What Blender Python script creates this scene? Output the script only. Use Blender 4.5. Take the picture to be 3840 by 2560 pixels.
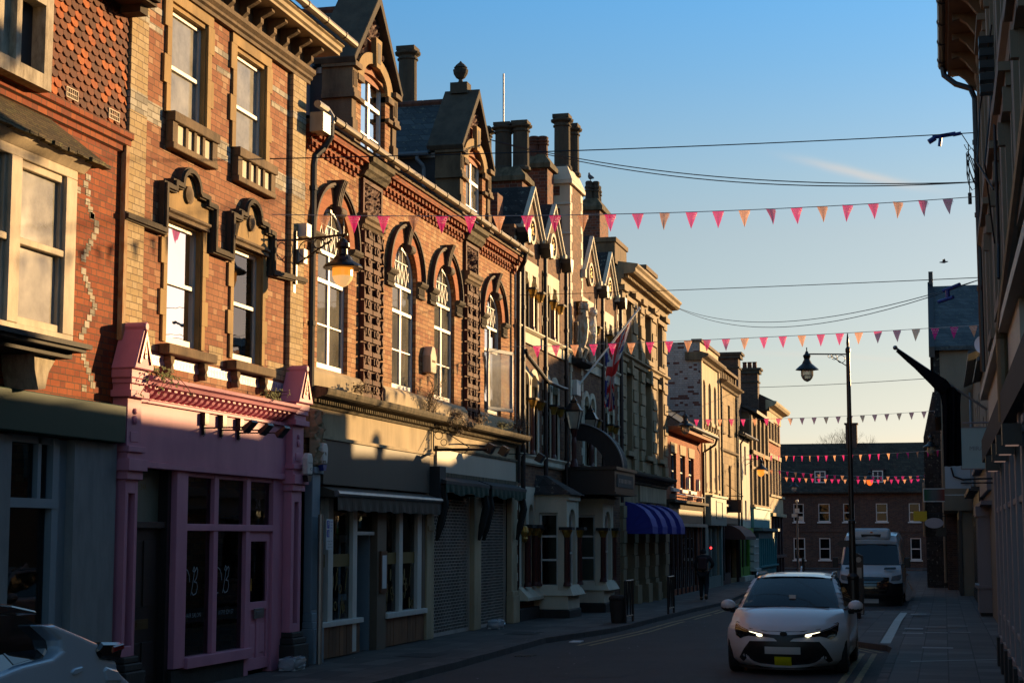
import bpy, bmesh, math, random
from mathutils import Vector, Matrix
from mathutils.geometry import delaunay_2d_cdt
random.seed(7)
R = math.radians
PI = math.pi
sc = bpy.context.scene
for o in list(bpy.data.objects):
    bpy.data.objects.remove(o)
C = sc.collection
# ------------------------------------------------------------ camera, sky, sun, exposure
FPX, PITCH, YAW, EYE = 6367.35, R(6.5403), R(14.1854), 2.0
cd = bpy.data.cameras.new('camera')
cam = bpy.data.objects.new('camera', cd)
C.objects.link(cam)
cd.sensor_width = 36.0
cd.lens = FPX / 3840 * 36
cd.clip_end = 3000
cam.location = (0, 0, EYE)
cam.rotation_euler = (PI / 2 + PITCH, 0, YAW)
sc.camera = cam
# ------------------------------------------------------------ measuring: photo pixel -> point on a real plane
_ps, _pc, _ys, _yc = math.sin(PITCH), math.cos(PITCH), math.sin(YAW), math.cos(YAW)
def ray(px, py):
    x, y = (px - 1920) / FPX, -(py - 1280) / FPX
    return (_yc * x + _ys * _ps * y - _ys * _pc, _ys * x - _yc * _ps * y + _yc * _pc, _pc * y + _ps)
def onX(px, py, X):
    r = ray(px, py); t = X / r[0]
    return Vector((X, r[1] * t, EYE + r[2] * t))
def onY(px, py, Y):
    r = ray(px, py); t = Y / r[1]
    return Vector((r[0] * t, Y, EYE + r[2] * t))
def gz(y):
    return 0.0 if y < 40 else (-0.2 if y > 55 else -0.2 * (y - 40) / 15)
SUN = Vector((1.0, 1.45, 0.297)).normalized()
w = bpy.data.worlds.new('World')
sc.world = w
w.use_nodes = True
nt = w.node_tree
sky = nt.nodes.new('ShaderNodeTexSky')
sky.sky_type = 'NISHITA'
sky.sun_disc = False
sky.sun_elevation = math.asin(SUN.z)
sky.sun_rotation = math.atan2(SUN.x, SUN.y)
sky.altitude = 100
sky.air_density = 1.0
sky.dust_density = 0.3
sky.ozone_density = 5.0
tc = nt.nodes.new('ShaderNodeTexCoord'); sep = nt.nodes.new('ShaderNodeSeparateXYZ'); nt.links.new(tc.outputs['Generated'], sep.inputs[0])
rp = nt.nodes.new('ShaderNodeValToRGB'); nt.links.new(sep.outputs[2], rp.inputs[0])     # tint laid on the sky by height; upper stops raised to brighten shade
for i, (p_, c_) in enumerate(((0.0, (.84, .50, .37)), (.06, (.86, .53, .40)), (.085, (.93, .53, .36)), (.175, (1.06, .585, .37)), (.205, (1.0, .62, .41)), (.27, (.72, .655, .53)), (.31, (.60, .68, .60)), (.42, (.82, .76, .60)), (.7, (.88, .76, .58)))):
    e = rp.color_ramp.elements[i] if i < 2 else rp.color_ramp.elements.new(p_)
    e.position = p_; e.color = c_ + (1,)
mx = nt.nodes.new('ShaderNodeMix'); mx.data_type = 'RGBA'; mx.blend_type = 'MULTIPLY'; mx.inputs[0].default_value = 1
nt.links.new(sky.outputs[0], mx.inputs[6]); nt.links.new(rp.outputs[0], mx.inputs[7])
def wnode(op, a, b=None):
    x = nt.nodes.new('ShaderNodeMath'); x.operation = op
    for i, q in enumerate((a, b)):
        if q is None: continue
        if isinstance(q, (int, float)): x.inputs[i].default_value = q
        else: nt.links.new(q, x.inputs[i])
    return x.outputs[0]
def wdot(v):
    x = nt.nodes.new('ShaderNodeVectorMath'); x.operation = 'DOT_PRODUCT'; nt.links.new(tc.outputs['Generated'], x.inputs[0]); x.inputs[1].default_value = tuple(v); return x.outputs['Value']
cloud = 0.0                                         # thin wisps of cloud: streaks along great circles of the sky
wn_ = nt.nodes.new('ShaderNodeTexNoise'); nt.links.new(tc.outputs['Generated'], wn_.inputs['Vector']); wn_.inputs['Scale'].default_value = 14; wn_.inputs['Detail'].default_value = 6
for A_, B_, wd, amt in ((ray(3480, 706), ray(2990, 600), .0026, .42), (ray(2740, 1318), ray(3500, 1350), .0018, .14), (ray(3120, 1520), ray(3300, 1600), .0010, .10)):
    A_, B_ = Vector(A_).normalized(), Vector(B_).normalized(); n_ = A_.cross(B_).normalized(); m_ = ((A_ + B_) / 2).normalized(); al = (B_ - A_).normalized(); hl = (B_ - A_).length / 2
    d2 = wnode('MULTIPLY', wnode('POWER', wnode('MULTIPLY', wnode('ADD', wdot(n_), wnode('MULTIPLY', wnode('SUBTRACT', wn_.outputs[0], .5), wd * 2.5)), 1 / wd), 2.0), -1.0)
    t2 = wnode('MULTIPLY', wnode('POWER', wnode('MULTIPLY', wnode('ABSOLUTE', wnode('SUBTRACT', wdot(al), m_.dot(al))), 1 / hl), 2.5), -1.2)
    cloud = wnode('ADD', wnode('MULTIPLY', wnode('EXPONENT', wnode('ADD', d2, t2)), amt), cloud)
mc = nt.nodes.new('ShaderNodeMix'); mc.data_type = 'RGBA'; nt.links.new(cloud, mc.inputs[0]); nt.links.new(mx.outputs[2], mc.inputs[6]); mc.inputs[7].default_value = (2.6, 2.1, 1.7, 1)
nt.links.new(mc.outputs[2], nt.nodes['Background'].inputs[0])
nt.nodes['Background'].inputs[1].default_value = 0.15
sd = bpy.data.lights.new('sun', 'SUN')
sun = bpy.data.objects.new('sun', sd)
C.objects.link(sun)
sd.energy = 4.1
sd.angle = R(0.55)
sd.color = (1.0, 0.63, 0.28)
sun.rotation_euler = SUN.to_track_quat('Z', 'Y').to_euler()
sun.location = (20, 30, 30)
sc.view_settings.view_transform = 'Standard'
sc.view_settings.look = 'None'
sc.view_settings.exposure = 1.2
sc.view_settings.gamma = 1.0
sc.cycles.use_denoising = True
sc.cycles.max_bounces = 6
sc.cycles.diffuse_bounces = 3
sc.cycles.glossy_bounces = 3
sc.cycles.transparent_max_bounces = 12
sc.cycles.caustics_reflective = False
sc.cycles.caustics_refractive = False

# ------------------------------------------------------------ materials
MATS = {}
class N:
    def __init__(s, name):
        s.m = bpy.data.materials.new(name); s.m.use_nodes = True
        s.t = s.m.node_tree; s.b = s.t.nodes['Principled BSDF']
        MATS[name] = s.m
    def n(s, typ, **k):
        x = s.t.nodes.new(typ)
        for a, b in k.items():
            if a.startswith('i_'):
                q = a[2:]; x.inputs[int(q) if q.isdigit() else q].default_value = b
            else: setattr(x, a, b)
        return x
    def l(s, a, b): s.t.links.new(a, b)
    def math(s, op, a, b=None, c=None):
        x = s.n('ShaderNodeMath', operation=op)
        for i, q in enumerate((a, b, c)):
            if q is None: continue
            if isinstance(q, (int, float)): x.inputs[i].default_value = q
            else: s.l(q, x.inputs[i])
        return x.outputs[0]
    def mix(s, f, a, b, bt='MIX'):
        x = s.n('ShaderNodeMix', data_type='RGBA', blend_type=bt)
        for i, q in ((0, f), (6, a), (7, b)):
            if isinstance(q, (int, float)): x.inputs[i].default_value = q
            elif isinstance(q, tuple): x.inputs[i].default_value = q if len(q) == 4 else q + (1,)
            else: s.l(q, x.inputs[i])
        return x.outputs[2]
    def ramp(s, f, stops, const=False):
        x = s.n('ShaderNodeValToRGB'); e = x.color_ramp.elements
        if const: x.color_ramp.interpolation = 'CONSTANT'
        while len(e) < len(stops): e.new(0.5)
        for i, (p, c) in enumerate(stops):
            e[i].position = p; e[i].color = (c + (1,)) if len(c) == 3 else c
        s.l(f, x.inputs[0]); return x.outputs[0]
    def noise(s, scale, detail=5, rough=0.6, vec=None):
        x = s.n('ShaderNodeTexNoise'); x.inputs['Scale'].default_value = scale
        x.inputs['Detail'].default_value = detail; x.inputs['Roughness'].default_value = rough
        s.l(vec if vec else s.pos(), x.inputs['Vector']); return x.outputs[0]
    def pos(s):
        if not hasattr(s, '_p'): s._p = s.n('ShaderNodeNewGeometry').outputs['Position']
        return s._p
    def bump(s, h, dist, strength=1.0):
        x = s.n('ShaderNodeBump'); x.inputs['Distance'].default_value = dist; x.inputs['Strength'].default_value = strength
        s.l(h, x.inputs['Height']); s.l(x.outputs[0], s.b.inputs['Normal'])
    def setc(s, c): s.l(c, s.b.inputs['Base Color'])
def sc3(c, k): return tuple(min(1, x * k) for x in c)

def mat(name, col, rough=0.7, var=0.25, scale=3.0, bump=0.0, bscale=30, metal=0.0, spec=0.5, rnd=0.0, col2=None, coat=0.0, emit=None, es=0):
    """painted / plain surface with worn patches; rnd = extra variation per face group"""
    g = N(name); b = g.b
    b.inputs['Roughness'].default_value = rough; b.inputs['Metallic'].default_value = metal
    b.inputs['Specular IOR Level'].default_value = spec; b.inputs['Coat Weight'].default_value = coat
    if emit:
        b.inputs['Emission Color'].default_value = emit + (1,); b.inputs['Emission Strength'].default_value = es
    c2 = col2 or sc3(col, 1 - var)
    st = g.n('ShaderNodeMapping'); st.inputs['Scale'].default_value = (1, 1, .32); g.l(g.pos(), st.inputs[0])
    n1 = g.noise(scale, 6, 0.65, st.outputs[0])
    f = g.ramp(n1, [(0.38, (0, 0, 0)), (0.66, (1, 1, 1))])
    c = g.mix(f, col, c2)
    if rnd:
        a = g.n('ShaderNodeAttribute', attribute_name='rnd').outputs['Fac']
        c = g.mix(g.math('MULTIPLY', a, rnd), c, sc3(col, 0.35))
    g.setc(c)
    if bump: g.bump(g.noise(bscale, 4, 0.7), bump)
    return g.m

def brick(name, stops, bw=0.215, bh=0.075, mort=(0.10, 0.075, 0.055), mw=0.010, bump=0.004, flem=True, rough=0.85, stain=0.35, vs=1.0, edge=0.0, lichen=None):
    """courses of units; a ramp with constant steps gives every unit a colour of its own"""
    g = N(name); g.b.inputs['Roughness'].default_value = rough; g.b.inputs['Specular IOR Level'].default_value = 0.3
    s = g.n('ShaderNodeSeparateXYZ'); g.l(g.pos(), s.inputs[0])
    u = g.math('ADD', g.math('ADD', s.outputs[0], s.outputs[1]), 50.0); v = g.math('MULTIPLY', g.math('ADD', s.outputs[2], 5.0), vs / bh)
    row = g.math('FLOOR', v); fv = g.math('FRACT', v)
    P = bw * 1.5 if flem else bw
    uu = g.math('ADD', g.math('MULTIPLY', u, 1 / P), g.math('MULTIPLY', row, 0.5))
    col = g.math('FLOOR', uu); t = g.math('FRACT', uu)
    m1 = g.math('LESS_THAN', t, mw / P)
    if flem:
        hd = g.math('GREATER_THAN', t, 0.667)
        col = g.math('ADD', g.math('MULTIPLY', col, 2.0), hd)
        m2 = g.math('LESS_THAN', g.math('ABSOLUTE', g.math('SUBTRACT', t, 0.667)), mw / P / 2)
        m1 = g.math('MAXIMUM', m1, m2)
    mm = g.math('MAXIMUM', m1, g.math('LESS_THAN', fv, mw / bh))
    cv = g.n('ShaderNodeCombineXYZ'); g.l(col, cv.inputs[0]); g.l(row, cv.inputs[1])
    wn = g.n('ShaderNodeTexWhiteNoise', noise_dimensions='2D'); g.l(cv.outputs[0], wn.inputs['Vector'])
    c = g.ramp(wn.outputs[0], stops, True)
    fine = g.noise(26, 4, 0.7)
    c = g.mix(g.math('MULTIPLY', g.ramp(fine, [(0.35, (0, 0, 0)), (0.7, (1, 1, 1))]), 0.35), c, g.mix(1.0, c, (0.45, 0.38, 0.33), 'MULTIPLY'))
    big = g.ramp(g.noise(0.7, 5, 0.7), [(0.42, (0, 0, 0)), (0.72, (1, 1, 1))])
    c = g.mix(g.math('MULTIPLY', big, stain), c, g.mix(1.0, c, (0.42, 0.36, 0.32), 'MULTIPLY'))
    st = g.n('ShaderNodeMapping'); st.inputs['Scale'].default_value = (1, 1, .10); g.l(g.pos(), st.inputs[0])
    c = g.mix(g.math('MULTIPLY', g.ramp(g.noise(2.6, 5, 0.7, st.outputs[0]), [(0.5, (0, 0, 0)), (0.72, (1, 1, 1))]), stain * .9), c, g.mix(1.0, c, (.40, .36, .33), 'MULTIPLY'))
    if lichen:
        c = g.mix(g.ramp(g.noise(9, 3, 0.6), [(0.60, (0, 0, 0)), (0.66, (1, 1, 1))]), c, lichen)
    c = g.mix(mm, c, mort); g.setc(c)
    h = g.math('ADD', g.math('MULTIPLY', g.math('SUBTRACT', 1.0, mm), 1.0), g.math('MULTIPLY', fine, 0.5))
    if edge: h = g.math('ADD', h, g.math('MULTIPLY', fv, -edge))
    h = g.math('ADD', h, g.math('MULTIPLY', wn.outputs[0], 0.35))
    g.bump(h, bump)
    return g.m

def glass(name, tint=(0.75, 0.8, 0.8), rough=0.015, wav=0.0, body=None, f0=1.5):
    """thin pane: see-through straight on, mirror-like at a slant; body = milky layer (condensation, dirt)"""
    g = N(name); out = g.t.nodes['Material Output']
    tr = g.n('ShaderNodeBsdfTransparent'); tr.inputs[0].default_value = tint + (1,)
    gl = g.n('ShaderNodeBsdfGlossy'); gl.inputs['Roughness'].default_value = rough
    fr = g.n('ShaderNodeFresnel'); fr.inputs[0].default_value = f0
    base = tr.outputs[0]
    if body:
        df = g.n('ShaderNodeBsdfDiffuse'); df.inputs[0].default_value = body[0] + (1,)
        mx = g.n('ShaderNodeMixShader')
        g.l(g.math('MULTIPLY', g.ramp(g.noise(1.3, 5, 0.7), [(0.3, (0.35,) * 3), (0.7, (1, 1, 1))]), body[1]), mx.inputs[0])
        g.l(tr.outputs[0], mx.inputs[1]); g.l(df.outputs[0], mx.inputs[2]); base = mx.outputs[0]
    m2 = g.n('ShaderNodeMixShader'); g.l(fr.outputs[0], m2.inputs[0]); g.l(base, m2.inputs[1]); g.l(gl.outputs[0], m2.inputs[2])
    if wav:
        bp = g.n('ShaderNodeBump'); bp.inputs['Distance'].default_value = wav
        g.l(g.noise(1.6, 2, 0.5), bp.inputs['Height']); g.l(bp.outputs[0], gl.inputs['Normal'])
    g.l(m2.outputs[0], out.inputs[0]); return g.m

# ------------------------------------------------------------ mesh building
APART = {'shopfront_pier': 'shop_pier', 'stone_pilasters': 'stone_pilaster', 'stone_pier': 'stone_post', 'air_brick': 'air_vent', 'cream_band': 'cream_strip', 'pilasters': 'pilaster', 'junction_boxes': 'junction_box', 'shop_mullion': 'mullion', 'roof_rail': 'rail', 'side_glass': 'side_window', 'lamp_glass': 'lamp_face', 'window_vinyl': 'vinyl'}
L = lambda u, z, o: (-9.4 + o, u, z)               # left-hand house fronts: u along the street, o out from the wall
RT = lambda u, z, o: (0.8 - o, u, z)               # right-hand house fronts
EB = lambda u, z, o: (u, 118.0 - o, z)             # house closing the street
ID = lambda x, y, z: (x, y, z)
class MB:
    def __init__(s, T=ID): s.v = []; s.f = []; s.T = T; s.r = []; s.cr = 0.0
    def p(s, a, b, c): s.v.append(s.T(a, b, c)); return len(s.v) - 1
    def face(s, *i): s.f.append(i); s.r.append(s.cr)
    def quad(s, *ps): s.face(*[s.p(*q) for q in ps])
    def box(s, a0, a1, b0, b1, c0, c1):
        i = [s.p(a, b, c) for a in (a0, a1) for b in (b0, b1) for c in (c0, c1)]
        for q in ((0, 1, 3, 2), (4, 6, 7, 5), (0, 4, 5, 1), (2, 3, 7, 6), (0, 2, 6, 4), (1, 5, 7, 3)): s.face(*[i[k] for k in q])
        return s
    def bx(s, *l):
        for q in l: s.box(*q)
        return s
    def extr(s, pts, off):
        """polygon (list of 3-tuples in builder space) pushed along off"""
        n = len(pts)
        a = [s.p(*q) for q in pts]; b = [s.p(q[0] + off[0], q[1] + off[1], q[2] + off[2]) for q in pts]
        s.face(*a); s.face(*reversed(b))
        for k in range(n): s.face(a[k], a[(k + 1) % n], b[(k + 1) % n], b[k])
        return s
    def poly(s, uz, o0, o1): return s.extr([(u, z, o0) for u, z in uz], (0, 0, o1 - o0))
    def moulding(s, u0, u1, prof):
        """profile [(o, z)...] run along u"""
        return s.extr([(u0, z, o) for o, z in prof], (u1 - u0, 0, 0))
    def ribbon(s, path, hw, o0, o1, closed=False):
        """flat band of half width hw following path (u, z), mitred"""
        n = len(path); A = []; B = []
        for k in range(n):
            p = Vector(path[k]); q0 = Vector(path[(k - 1) % n] if (k or closed) else path[k]); q1 = Vector(path[(k + 1) % n] if (k < n - 1 or closed) else path[k])
            d0 = (p - q0); d1 = (q1 - p)
            if d0.length == 0: d0 = d1
            if d1.length == 0: d1 = d0
            n0 = Vector((-d0.y, d0.x)).normalized(); n1 = Vector((-d1.y, d1.x)).normalized()
            m = (n0 + n1); m = m.normalized() if m.length > 1e-6 else n0
            k2 = hw / max(0.35, m.dot(n0)); A.append(p + m * k2); B.append(p - m * k2)
        i = [[s.p(q.x, q.y, o) for q in S] for S in (A, B) for o in (o0, o1)]
        for k in range(n if closed else n - 1):
            j = (k + 1) % n
            s.face(i[0][k], i[0][j], i[1][j], i[1][k]); s.face(i[2][k], i[3][k], i[3][j], i[2][j])
            s.face(i[1][k], i[1][j], i[3][j], i[3][k]); s.face(i[0][k], i[2][k], i[2][j], i[0][j])
        if not closed:
            for k in (0, n - 1): s.face(i[0][k], i[1][k], i[3][k], i[2][k])
        return s
    def arch(s, uc, zc, r0, r1, o0, o1, a0=0.0, a1=PI, n=20, sy=1.0):
        q = [[s.p(uc + r * math.cos(a0 + (a1 - a0) * k / n), zc + r * sy * math.sin(a0 + (a1 - a0) * k / n), o) for k in range(n + 1)] for r in (r0, r1) for o in (o0, o1)]
        for k in range(n):
            for a, b in ((0, 1), (1, 3), (3, 2), (2, 0)): s.face(q[a][k], q[a][k + 1], q[b][k + 1], q[b][k])
        for k in (0, n): s.face(q[0][k], q[1][k], q[3][k], q[2][k])
        return s
    def tube(s, pts, r, n=8, cap=True):
        P = [Vector(s.T(*q)) for q in pts]; T0 = s.T; s.T = ID; rings = []
        rr = r if isinstance(r, (list, tuple)) else [r] * len(P)
        ref = None
        for k, p in enumerate(P):
            d = (P[min(k + 1, len(P) - 1)] - P[max(k - 1, 0)]).normalized()
            if ref is None: ref = Vector((0, 0, 1)) if abs(d.z) < 0.9 else Vector((1, 0, 0))
            a = d.cross(ref)
            if a.length < 1e-4: a = d.cross(Vector((0, 1, 0.3)))
            a.normalize(); b = a.cross(d).normalized(); ref = b
            rings.append([s.p(*(p + (a * math.cos(2 * PI * j / n) + b * math.sin(2 * PI * j / n)) * rr[k])) for j in range(n)])
        for k in range(len(rings) - 1):
            for j in range(n): s.face(rings[k][j], rings[k][(j + 1) % n], rings[k + 1][(j + 1) % n], rings[k + 1][j])
        if cap: s.face(*reversed(rings[0])); s.face(*rings[-1])
        s.T = T0; return s
    def lathe(s, prof, c, n=16, sx=1.0, sy=1.0, a0=0.0, ax='z'):
        """prof [(r, h)] turned round the upright through c (world)"""
        T0 = s.T; s.T = ID; c = Vector(c); rings = []
        for r, h in prof:
            q = []
            for j in range(n):
                a = a0 + 2 * PI * j / n; x, y = r * sx * math.cos(a), r * sy * math.sin(a)
                q.append(s.p(*(c + (Vector((x, y, h)) if ax == 'z' else Vector((x, h, y)) if ax == 'y' else Vector((h, x, y))))))
            rings.append(q)
        for k in range(len(rings) - 1):
            for j in range(n): s.face(rings[k][j], rings[k][(j + 1) % n], rings[k + 1][(j + 1) % n], rings[k + 1][j])
        s.face(*reversed(rings[0])); s.face(*rings[-1]); s.T = T0; return s
    def ball(s, c, r, n=12):
        r = r if isinstance(r, tuple) else (r,) * 3; m = n // 2
        return s.lathe([(max(1e-3, math.sin(PI * k / m)) * r[0], -math.cos(PI * k / m) * r[2]) for k in range(m + 1)], c, n, 1, r[1] / r[0])
    def wall(s, u0, u1, z0, z1, ops, d=0.12, depth=None, o=0.0, top=True):
        """sheet at o with openings (a, b, z0, z1[, rise[, kind]]); reveals d deep; depth closes the sides, back and top"""
        full = [(q[0], q[1], q[2], q[3] + (q[4] if len(q) > 4 else 0)) for q in ops]
        us = sorted({u0, u1} | {x for q in full for x in q[:2] if u0 < x < u1}); zs = sorted({z0, z1} | {x for q in full for x in q[2:] if z0 < x < z1})
        for i in range(len(us) - 1):
            for j in range(len(zs) - 1):
                cu, cz = (us[i] + us[i + 1]) / 2, (zs[j] + zs[j + 1]) / 2
                if any(q[0] < cu < q[1] and q[2] < cz < q[3] for q in full): continue
                s.quad((us[i], zs[j], o), (us[i + 1], zs[j], o), (us[i + 1], zs[j + 1], o), (us[i], zs[j + 1], o))
        for q in ops:
            a, b, c, e = q[:4]; rise = q[4] if len(q) > 4 else 0
            s.quad((a, c, o), (a, e, o), (a, e, o - d), (a, c, o - d)); s.quad((b, c, o), (b, c, o - d), (b, e, o - d), (b, e, o))
            s.quad((a, c, o), (a, c, o - d), (b, c, o - d), (b, c, o))
            pts = curve(a, b, e, rise, q[5] if len(q) > 5 else 'round')
            for k in range(len(pts) - 1):
                p, r = pts[k], pts[k + 1]
                s.quad((p[0], p[1], o), (r[0], r[1], o), (r[0], r[1], o - d), (p[0], p[1], o - d))
                if rise: s.quad((p[0], p[1], o), (p[0], e + rise, o), (r[0], e + rise, o), (r[0], r[1], o))
        if depth:
            for u in (u0, u1): s.quad((u, z0, o), (u, z1, o), (u, z1, o - depth), (u, z0, o - depth))
            s.quad((u0, z0, o - depth), (u0, z1, o - depth), (u1, z1, o - depth), (u1, z0, o - depth))
            if top: s.quad((u0, z1, o), (u1, z1, o), (u1, z1, o - depth), (u0, z1, o - depth))
        return s
    def pieces(s, gap=.012):
        """the builder's separate pieces (faces that share points, or whose boxes touch) as builders of their own"""
        up = list(range(len(s.v)))
        def root(i):
            while up[i] != i: up[i] = up[up[i]]; i = up[i]
            return i
        for f in s.f:
            for i in f[1:]: up[root(i)] = root(f[0])
        bb = {}
        for f in s.f:
            r = root(f[0]); b = bb.setdefault(r, [[1e9] * 3, [-1e9] * 3])
            for i in f:
                for k in range(3): b[0][k] = min(b[0][k], s.v[i][k]); b[1][k] = max(b[1][k], s.v[i][k])
        ks = list(bb)
        for i, a in enumerate(ks):
            for c in ks[i + 1:]:
                if all(bb[a][0][k] <= bb[c][1][k] + gap and bb[c][0][k] <= bb[a][1][k] + gap for k in range(3)): up[root(c)] = root(a)
        out = {}
        for f, x in zip(s.f, s.r):
            q = out.setdefault(root(f[0]), (MB(), {})); ids = []
            for i in f:
                if i not in q[1]: q[1][i] = q[0].p(*s.v[i])
                ids.append(q[1][i])
            q[0].cr = x; q[0].face(*ids)
        return [q[0] for q in out.values()]
    def build(s, name, m, parent=None, smooth=False, bevel=0.0, sub=0, loc=None, seg=1):
        if parent is not None and name in APART:
            o = None
            for q in s.pieces(): o = q.build(APART[name], m, parent, smooth, bevel, sub, loc, seg)
            return o
        me = bpy.data.meshes.new(name)
        if parent is not None: off = wl(parent)
        elif loc is not None: off = Vector(loc)
        else:
            n = max(1, len(s.v)); off = Vector((sum(q[0] for q in s.v) / n, sum(q[1] for q in s.v) / n, min(q[2] for q in s.v)))
        me.from_pydata([tuple(Vector(q) - off) for q in s.v], [], s.f)
        if any(s.r):
            at = me.attributes.new('rnd', 'FLOAT', 'FACE')
            for i, x in enumerate(s.r): at.data[i].value = x
        bm = bmesh.new(); bm.from_mesh(me)
        if smooth or bevel or sub: bmesh.ops.remove_doubles(bm, verts=bm.verts, dist=1e-5)
        bmesh.ops.recalc_face_normals(bm, faces=bm.faces)
        bm.to_mesh(me); bm.free()
        if smooth:
            for q in me.polygons: q.use_smooth = True
        me.materials.append(m if not isinstance(m, str) else MATS[m])
        o = bpy.data.objects.new(name, me); C.objects.link(o)
        if parent is not None: o.parent = parent
        else: o.location = off
        if bevel:
            b = o.modifiers.new('bevel', 'BEVEL'); b.width = bevel; b.segments = seg; b.limit_method = 'ANGLE'; b.angle_limit = R(40)
        if sub:
            b = o.modifiers.new('sub', 'SUBSURF'); b.levels = sub; b.render_levels = sub
        return o
def wl(o):
    v = Vector((0, 0, 0))
    while o is not None: v += o.location; o = o.parent
    return v
def curve(a, b, e, rise, kind='round', n=16):
    if not rise: return [(a, e), (b, e)]
    c, h = (a + b) / 2, (b - a) / 2
    if kind == 'point':   # two-centred
        q = []
        for k in range(n + 1):
            t = k / n * 2 - 1; q.append((c + h * t, e + rise * (1 - abs(t)) ** 0.62))
        return q
    return [(c - h * math.cos(PI * k / n), e + rise * math.sin(PI * k / n)) for k in range(n + 1)]
def thing(name, label, cat, loc=(0, 0, 0), group=None):
    o = bpy.data.objects.new(name, None); C.objects.link(o); o.location = loc; o.empty_display_size = 0.2
    return tag(o, label, cat, group)
def tag(o, label, cat, group=None):
    o['label'] = label; o['category'] = cat
    if group: o['group'] = group
    return o
def struct(o): o['kind'] = 'structure'; return o
def copy_tree(o, parent=None):
    c = o.copy(); C.objects.link(c)
    if parent is not None: c.parent = parent
    for ch in list(o.children): copy_tree(ch, c)
    return c
def text(s, size, m, T, name='lettering', parent=None, ext=0.002, mirror=False, align='CENTER', shear=0.0, sx=1.0):
    """lettering as real mesh; T maps (x, y, depth) of the text plane into the place"""
    cu = bpy.data.curves.new('txt', 'FONT'); cu.body = s; cu.size = size; cu.align_x = align; cu.align_y = 'CENTER'; cu.shear = shear
    cu.resolution_u = 2
    ob = bpy.data.objects.new('txt', cu); C.objects.link(ob)
    me = bpy.data.meshes.new_from_object(ob.evaluated_get(bpy.context.evaluated_depsgraph_get()))
    bpy.data.objects.remove(ob); bpy.data.curves.remove(cu)
    mb = MB(T)
    ids = [mb.p(v.co.x * sx * (-1 if mirror else 1), v.co.y, ext) for v in me.vertices]
    for q in me.polygons: mb.face(*[ids[k] for k in q.vertices])
    bpy.data.meshes.remove(me)
    return mb.build(name, m, parent)

def sash(T, par, a, b, z0, z1, o, m='white_paint', gl='glass', fr=0.06, mid=None, vb=(), hb=(), rise=0, kind='round', blind_or_dark=None, name='window', dp=0.05, sill=None, bars=0.025, label=None):
    """window: frame with rails and bars (part), pane, blind and sill as its sub-parts"""
    f = MB(T); c, h = (a + b) / 2, (b - a) / 2
    f.bx((a, a + fr, z0, z1, o - dp, o), (b - fr, b, z0, z1, o - dp, o), (a + fr, b - fr, z0, z0 + fr * 1.3, o - dp, o))
    if rise:
        pts = curve(a, b, z1, rise, kind)
        for k in range(len(pts) - 1):
            p, q = pts[k], pts[k + 1]; k2 = 1 - fr / h
            pi = (c + (p[0] - c) * k2, z1 + (p[1] - z1) * (1 - fr / max(rise, .01))); qi = (c + (q[0] - c) * k2, z1 + (q[1] - z1) * (1 - fr / max(rise, .01)))
            f.poly([p, q, qi, pi], o - dp, o)
    else: f.box(a + fr, b - fr, z1 - fr, z1, o - dp, o)
    if mid:
        for zz in (mid if isinstance(mid, (list, tuple)) else [mid]): f.box(a + fr, b - fr, zz - fr * .45, zz + fr * .45, o - dp, o + 0.008)
    for x in vb: f.box(x[0] - x[3] / 2, x[0] + x[3] / 2, x[1], x[2], o - dp * .7, o - 0.004)
    for x in hb: f.box(x[0], x[1], x[2] - bars / 2, x[2] + bars / 2, o - dp * .7, o - 0.006)
    fo = f.build(name, m, par)
    if label: fo['label'] = label
    g = MB(T); pts = [(a + .01, z0 + .01), (b - .01, z0 + .01)] + [(c + (p[0] - c) * .985, p[1] - .008) for p in reversed(curve(a, b, z1, rise, kind))]
    g.face(*[g.p(u, z, o - dp * .6) for u, z in pts]); g.build('pane', gl, fo)
    if blind_or_dark:
        k = MB(T); u0, u1, zz0, mm = blind_or_dark; k.box(a + u0 * (b - a), a + u1 * (b - a), zz0, z1 + rise * .5, o - 0.22, o - 0.2); k.build('blind_or_dark', mm, fo)
    if sill:
        k = MB(T); k.box(a - .08, b + .08, z0 - .09, z0 - 0.003, o - .02, sill[1]); k.build('sill', sill[0], fo)
    return fo
# ------------------------------------------------------------ palette
def fmt(l): return [(i / len(l), c) for i, c in enumerate(l)]
brick('orange_brick', fmt([(.34, .072, .016), (.28, .052, .012), (.38, .09, .02), (.31, .064, .015), (.22, .042, .012), (.36, .085, .024)]), mort=(.075, .05, .03))
brick('red_brick', fmt([(.35, .135, .062), (.29, .10, .048), (.38, .16, .078), (.33, .12, .052), (.43, .22, .12), (.26, .085, .04), (.36, .145, .07), (.48, .29, .17), (.32, .115, .052), (.37, .155, .075), (.28, .10, .046), (.34, .13, .062), (.40, .18, .09), (.33, .12, .055)]), bw=.23, bh=.085, mort=(.075, .045, .028), mw=.009, stain=.28)
brick('cream_brick', fmt([(.50, .38, .20), (.46, .34, .17), (.54, .42, .24), (.44, .32, .17), (.50, .39, .23)]), bw=.23, bh=.085, mort=(.12, .09, .06), mw=.009, stain=.25)
brick('pale_band_brick', fmt([(.52, .50, .42), (.42, .40, .33), (.30, .29, .25), (.56, .54, .46), (.48, .44, .34)]), bw=.23, bh=.085, mort=(.10, .09, .07), stain=.4)
brick('amber_brick', fmt([(.44, .215, .085), (.40, .17, .065), (.49, .265, .12), (.43, .20, .08), (.34, .12, .045), (.53, .32, .16), (.41, .175, .068), (.47, .24, .10)]), bw=.23, bh=.08, mort=(.06, .028, .016), mw=.009, stain=.3)
brick('rubbed_arch_brick', fmt([(.44, .13, .04), (.40, .11, .032), (.47, .15, .05)]), bw=.6, bh=.075, mort=(.25, .08, .03), mw=.005, bump=.001, flem=False)
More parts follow.
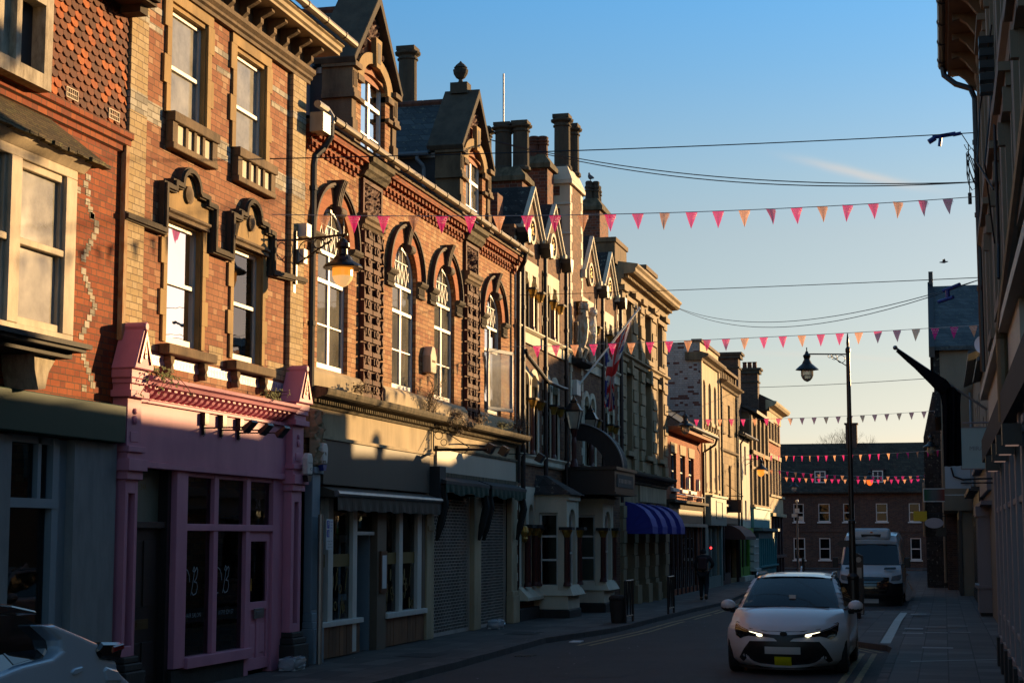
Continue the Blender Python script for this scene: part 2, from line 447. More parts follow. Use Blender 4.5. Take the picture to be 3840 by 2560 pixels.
brick('brown_brick', fmt([(.17, .075, .04), (.14, .06, .033), (.21, .095, .05), (.15, .065, .04), (.24, .11, .055), (.12, .05, .03)]), mort=(.20, .14, .09), stain=.3)
brick('dark_brick', fmt([(.11, .065, .048), (.09, .052, .04), (.135, .075, .05), (.08, .048, .04)]), mort=(.12, .10, .085), stain=.5)
brick('tomato_brick', fmt([(.40, .11, .045), (.35, .09, .035), (.44, .13, .055), (.31, .08, .035)]), mort=(.22, .11, .06))
brick('flaking_white_brick', fmt([(.50, .44, .40), (.46, .40, .36), (.54, .47, .43), (.48, .42, .38), (.50, .44, .40), (.52, .45, .41), (.20, .08, .06), (.47, .41, .37)]), bh=.09, bw=.26, mort=(.20, .16, .15), stain=.5, bump=.01)
brick('stack_brick', fmt([(.22, .07, .04), (.17, .055, .035), (.25, .085, .045), (.12, .05, .035)]), mort=(.2, .16, .13), bh=.085, stain=.35)
brick('ashlar', fmt([(.37, .265, .135), (.33, .235, .115), (.40, .29, .15), (.30, .21, .11)]), bw=.62, bh=.33, mort=(.16, .12, .07), mw=.012, flem=False, stain=.45, bump=.006)
brick('slate', fmt([(.055, .068, .075), (.07, .085, .092), (.045, .056, .062), (.085, .10, .105), (.06, .07, .075)]), bw=.28, bh=.16, mort=(.02, .023, .025), mw=.012, flem=False, rough=.55, stain=.3, edge=.6, bump=.012, lichen=(.13, .13, .10))
brick('mossy_tile', fmt([(.14, .10, .045), (.11, .08, .035), (.16, .12, .05), (.09, .07, .03), (.13, .11, .04)]), bw=.17, bh=.045, mort=(.02, .016, .01), mw=.008, flem=False, stain=.5, edge=1.0, bump=.02, lichen=(.17, .16, .05))
brick('black_tile', fmt([(.04, .036, .034), (.05, .045, .042), (.032, .03, .028)]), bw=.25, bh=.2, mort=(.015, .013, .012), mw=.01, flem=False, edge=.6, bump=.01, lichen=(.18, .17, .13))
mat('hung_tile', (.16, .045, .018), .8, .4, 6, .003, 60)
def tile_mat():
    g = MATS['hung_tile'] and N('fish_scale_tile'); g.b.inputs['Roughness'].default_value = .85
    a = g.n('ShaderNodeAttribute', attribute_name='rnd').outputs['Fac']
    c = g.ramp(a, fmt([(.17, .048, .016), (.13, .036, .015), (.21, .06, .018), (.10, .03, .015), (.19, .05, .016), (.16, .045, .017), (.50, .13, .02), (.12, .034, .015), (.42, .10, .018)]), True)
    f = g.ramp(g.noise(14, 5, .7), [(.4, (0, 0, 0)), (.75, (1, 1, 1))]); g.setc(g.mix(g.math('MULTIPLY', f, .5), c, (.05, .022, .012))); g.bump(g.noise(40, 4, .7), .004)
tile_mat()
mat('stone_yellow', (.42, .27, .10), .85, .45, 2.2, .004, 40)
mat('stone_brown', (.20, .135, .075), .9, .6, 3, .008, 25)
mat('stone_dark', (.085, .066, .045), .92, .5, 4, .010, 22, col2=(.045, .036, .026))
mat('stone_mossy', (.15, .12, .075), .95, .5, 7, .012, 30, col2=(.05, .045, .025))
mat('stone_cream', (.50, .40, .25), .85, .4, 1.6, .003, 30)
mat('bank_stone', (.36, .265, .15), .85, .45, 1.8, .004, 30)
mat('render_cream', (.56, .45, .29), .85, .25, 1.2, .003, 20, col2=(.40, .32, .21))
mat('render_white', (.60, .56, .47), .85, .2, 1.4, .003, 20)
mat('terracotta_dark', (.13, .042, .022), .8, .6, 8, .006, 50)
mat('terracotta_orange', (.38, .12, .045), .8, .4, 5, .004, 50)
mat('dark_moulding', (.085, .055, .04), .8, .5, 5, .004, 50)
mat('dressing_white', (.66, .60, .46), .75, .22, 1.6, .002, 30)
mat('white_paint', (.70, .68, .62), .5, .12, 5)
mat('upvc_white', (.78, .78, .76), .35, .04, 3)
mat('peeling_cream', (.62, .52, .38), .7, .3, 5, .003, 60, col2=(.40, .33, .24))
mat('peeling_board', (.50, .44, .33), .8, .4, 10, .005, 60, col2=(.22, .18, .13))
mat('pink_paint', (.64, .26, .37), .6, .14, 1.5, .0015, 35, col2=(.52, .20, .30))
mat('crimson_paint', (.46, .012, .03), .4, .2, 5, .002, 40)
mat('black_paint', (.018, .016, .018), .4, .3, 4, .001, 40)
mat('sooty_black', (.022, .02, .019), .75, .4, 5, .006, 25)
mat('green_fascia', (.022, .065, .042), .6, .12, 1, spec=.25)
mat('blue_grey_paint', (.22, .29, .34), .6, .12, 2, .001, 80)
mat('grey_render', (.26, .28, .29), .85, .2, 6, .003, 120)
mat('brown_paint', (.17, .125, .085), .6, .2, 2)
mat('fascia_board', (.075, .064, .048), .6, .15, 1.0)
mat('fascia_cream', (.50, .46, .37), .55, .1, 1.0)
mat('timber_cladding', (.27, .125, .055), .55, .45, 5, .003, 30, rnd=.6)
mat('steel_grey', (.30, .30, .30), .38, .25, 4, metal=.7)
mat('shutter_steel', (.50, .47, .42), .42, .3, 3, metal=.1)
mat('zinc', (.38, .36, .32), .5, .3, 4, metal=.3)
mat('gutter_brown', (.15, .11, .06), .5, .3, 3)
mat('pipe_black', (.012, .012, .014), .4, .2, 3)
mat('pipe_grey', (.12, .14, .16), .5, .2, 3)
mat('cast_iron', (.012, .011, .012), .35, .3, 6)
mat('lead_dark', (.030, .032, .036), .7, .3, 3, .002, 10)
mat('gold_leaf', (.46, .27, .05), .35, .5, 12, .004, 40, metal=.6, col2=(.16, .09, .02))
mat('oxblood', (.06, .010, .009), .4, .25, 5)
mat('awning_brown', (.10, .072, .052), .85, .2, 6, .002, 60)
mat('awning_green', (.008, .040, .026), .8, .2, 6)
mat('awning_dark', (.010, .012, .011), .8, .3, 6)
mat('awning_blue', (.035, .04, .34), .75, .12, 3)
mat('awning_maroon', (.075, .035, .033), .8, .2, 4)
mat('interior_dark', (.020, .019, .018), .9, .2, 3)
mat('curtain_cream', (.56, .50, .36), .9, .2, 3)
mat('net_curtain', (.62, .60, .54), .9, .15, 4)
mat('tile_blue_white', (.45, .50, .58), .3, .4, 9)
def speckle():
    g = N('asphalt'); g.b.inputs['Roughness'].default_value = .85
    c = g.ramp(g.noise(.5, 6, .7), [(.3, (.026, .025, .026)), (.5, (.036, .035, .036)), (.72, (.048, .046, .046))])
    c = g.mix(g.ramp(g.noise(70, 3, .8), [(.56, (0, 0, 0)), (.68, (.5,) * 3)]), c, (.10, .095, .09))
    v = g.n('ShaderNodeTexVoronoi', feature='DISTANCE_TO_EDGE'); v.inputs['Scale'].default_value = .45; n = g.n('ShaderNodeVectorMath', operation='ADD'); t = g.n('ShaderNodeTexNoise'); t.inputs['Scale'].default_value = 2.5; g.l(g.pos(), t.inputs['Vector']); g.l(g.pos(), n.inputs[0]); g.l(t.outputs['Color'], n.inputs[1]); g.l(n.outputs[0], v.inputs['Vector'])
    c = g.mix(g.ramp(v.outputs[0], [(.0, (.8,) * 3), (.012, (0, 0, 0))]), c, (.012, .012, .012)); g.setc(c); g.bump(g.noise(160, 4, .7), .005)
speckle()
mat('kerb_stone', (.085, .08, .077), .85, .35, 3, .004, 60)
mat('yellow_line', (.30, .24, .10), .8, .45, 9, col2=(.10, .085, .05))
mat('red_lamp', (.5, .02, .02), emit=(1, .02, .02), es=4)
mat('letter_grey', (.20, .23, .25), .6, .1)
mat('letter_dark', (.02, .02, .025), .5, .1)
mat('sign_white', (.70, .72, .74), .5, .06)
mat('sign_blue', (.02, .07, .42), .5, .06)
mat('clear_wrap', (.34, .38, .42), .18, .35, 14, .01, 16)
mat('teal_paint', (.06, .30, .32), .55, .15, 2)
mat('sage_paint', (.15, .23, .22), .6, .15, 2)
mat('green_paint', (.10, .30, .02), .5, .15, 2)
mat('rust', (.34, .15, .05), .85, .6, 14, .004, 40, col2=(.45, .36, .22))
glass('glass', (.80, .82, .80), .01, .002, None, 1.9)
glass('misted_glass', (.8, .8, .78), .05, .004, ((.56, .54, .47), .85))
glass('dusty_glass', (.8, .8, .78), .03, .003, ((.50, .48, .40), .42))
glass('shop_glass', (.42, .46, .47), .01, .0015)
def paving(name, cols, bw, bl, mort, mw=.012):
    g = N(name); g.b.inputs['Roughness'].default_value = .8
    s = g.n('ShaderNodeSeparateXYZ'); g.l(g.pos(), s.inputs[0])
    v = g.math('MULTIPLY', g.math('ADD', s.outputs[0], 50), 1 / bw); row = g.math('FLOOR', v)
    t = g.math('ADD', g.math('MULTIPLY', g.math('ADD', s.outputs[1], 50), 1 / bl), g.math('MULTIPLY', row, .37)); col = g.math('FLOOR', t)
    m = g.math('MAXIMUM', g.math('LESS_THAN', g.math('FRACT', v), mw / bw), g.math('LESS_THAN', g.math('FRACT', t), mw / bl))
    cv = g.n('ShaderNodeCombineXYZ'); g.l(row, cv.inputs[0]); g.l(col, cv.inputs[1])
    wn = g.n('ShaderNodeTexWhiteNoise', noise_dimensions='2D'); g.l(cv.outputs[0], wn.inputs['Vector'])
    c = g.ramp(wn.outputs[0], fmt(cols), True)
    c = g.mix(g.ramp(g.noise(1.5, 6, .7), [(.4, (0, 0, 0)), (.75, (.7,) * 3)]), c, (.04, .038, .036)); g.setc(g.mix(m, c, mort))
    g.bump(g.math('ADD', g.math('SUBTRACT', 1, m), g.math('MULTIPLY', wn.outputs[0], .6)), .006)
paving('paving_slab', [(.070, .064, .058), (.088, .080, .072), (.055, .051, .048), (.105, .097, .088), (.047, .044, .042)], .45, .62, (.016, .015, .014), .016)
paving('paving_block', [(.075, .072, .070), (.094, .089, .086), (.058, .056, .056), (.083, .08, .077), (.066, .064, .063), (.125, .122, .12)], .40, .60, (.018, .017, .017), .018)

# ------------------------------------------------------------ ground
m = MB()
ys = [-60, 0, 20, 40, 45, 50, 55, 80, 110, 135]
for a, b in zip(ys, ys[1:]): m.quad((-40, a, gz(a)), (40, a, gz(a)), (40, b, gz(b)), (-40, b, gz(b)))
struct(m.build('road', 'asphalt', loc=(0, 0, 0)))
m = MB(); m.quad((-1500, -1500, -.6), (1500, -1500, -.6), (1500, 1500, -.6), (-1500, 1500, -.6)); struct(m.build('ground', 'asphalt', loc=(0, 0, 0)))
KL = [(-20, -7.95), (17, -7.95), (18.6, -7.35), (25, -7.25), (31.7, -7.35), (33.6, -7.0), (35.5, -6.72), (40, -6.62), (47.5, -6.85), (55, -6.95), (60, -7.1), (80, -7.7), (96, -7.7), (102, -8.3), (105.5, -10), (106.5, -14)]
KR = [(-20, -.9), (30.2, -.92), (30.9, -1.02), (32.2, -1.75), (33.6, -2.45), (35, -2.65), (45.5, -2.65), (47, -2.4), (48.2, -1.3), (49, -1.08), (70, -1.25), (85, -1.75), (98, -2.0), (106, -2.4)]
def walk(name, K, xo, m, h=.10):
    b = MB(); k = MB(); sgn = 1 if xo < K[0][1] else -1
    for (y0, x0), (y1, x1) in zip(K, K[1:]):
        b.quad((xo, y0, gz(y0) + h), (x0 - sgn * .14, y0, gz(y0) + h), (x1 - sgn * .14, y1, gz(y1) + h), (xo, y1, gz(y1) + h))
        n = max(1, int(abs(y1 - y0) / .9))
        for i in range(n):
            t0, t1 = i / n, (i + .992) / n; ya, yb = y0 + (y1 - y0) * t0, y0 + (y1 - y0) * t1; xa, xb = x0 + (x1 - x0) * t0, x0 + (x1 - x0) * t1
            dz = random.uniform(-.004, .004)
            k.extr([(xa, ya, gz(ya) - .05), (xa, ya, gz(ya) + h + .004 + dz), (xa - sgn * .14, ya, gz(ya) + h + .006 + dz), (xa - sgn * .14, ya, gz(ya) - .05)], (xb - xa, yb - ya, gz(yb) - gz(ya)))
    struct(b.build(name, m, loc=(0, 0, 0))); struct(k.build('kerb', 'kerb_stone', loc=(0, 0, 0)))
walk('pavement', KL, -16, 'paving_slab'); walk('pavement', KR, 12, 'paving_block')
m = MB(); m.box(-30, 30, 113.5, 117.9, -.3, -.1); struct(m.build('pavement', 'paving_slab', loc=(0, 0, 0)))
# painted lines: two worn bands each side, following the kerb
def lines(name, P, off):
    b = MB()
    for (y0, x0), (y1, x1) in zip(P, P[1:]):
        n = max(1, int((y1 - y0) / .7))
        for i in range(n):
            for o in (0, off):
                if random.random() < .06: continue
                t0, t1 = i / n, (i + 1) / n; ya, yb = y0 + (y1 - y0) * t0, y0 + (y1 - y0) * t1; xa, xb = x0 + (x1 - x0) * t0 + o, x0 + (x1 - x0) * t1 + o
                j = random.uniform(-.008, .008)
                b.quad((xa - .045 + j, ya, gz(ya) + .004), (xa + .045, ya, gz(ya) + .004), (xb + .045 + j, yb, gz(yb) + .004), (xb - .045, yb, gz(yb) + .004))
    struct(b.build(name, 'yellow_line', loc=(0, 0, 0)))
lines('road_marking', [(31.1, -6.62), (33, -6.5), (36, -6.3), (42, -6.22), (48, -6.35), (56, -6.6), (80, -7.3), (94, -7.3)], .22)
lines('road_marking', [(8, -1.45), (30.2, -1.42)], .21)
lines('road_marking', [(30.45, -1.28), (33.0, -2.25), (35.0, -2.95), (45.5, -2.95)], .2)

# ------------------------------------------------------------ tile-hung house (nearest, left)
A = thing('tile_hung_house', 'red brick house with fish-scale tiles, cream bay window and dark green shop fascia', 'house', (-9.4, 15, 0))
m = MB(L); m.wall(6, 18.2, .05, 8.6, [(13.4, 16.75, .35, 3.0)], .12, 7); m.build('wall', 'orange_brick', A)
def tiles(u0, u1, z0, z1, w=.165, h=.098):
    t = MB(L); j = 0; z = z1 - h
    while z > z0 - h:
        u = u0 + (w / 2 if j % 2 else 0) - w
        while u < u1:
            a, b = max(u, u0), min(u + w - .006, u1)
            if b - a > .03:
                t.cr = random.random(); c = (a + b) / 2; d = .012
                P = [(a, z + h * 1.25, d * .3), (a, z + h * .45, d + .008), (a + (b - a) * .3, z, d + .016), (b - (b - a) * .3, z, d + .016), (b, z + h * .45, d + .008), (b, z + h * 1.25, d * .3)]
                t.extr(P, (0, 0, .016))
            u += w
        z -= h; j += 1
    return t
tiles(6, 18.19, 6.80, 8.5).build('hung_tiles', 'fish_scale_tile', A)
m = MB(L)
m.moulding(6, 18.24, [(0, 6.54), (.04, 6.56), (.04, 6.62), (.08, 6.64), (.08, 6.70), (.115, 6.72), (.115, 6.79), (0, 6.82)]); m.build('string_course', 'orange_brick', A)
m = MB(L)
for k in range(44): m.box(9 + k * .21, 9.2 + k * .21, 6.57 + (k % 2) * .0, 6.62, .04, .05)
for q in ((16.98, 6.985), (17.72, 6.8)):
    pass
m = MB(L)
for u, z in ((16.72, 6.87), (17.72, 6.87)):
    m.bx((u, u + .27, z, z + .012, .03, .05), (u, u + .27, z + .11, z + .122, .03, .05), (u, u + .012, z + .012, z + .11, .03, .05), (u + .258, u + .27, z + .012, z + .11, .03, .05), (u + .012, u + .258, z + .055, z + .064, .03, .045))
    for k in range(1, 6): m.box(u + k * .045 - .004, u + k * .045 + .004, z + .012, z + .11, .03, .044)
m.build('air_brick', 'peeling_cream', A)
# zig-zag of pale bricks down the right of the bay
zz = [(600, 15), (630, 65), (628, 110), (612, 150), (592, 190), (577, 220), (562, 258), (545, 295), (545, 378), (558, 424), (573, 468), (588, 512), (602, 558), (617, 606), (602, 648), (583, 685), (566, 725), (549, 763), (530, 803), (548, 1142), (563, 985), (578, 1028), (593, 1078), (605, 1122), (530, 893), (545, 938)]
m = MB(L)
for x, y in zz:
    q = onX(x / 1.742, 800 + y / 1.742, -9.4)
    if q.z > 3.6: m.box(q.y - .055, q.y + .055, q.z - .037, q.z + .037, 0, .004)
for x, y in ((510, 1240), (575, 1160), (560, 1205), (575, 1260), (573, 1320), (590, 1370), (603, 1415)):
    q = onX(x / 1.742, y / 1.742, -9.4); m.box(q.y - .055, q.y + .055, q.z - .037, q.z + .037, 0, .004)
for k, u in enumerate((16.33, 16.40, 16.33, 16.36)): m.box(u, u + .2, 5.63 - k * .08, 5.70 - k * .08, 0, .004)
m.build('pale_bricks', 'pale_band_brick', A)
m = MB(L); m.bx((6, 18.15, 8.30, 8.34, 0, .42), (6, 18.12, 8.34, 8.62, .36, .48), (17.95, 18.15, 8.2, 8.30, 0, .3)); m.build('eaves', 'stone_dark', A)
m = MB(L); m.extr([(6, 8.62, .52), (18.2, 8.62, .52), (18.2, 10.6, -2.6), (6, 10.6, -2.6)], (0, .08, 0)); m.build('roof', 'mossy_tile', A)
m = MB(L); m.box(18.14, 18.225, 4.3, 6.66, .005, .07); m.build('rusty_pipe', 'rust', A)
# upper bay
m = MB(L); m.bx((12, 16.02, 6.72, 6.88, 0, .26), (15.86, 16.02, 6.88, 8.3, .06, .26), (15.3, 15.40, 6.88, 8.3, .16, .25), (12, 15.86, 7.62, 7.70, .12, .27), (12, 15.86, 8.2, 8.3, .1, .26))
f = m.build('bay_frame', 'peeling_board', A); f['label'] = 'upper bay frame of peeling cream boards'
m = MB(L); m.bx((12, 15.30, 6.88, 7.62, .10, .17), (15.4, 15.5, 6.88, 7.62, .10, .17)); m.build('board_panel', 'peeling_board', f)
m = MB(L); m.quad((12, 7.7, .16), (15.86, 7.7, .16), (15.86, 8.2, .16), (12, 8.2, .16)); m.build('pane', 'glass', f)
m = MB(L); m.quad((15.86, 6.88, .10), (15.50, 6.88, .10), (15.50, 7.62, .10), (15.86, 7.62, .10)); m.build('backing', 'lead_dark', f)
# oriel bay of the first floor
m = MB(L)
m.bx((11, 16.28, 5.80, 5.90, 0, .46), (11, 16.28, 4.02, 4.12, 0, .46), (16.05, 16.28, 4.12, 5.80, .0, .46), (14.93, 15.14, 4.12, 5.80, .30, .47), (13.6, 13.75, 4.12, 5.8, .3, .46),
     (15.14, 16.05, 4.93, 5.0, .36, .45), (13.75, 14.93, 4.93, 5.0, .36, .45), (15.14, 15.19, 4.12, 5.8, .34, .42), (16.0, 16.05, 4.12, 5.8, .34, .42), (14.88, 14.93, 4.12, 5.8, .34, .42), (15.19, 16.0, 5.72, 5.8, .34, .43), (15.19, 16.0, 4.12, 4.2, .34, .43))
ob = m.build('oriel_frame', 'peeling_cream', A, bevel=.006); ob['label'] = 'oriel bay frame of worn cream timber'
m = MB(L); m.quad((15.16, 4.14, .38), (16.03, 4.14, .38), (16.03, 5.78, .38), (15.16, 5.78, .38)); m.quad((13.75, 4.14, .38), (14.9, 4.14, .38), (14.9, 5.78, .38), (13.75, 5.78, .38)); m.build('pane', 'misted_glass', ob)
m = MB(L)
for k in range(34): m.box(15.25, 15.82, 4.18 + k * .04, 4.187 + k * .04, .20, .235)
m.build('blind_or_dark', 'net_curtain', ob)
m = MB(L); m.bx((15.2, 16.0, 4.2, 4.3, -.35, -.3), (14, 15.0, 4.2, 5.6, .1, .12)); m.build('curtain', 'curtain_cream', ob)
m = MB(L); m.bx((11, 16.28, 3.93, 3.97, 0, .62), (11, 16.34, 3.97, 4.02, 0, .66), (11, 16.2, 3.86, 3.93, 0, .5)); m.build('ledge', 'sooty_black', A)
m = MB(L); m.poly([(15.7, 3.5), (15.84, 3.52), (15.9, 3.7), (16.05, 3.86), (15.6, 3.86), (15.62, 3.7)], .02, .4); m.build('bracket', 'peeling_board', A)
m = MB(L)
m.extr([(11, 5.90, .46), (11, 5.94, .50), (11, 5.98, .54), (11, 6.02, .57), (11, 6.02, 0), (11, 5.90, 0)], (5.42, 0, 0)); m.build('oriel_cornice', 'peeling_cream', A)
m = MB(L); E0 = .62; zt = 6.56
a = [(11, 6.03, E0), (16.72, 6.03, E0), (16.45, zt, 0), (11, zt, 0)]; m.face(*[m.p(*q) for q in a]); m.face(*[m.p(*q) for q in ((16.72, 6.03, E0), (16.72, 6.03, 0), (16.45, zt, 0))]); m.face(*[m.p(*q) for q in ((11, 6.03, E0), (16.72, 6.03, E0), (16.72, 6.03, 0), (11, 6.03, 0))])
for k in range(36): m.box(11 + k * .159, 11.15 + k * .159, 6.01 + random.uniform(-.012, .008), 6.045, E0 - .1, E0 + random.uniform(0, .035))
m.build('oriel_roof', 'mossy_tile', A)
# green fascia and grey shopfront
m = MB(L); m.box(6, 17.98, 3.07, 3.50, .005, .24); f = m.build('fascia', 'green_fascia', A, bevel=.01)
m = MB(L)
m.bx((6, 13.4, .05, 3.05, 0, .1), (15.35, 15.72, .35, 3.04, .02, .11), (17.0, 17.98, .05, 3.06, .02, .13), (13.4, 17.0, .05, .42, .02, .12)); m.build('shopfront_wall', 'grey_render', A)
m = MB(L)
for a, b in ((13.4, 15.35), (15.72, 16.75)):
    m.bx((a, a + .07, .42, 3.05, -.05, .06), (b - .13, b, .42, 3.05, -.05, .08), (a, b, 2.30, 2.40, -.05, .09), ((a + b) / 2 + .1, (a + b) / 2 + .17, 2.40, 3.05, -.05, .06), (a, b, .42, .52, -.05, .08), (a, b, 2.98, 3.06, -.05, .06))
m.box(16.75, 17.0, .42, 3.05, -.05, .03)
ob = m.build('shop_window', 'blue_grey_paint', A)
m = MB(L); m.quad((13.4, .45, 0), (16.75, .45, 0), (16.75, 3.0, 0), (13.4, 3.0, 0)); m.build('pane', 'shop_glass', ob)
m = MB(L); m.quad((13.4, .45, -.09), (16.75, .45, -.09), (16.75, 2.35, -.09), (13.4, 2.35, -.09)); m.build('window_vinyl', mat('vinyl_slate', (.05, .065, .075), .5, .1), ob)
text('Willow', .22, 'letter_grey', lambda x, y, d: (-9.4 + .003 + d, 16.2 + x, .95 + y), 'lettering', ob, .002, shear=.3)

# ------------------------------------------------------------ brick house with the pink shop
B = thing('pink_shop_building', 'three-storey brick building with sandstone windows above a pink shopfront', 'building', (-9.4, 21, 0))
ops = [(19.37, 20.47, 7.30, 8.80), (21.43, 22.52, 7.30, 8.80), (19.40, 20.45, 4.42, 6.05), (21.47, 22.5, 4.42, 6.05), (18.45, 23.3, .1, 2.9)]
m = MB(L); m.wall(18.2, 24.15, .05, 9.7, ops, .13, 8); m.build('wall', 'red_brick', B)
for u0, u1 in ((18.21, 18.66), (23.47, 24.0)):
    m = MB(L); m.box(u0, u1, 3.6, 8.95, 0, .065); p = m.build('pilaster', 'cream_brick', B)
    m = MB(L); m.bx((u0 - .003, u1 + .003, 7.10, 7.36, 0, .069), (u0 - .003, u1 + .003, 8.28, 8.38, 0, .069)); m.build('pale_band', 'pale_band_brick', p)
m = MB(L)
for u0, u1 in ((18.66, 19.2), (20.72, 21.33), (22.82, 23.47)): m.box(u0, u1, 7.10, 7.36, 0, .004)
for u0, u1 in ((20.72, 21.3), (22.66, 23.47), (18.66, 19.16)):
    m.bx((u0, u1, 8.52, 8.60, 0, .004), (u0 + .1, u1 + .0, 8.28, 8.36, 0, .004))
m.build('pale_band', 'pale_band_brick', B)
m = MB(L)
for u0, u1 in ((18.66, 19.15), (20.75, 21.2), (22.8, 23.47)): m.box(u0, u1, 4.28, 4.52, 0, .004)
m.build('cream_band', 'cream_brick', B)
# stone window surrounds with long-and-short blocks
def surround(a, b, z0, z1, o, q=.12, jog=True, m=None):
    s = MB(L); n = int(round((z1 - z0) / .36)); h = (z1 - z0) / n
    for k in range(n):
        e = q + (.08 if (k % 2 and jog) else 0)
        s.bx((a - e, a, z0 + k * h, z0 + (k + 1) * h - .003, 0, o), (b, b + e, z0 + k * h, z0 + (k + 1) * h - .003, 0, o))
    return s
for a, b in ((19.37, 20.47), (21.43, 22.52)):
    s = surround(a, b, 7.33, 8.80, .035); s.box(a - .16, b + .16, 8.80, 8.95, 0, .036)
    s.bx((b - .02, b, 7.33, 8.80, -.13, .0), (a, a + .02, 7.33, 8.8, -.13, 0), (a + .02, b - .02, 8.74, 8.80, -.13, 0)); s.build('stone_surround', 'stone_yellow', B)
    sash(L, B, a + .02, b - .02, 7.32, 8.74, -.07, 'white_paint', 'misted_glass', .055, 7.99, blind_or_dark=(.55, 1, 7.4, 'curtain_cream'))
    s = MB(L)      # pierced stone apron under the window
    s.bx((a - .06, b + .24, 7.22, 7.35, 0, .13), (a - .06, b + .22, 6.87, 6.95, 0, .115), (a - .06, a + .10, 6.95, 7.22, 0, .10), (b + .05, b + .22, 6.95, 7.22, 0, .10))
    n = 4; wd = (b + .05 - a - .12) / n
    for k in range(1, n): s.box(a + .12 + k * wd - .045, a + .12 + k * wd + .045, 6.95, 7.22, 0, .095)
    ap = s.build('window_apron', 'stone_brown', B, bevel=.008)
    s = MB(L); s.box(a + .12, b + .05, 6.95, 7.21, 0, .068); s.build('tile_panel', 'dressing_white', ap)
for a, b in ((19.40, 20.45), (21.47, 22.50)):
    s = surround(a, b, 4.42, 6.05, .03, .1); s.bx((a - .14, b + .16, 6.05, 6.36, 0, .04), (b - .02, b, 4.42, 6.05, -.13, 0), (a, a + .02, 4.42, 6.05, -.13, 0), (a + .02, b - .02, 5.98, 6.05, -.13, 0))
    c = (a + b) / 2; s.arch(c, 6.34, .0, .27, 0, .042, 0, PI, 16); s.build('stone_surround', 'stone_yellow', B)
    s = MB(L); s.moulding(a - .1, b + .1, [(.04, 5.99), (.075, 6.0), (.06, 6.05), (.095, 6.07), (.095, 6.1), (.04, 6.12)]); s.lathe([(.11, 0), (.12, .03), (.06, .05), (.02, .06)], (-9.4 + .04, c, 6.38), 14, ax='x'); s.build('carved_panel', 'stone_brown', B)
    sash(L, B, a + .02, b - .02, 4.44, 5.98, -.07, 'white_paint', 'glass', .055, 5.21, blind_or_dark=(.60, 1, 4.5, 'curtain_cream'))
    s = MB(L); s.box(a - .15, b + .26, 4.26, 4.38, 0, .15)
    for u in (a + .06, b + .02): s.poly([(u - .06, 4.24), (u + .06, 4.24), (u + .065, 4.18), (u + .03, 4.13), (u + .055, 4.08), (u + .03, 4.02), (u - .03, 4.02), (u - .055, 4.08), (u - .03, 4.13), (u - .065, 4.18)], 0, .10)
    s.build('stone_sill', 'stone_brown', B, bevel=.01)
s = MB(L); P = [(18.15, 5.79), (19.13, 5.79)]
for a, b in ((19.40, 20.45), (21.47, 22.50)):
    c = (a + b) / 2; u0, u1 = a - .20, b + .25
    if a < 20: P = [(18.15, 5.79), (u0, 5.79)]
    P += [(u0, 5.79), (u0, 6.37), (u0 + .26, 6.37), (u0 + .26, 6.45), (c - .26, 6.45)] + [(c - .26 * math.cos(PI * k / 10), 6.47 + .22 * math.sin(PI * k / 10)) for k in range(11)] + [(c + .3, 6.44), (u1 - .24, 6.44), (u1 - .24, 6.36), (u1, 6.36), (u1, 5.79)]
P += [(24.05, 5.86)]
Q = [P[0]]
for p in P[1:]:
    if (Vector(p) - Vector(Q[-1])).length > .01: Q.append(p)
s.ribbon(Q, .05, 0, .085); s.ribbon([(u, z - .0) for u, z in Q], .028, .085, .115); s.build('hood_mould', 'stone_dark', B)
m = MB(L); m.box(18.7, 23.47, 4.10, 4.24, 0, .006)
t = m.build('tile_band', 'tile_blue_white', B); t['label'] = 'band of blue and white patterned tiles'
m = MB(L)
for u in [18.75 + k * .095 for k in range(50)]:
    m.arch(u, 4.18, .016, .028, .006, .008, 0, 2 * PI, 8); m.bx((u - .03, u + .03, 4.115, 4.122, .006, .008), (u - .004, u + .004, 4.125, 4.15, .006, .008))
m.build('tile_pattern', mat('tile_cobalt', (.06, .11, .34), .3, .2), t)
m = MB(L)
m.moulding(18.1, 24.15, [(0, 8.95), (.07, 8.95), (.07, 9.0), (.11, 9.02), (.11, 9.06), (.16, 9.10), (.16, 9.16), (0, 9.16)]); m.build('cornice_band', 'stone_brown', B)
m = MB(L); m.box(18.2, 24.13, 9.161, 9.48, -.02, .05); m.build('frieze', 'stone_brown', B)
for k in range(12):
    u = 18.42 + k * .5
    m = MB(L); m.poly([(0, 0)], 0, 0) if 0 else m.extr([(u, 9.47, .05), (u, 9.47, .33), (u, 9.42, .34), (u, 9.38, .26), (u, 9.34, .17), (u, 9.27, .17), (u, 9.21, .10), (u, 9.19, .05)], (.10, 0, 0)); m.build('cornice_bracket', 'stone_brown', B)
m = MB(L); m.moulding(18.15, 24.5, [(0, 9.48), (.42, 9.48), (.42, 9.52), (.46, 9.54), (.46, 9.60), (.50, 9.62), (.50, 9.66), (0, 9.66)]); m.build('cornice', 'stone_cream', B)
m = MB(L); m.tube([(18, 9.72, .58), (24.75, 9.72, .58)], .062, 10)
for k in range(8): m.tube([(18.6 + k * .8, 9.72, .58), (18.66 + k * .8, 9.72, .58)], .072, 10)
m.build('gutter', 'gutter_brown', B)
m = MB(L); m.quad((18.2, 9.66, .5), (24.3, 9.66, .5), (24.3, 11.0, -4), (18.2, 11.0, -4)); m.build('roof', 'slate', B)

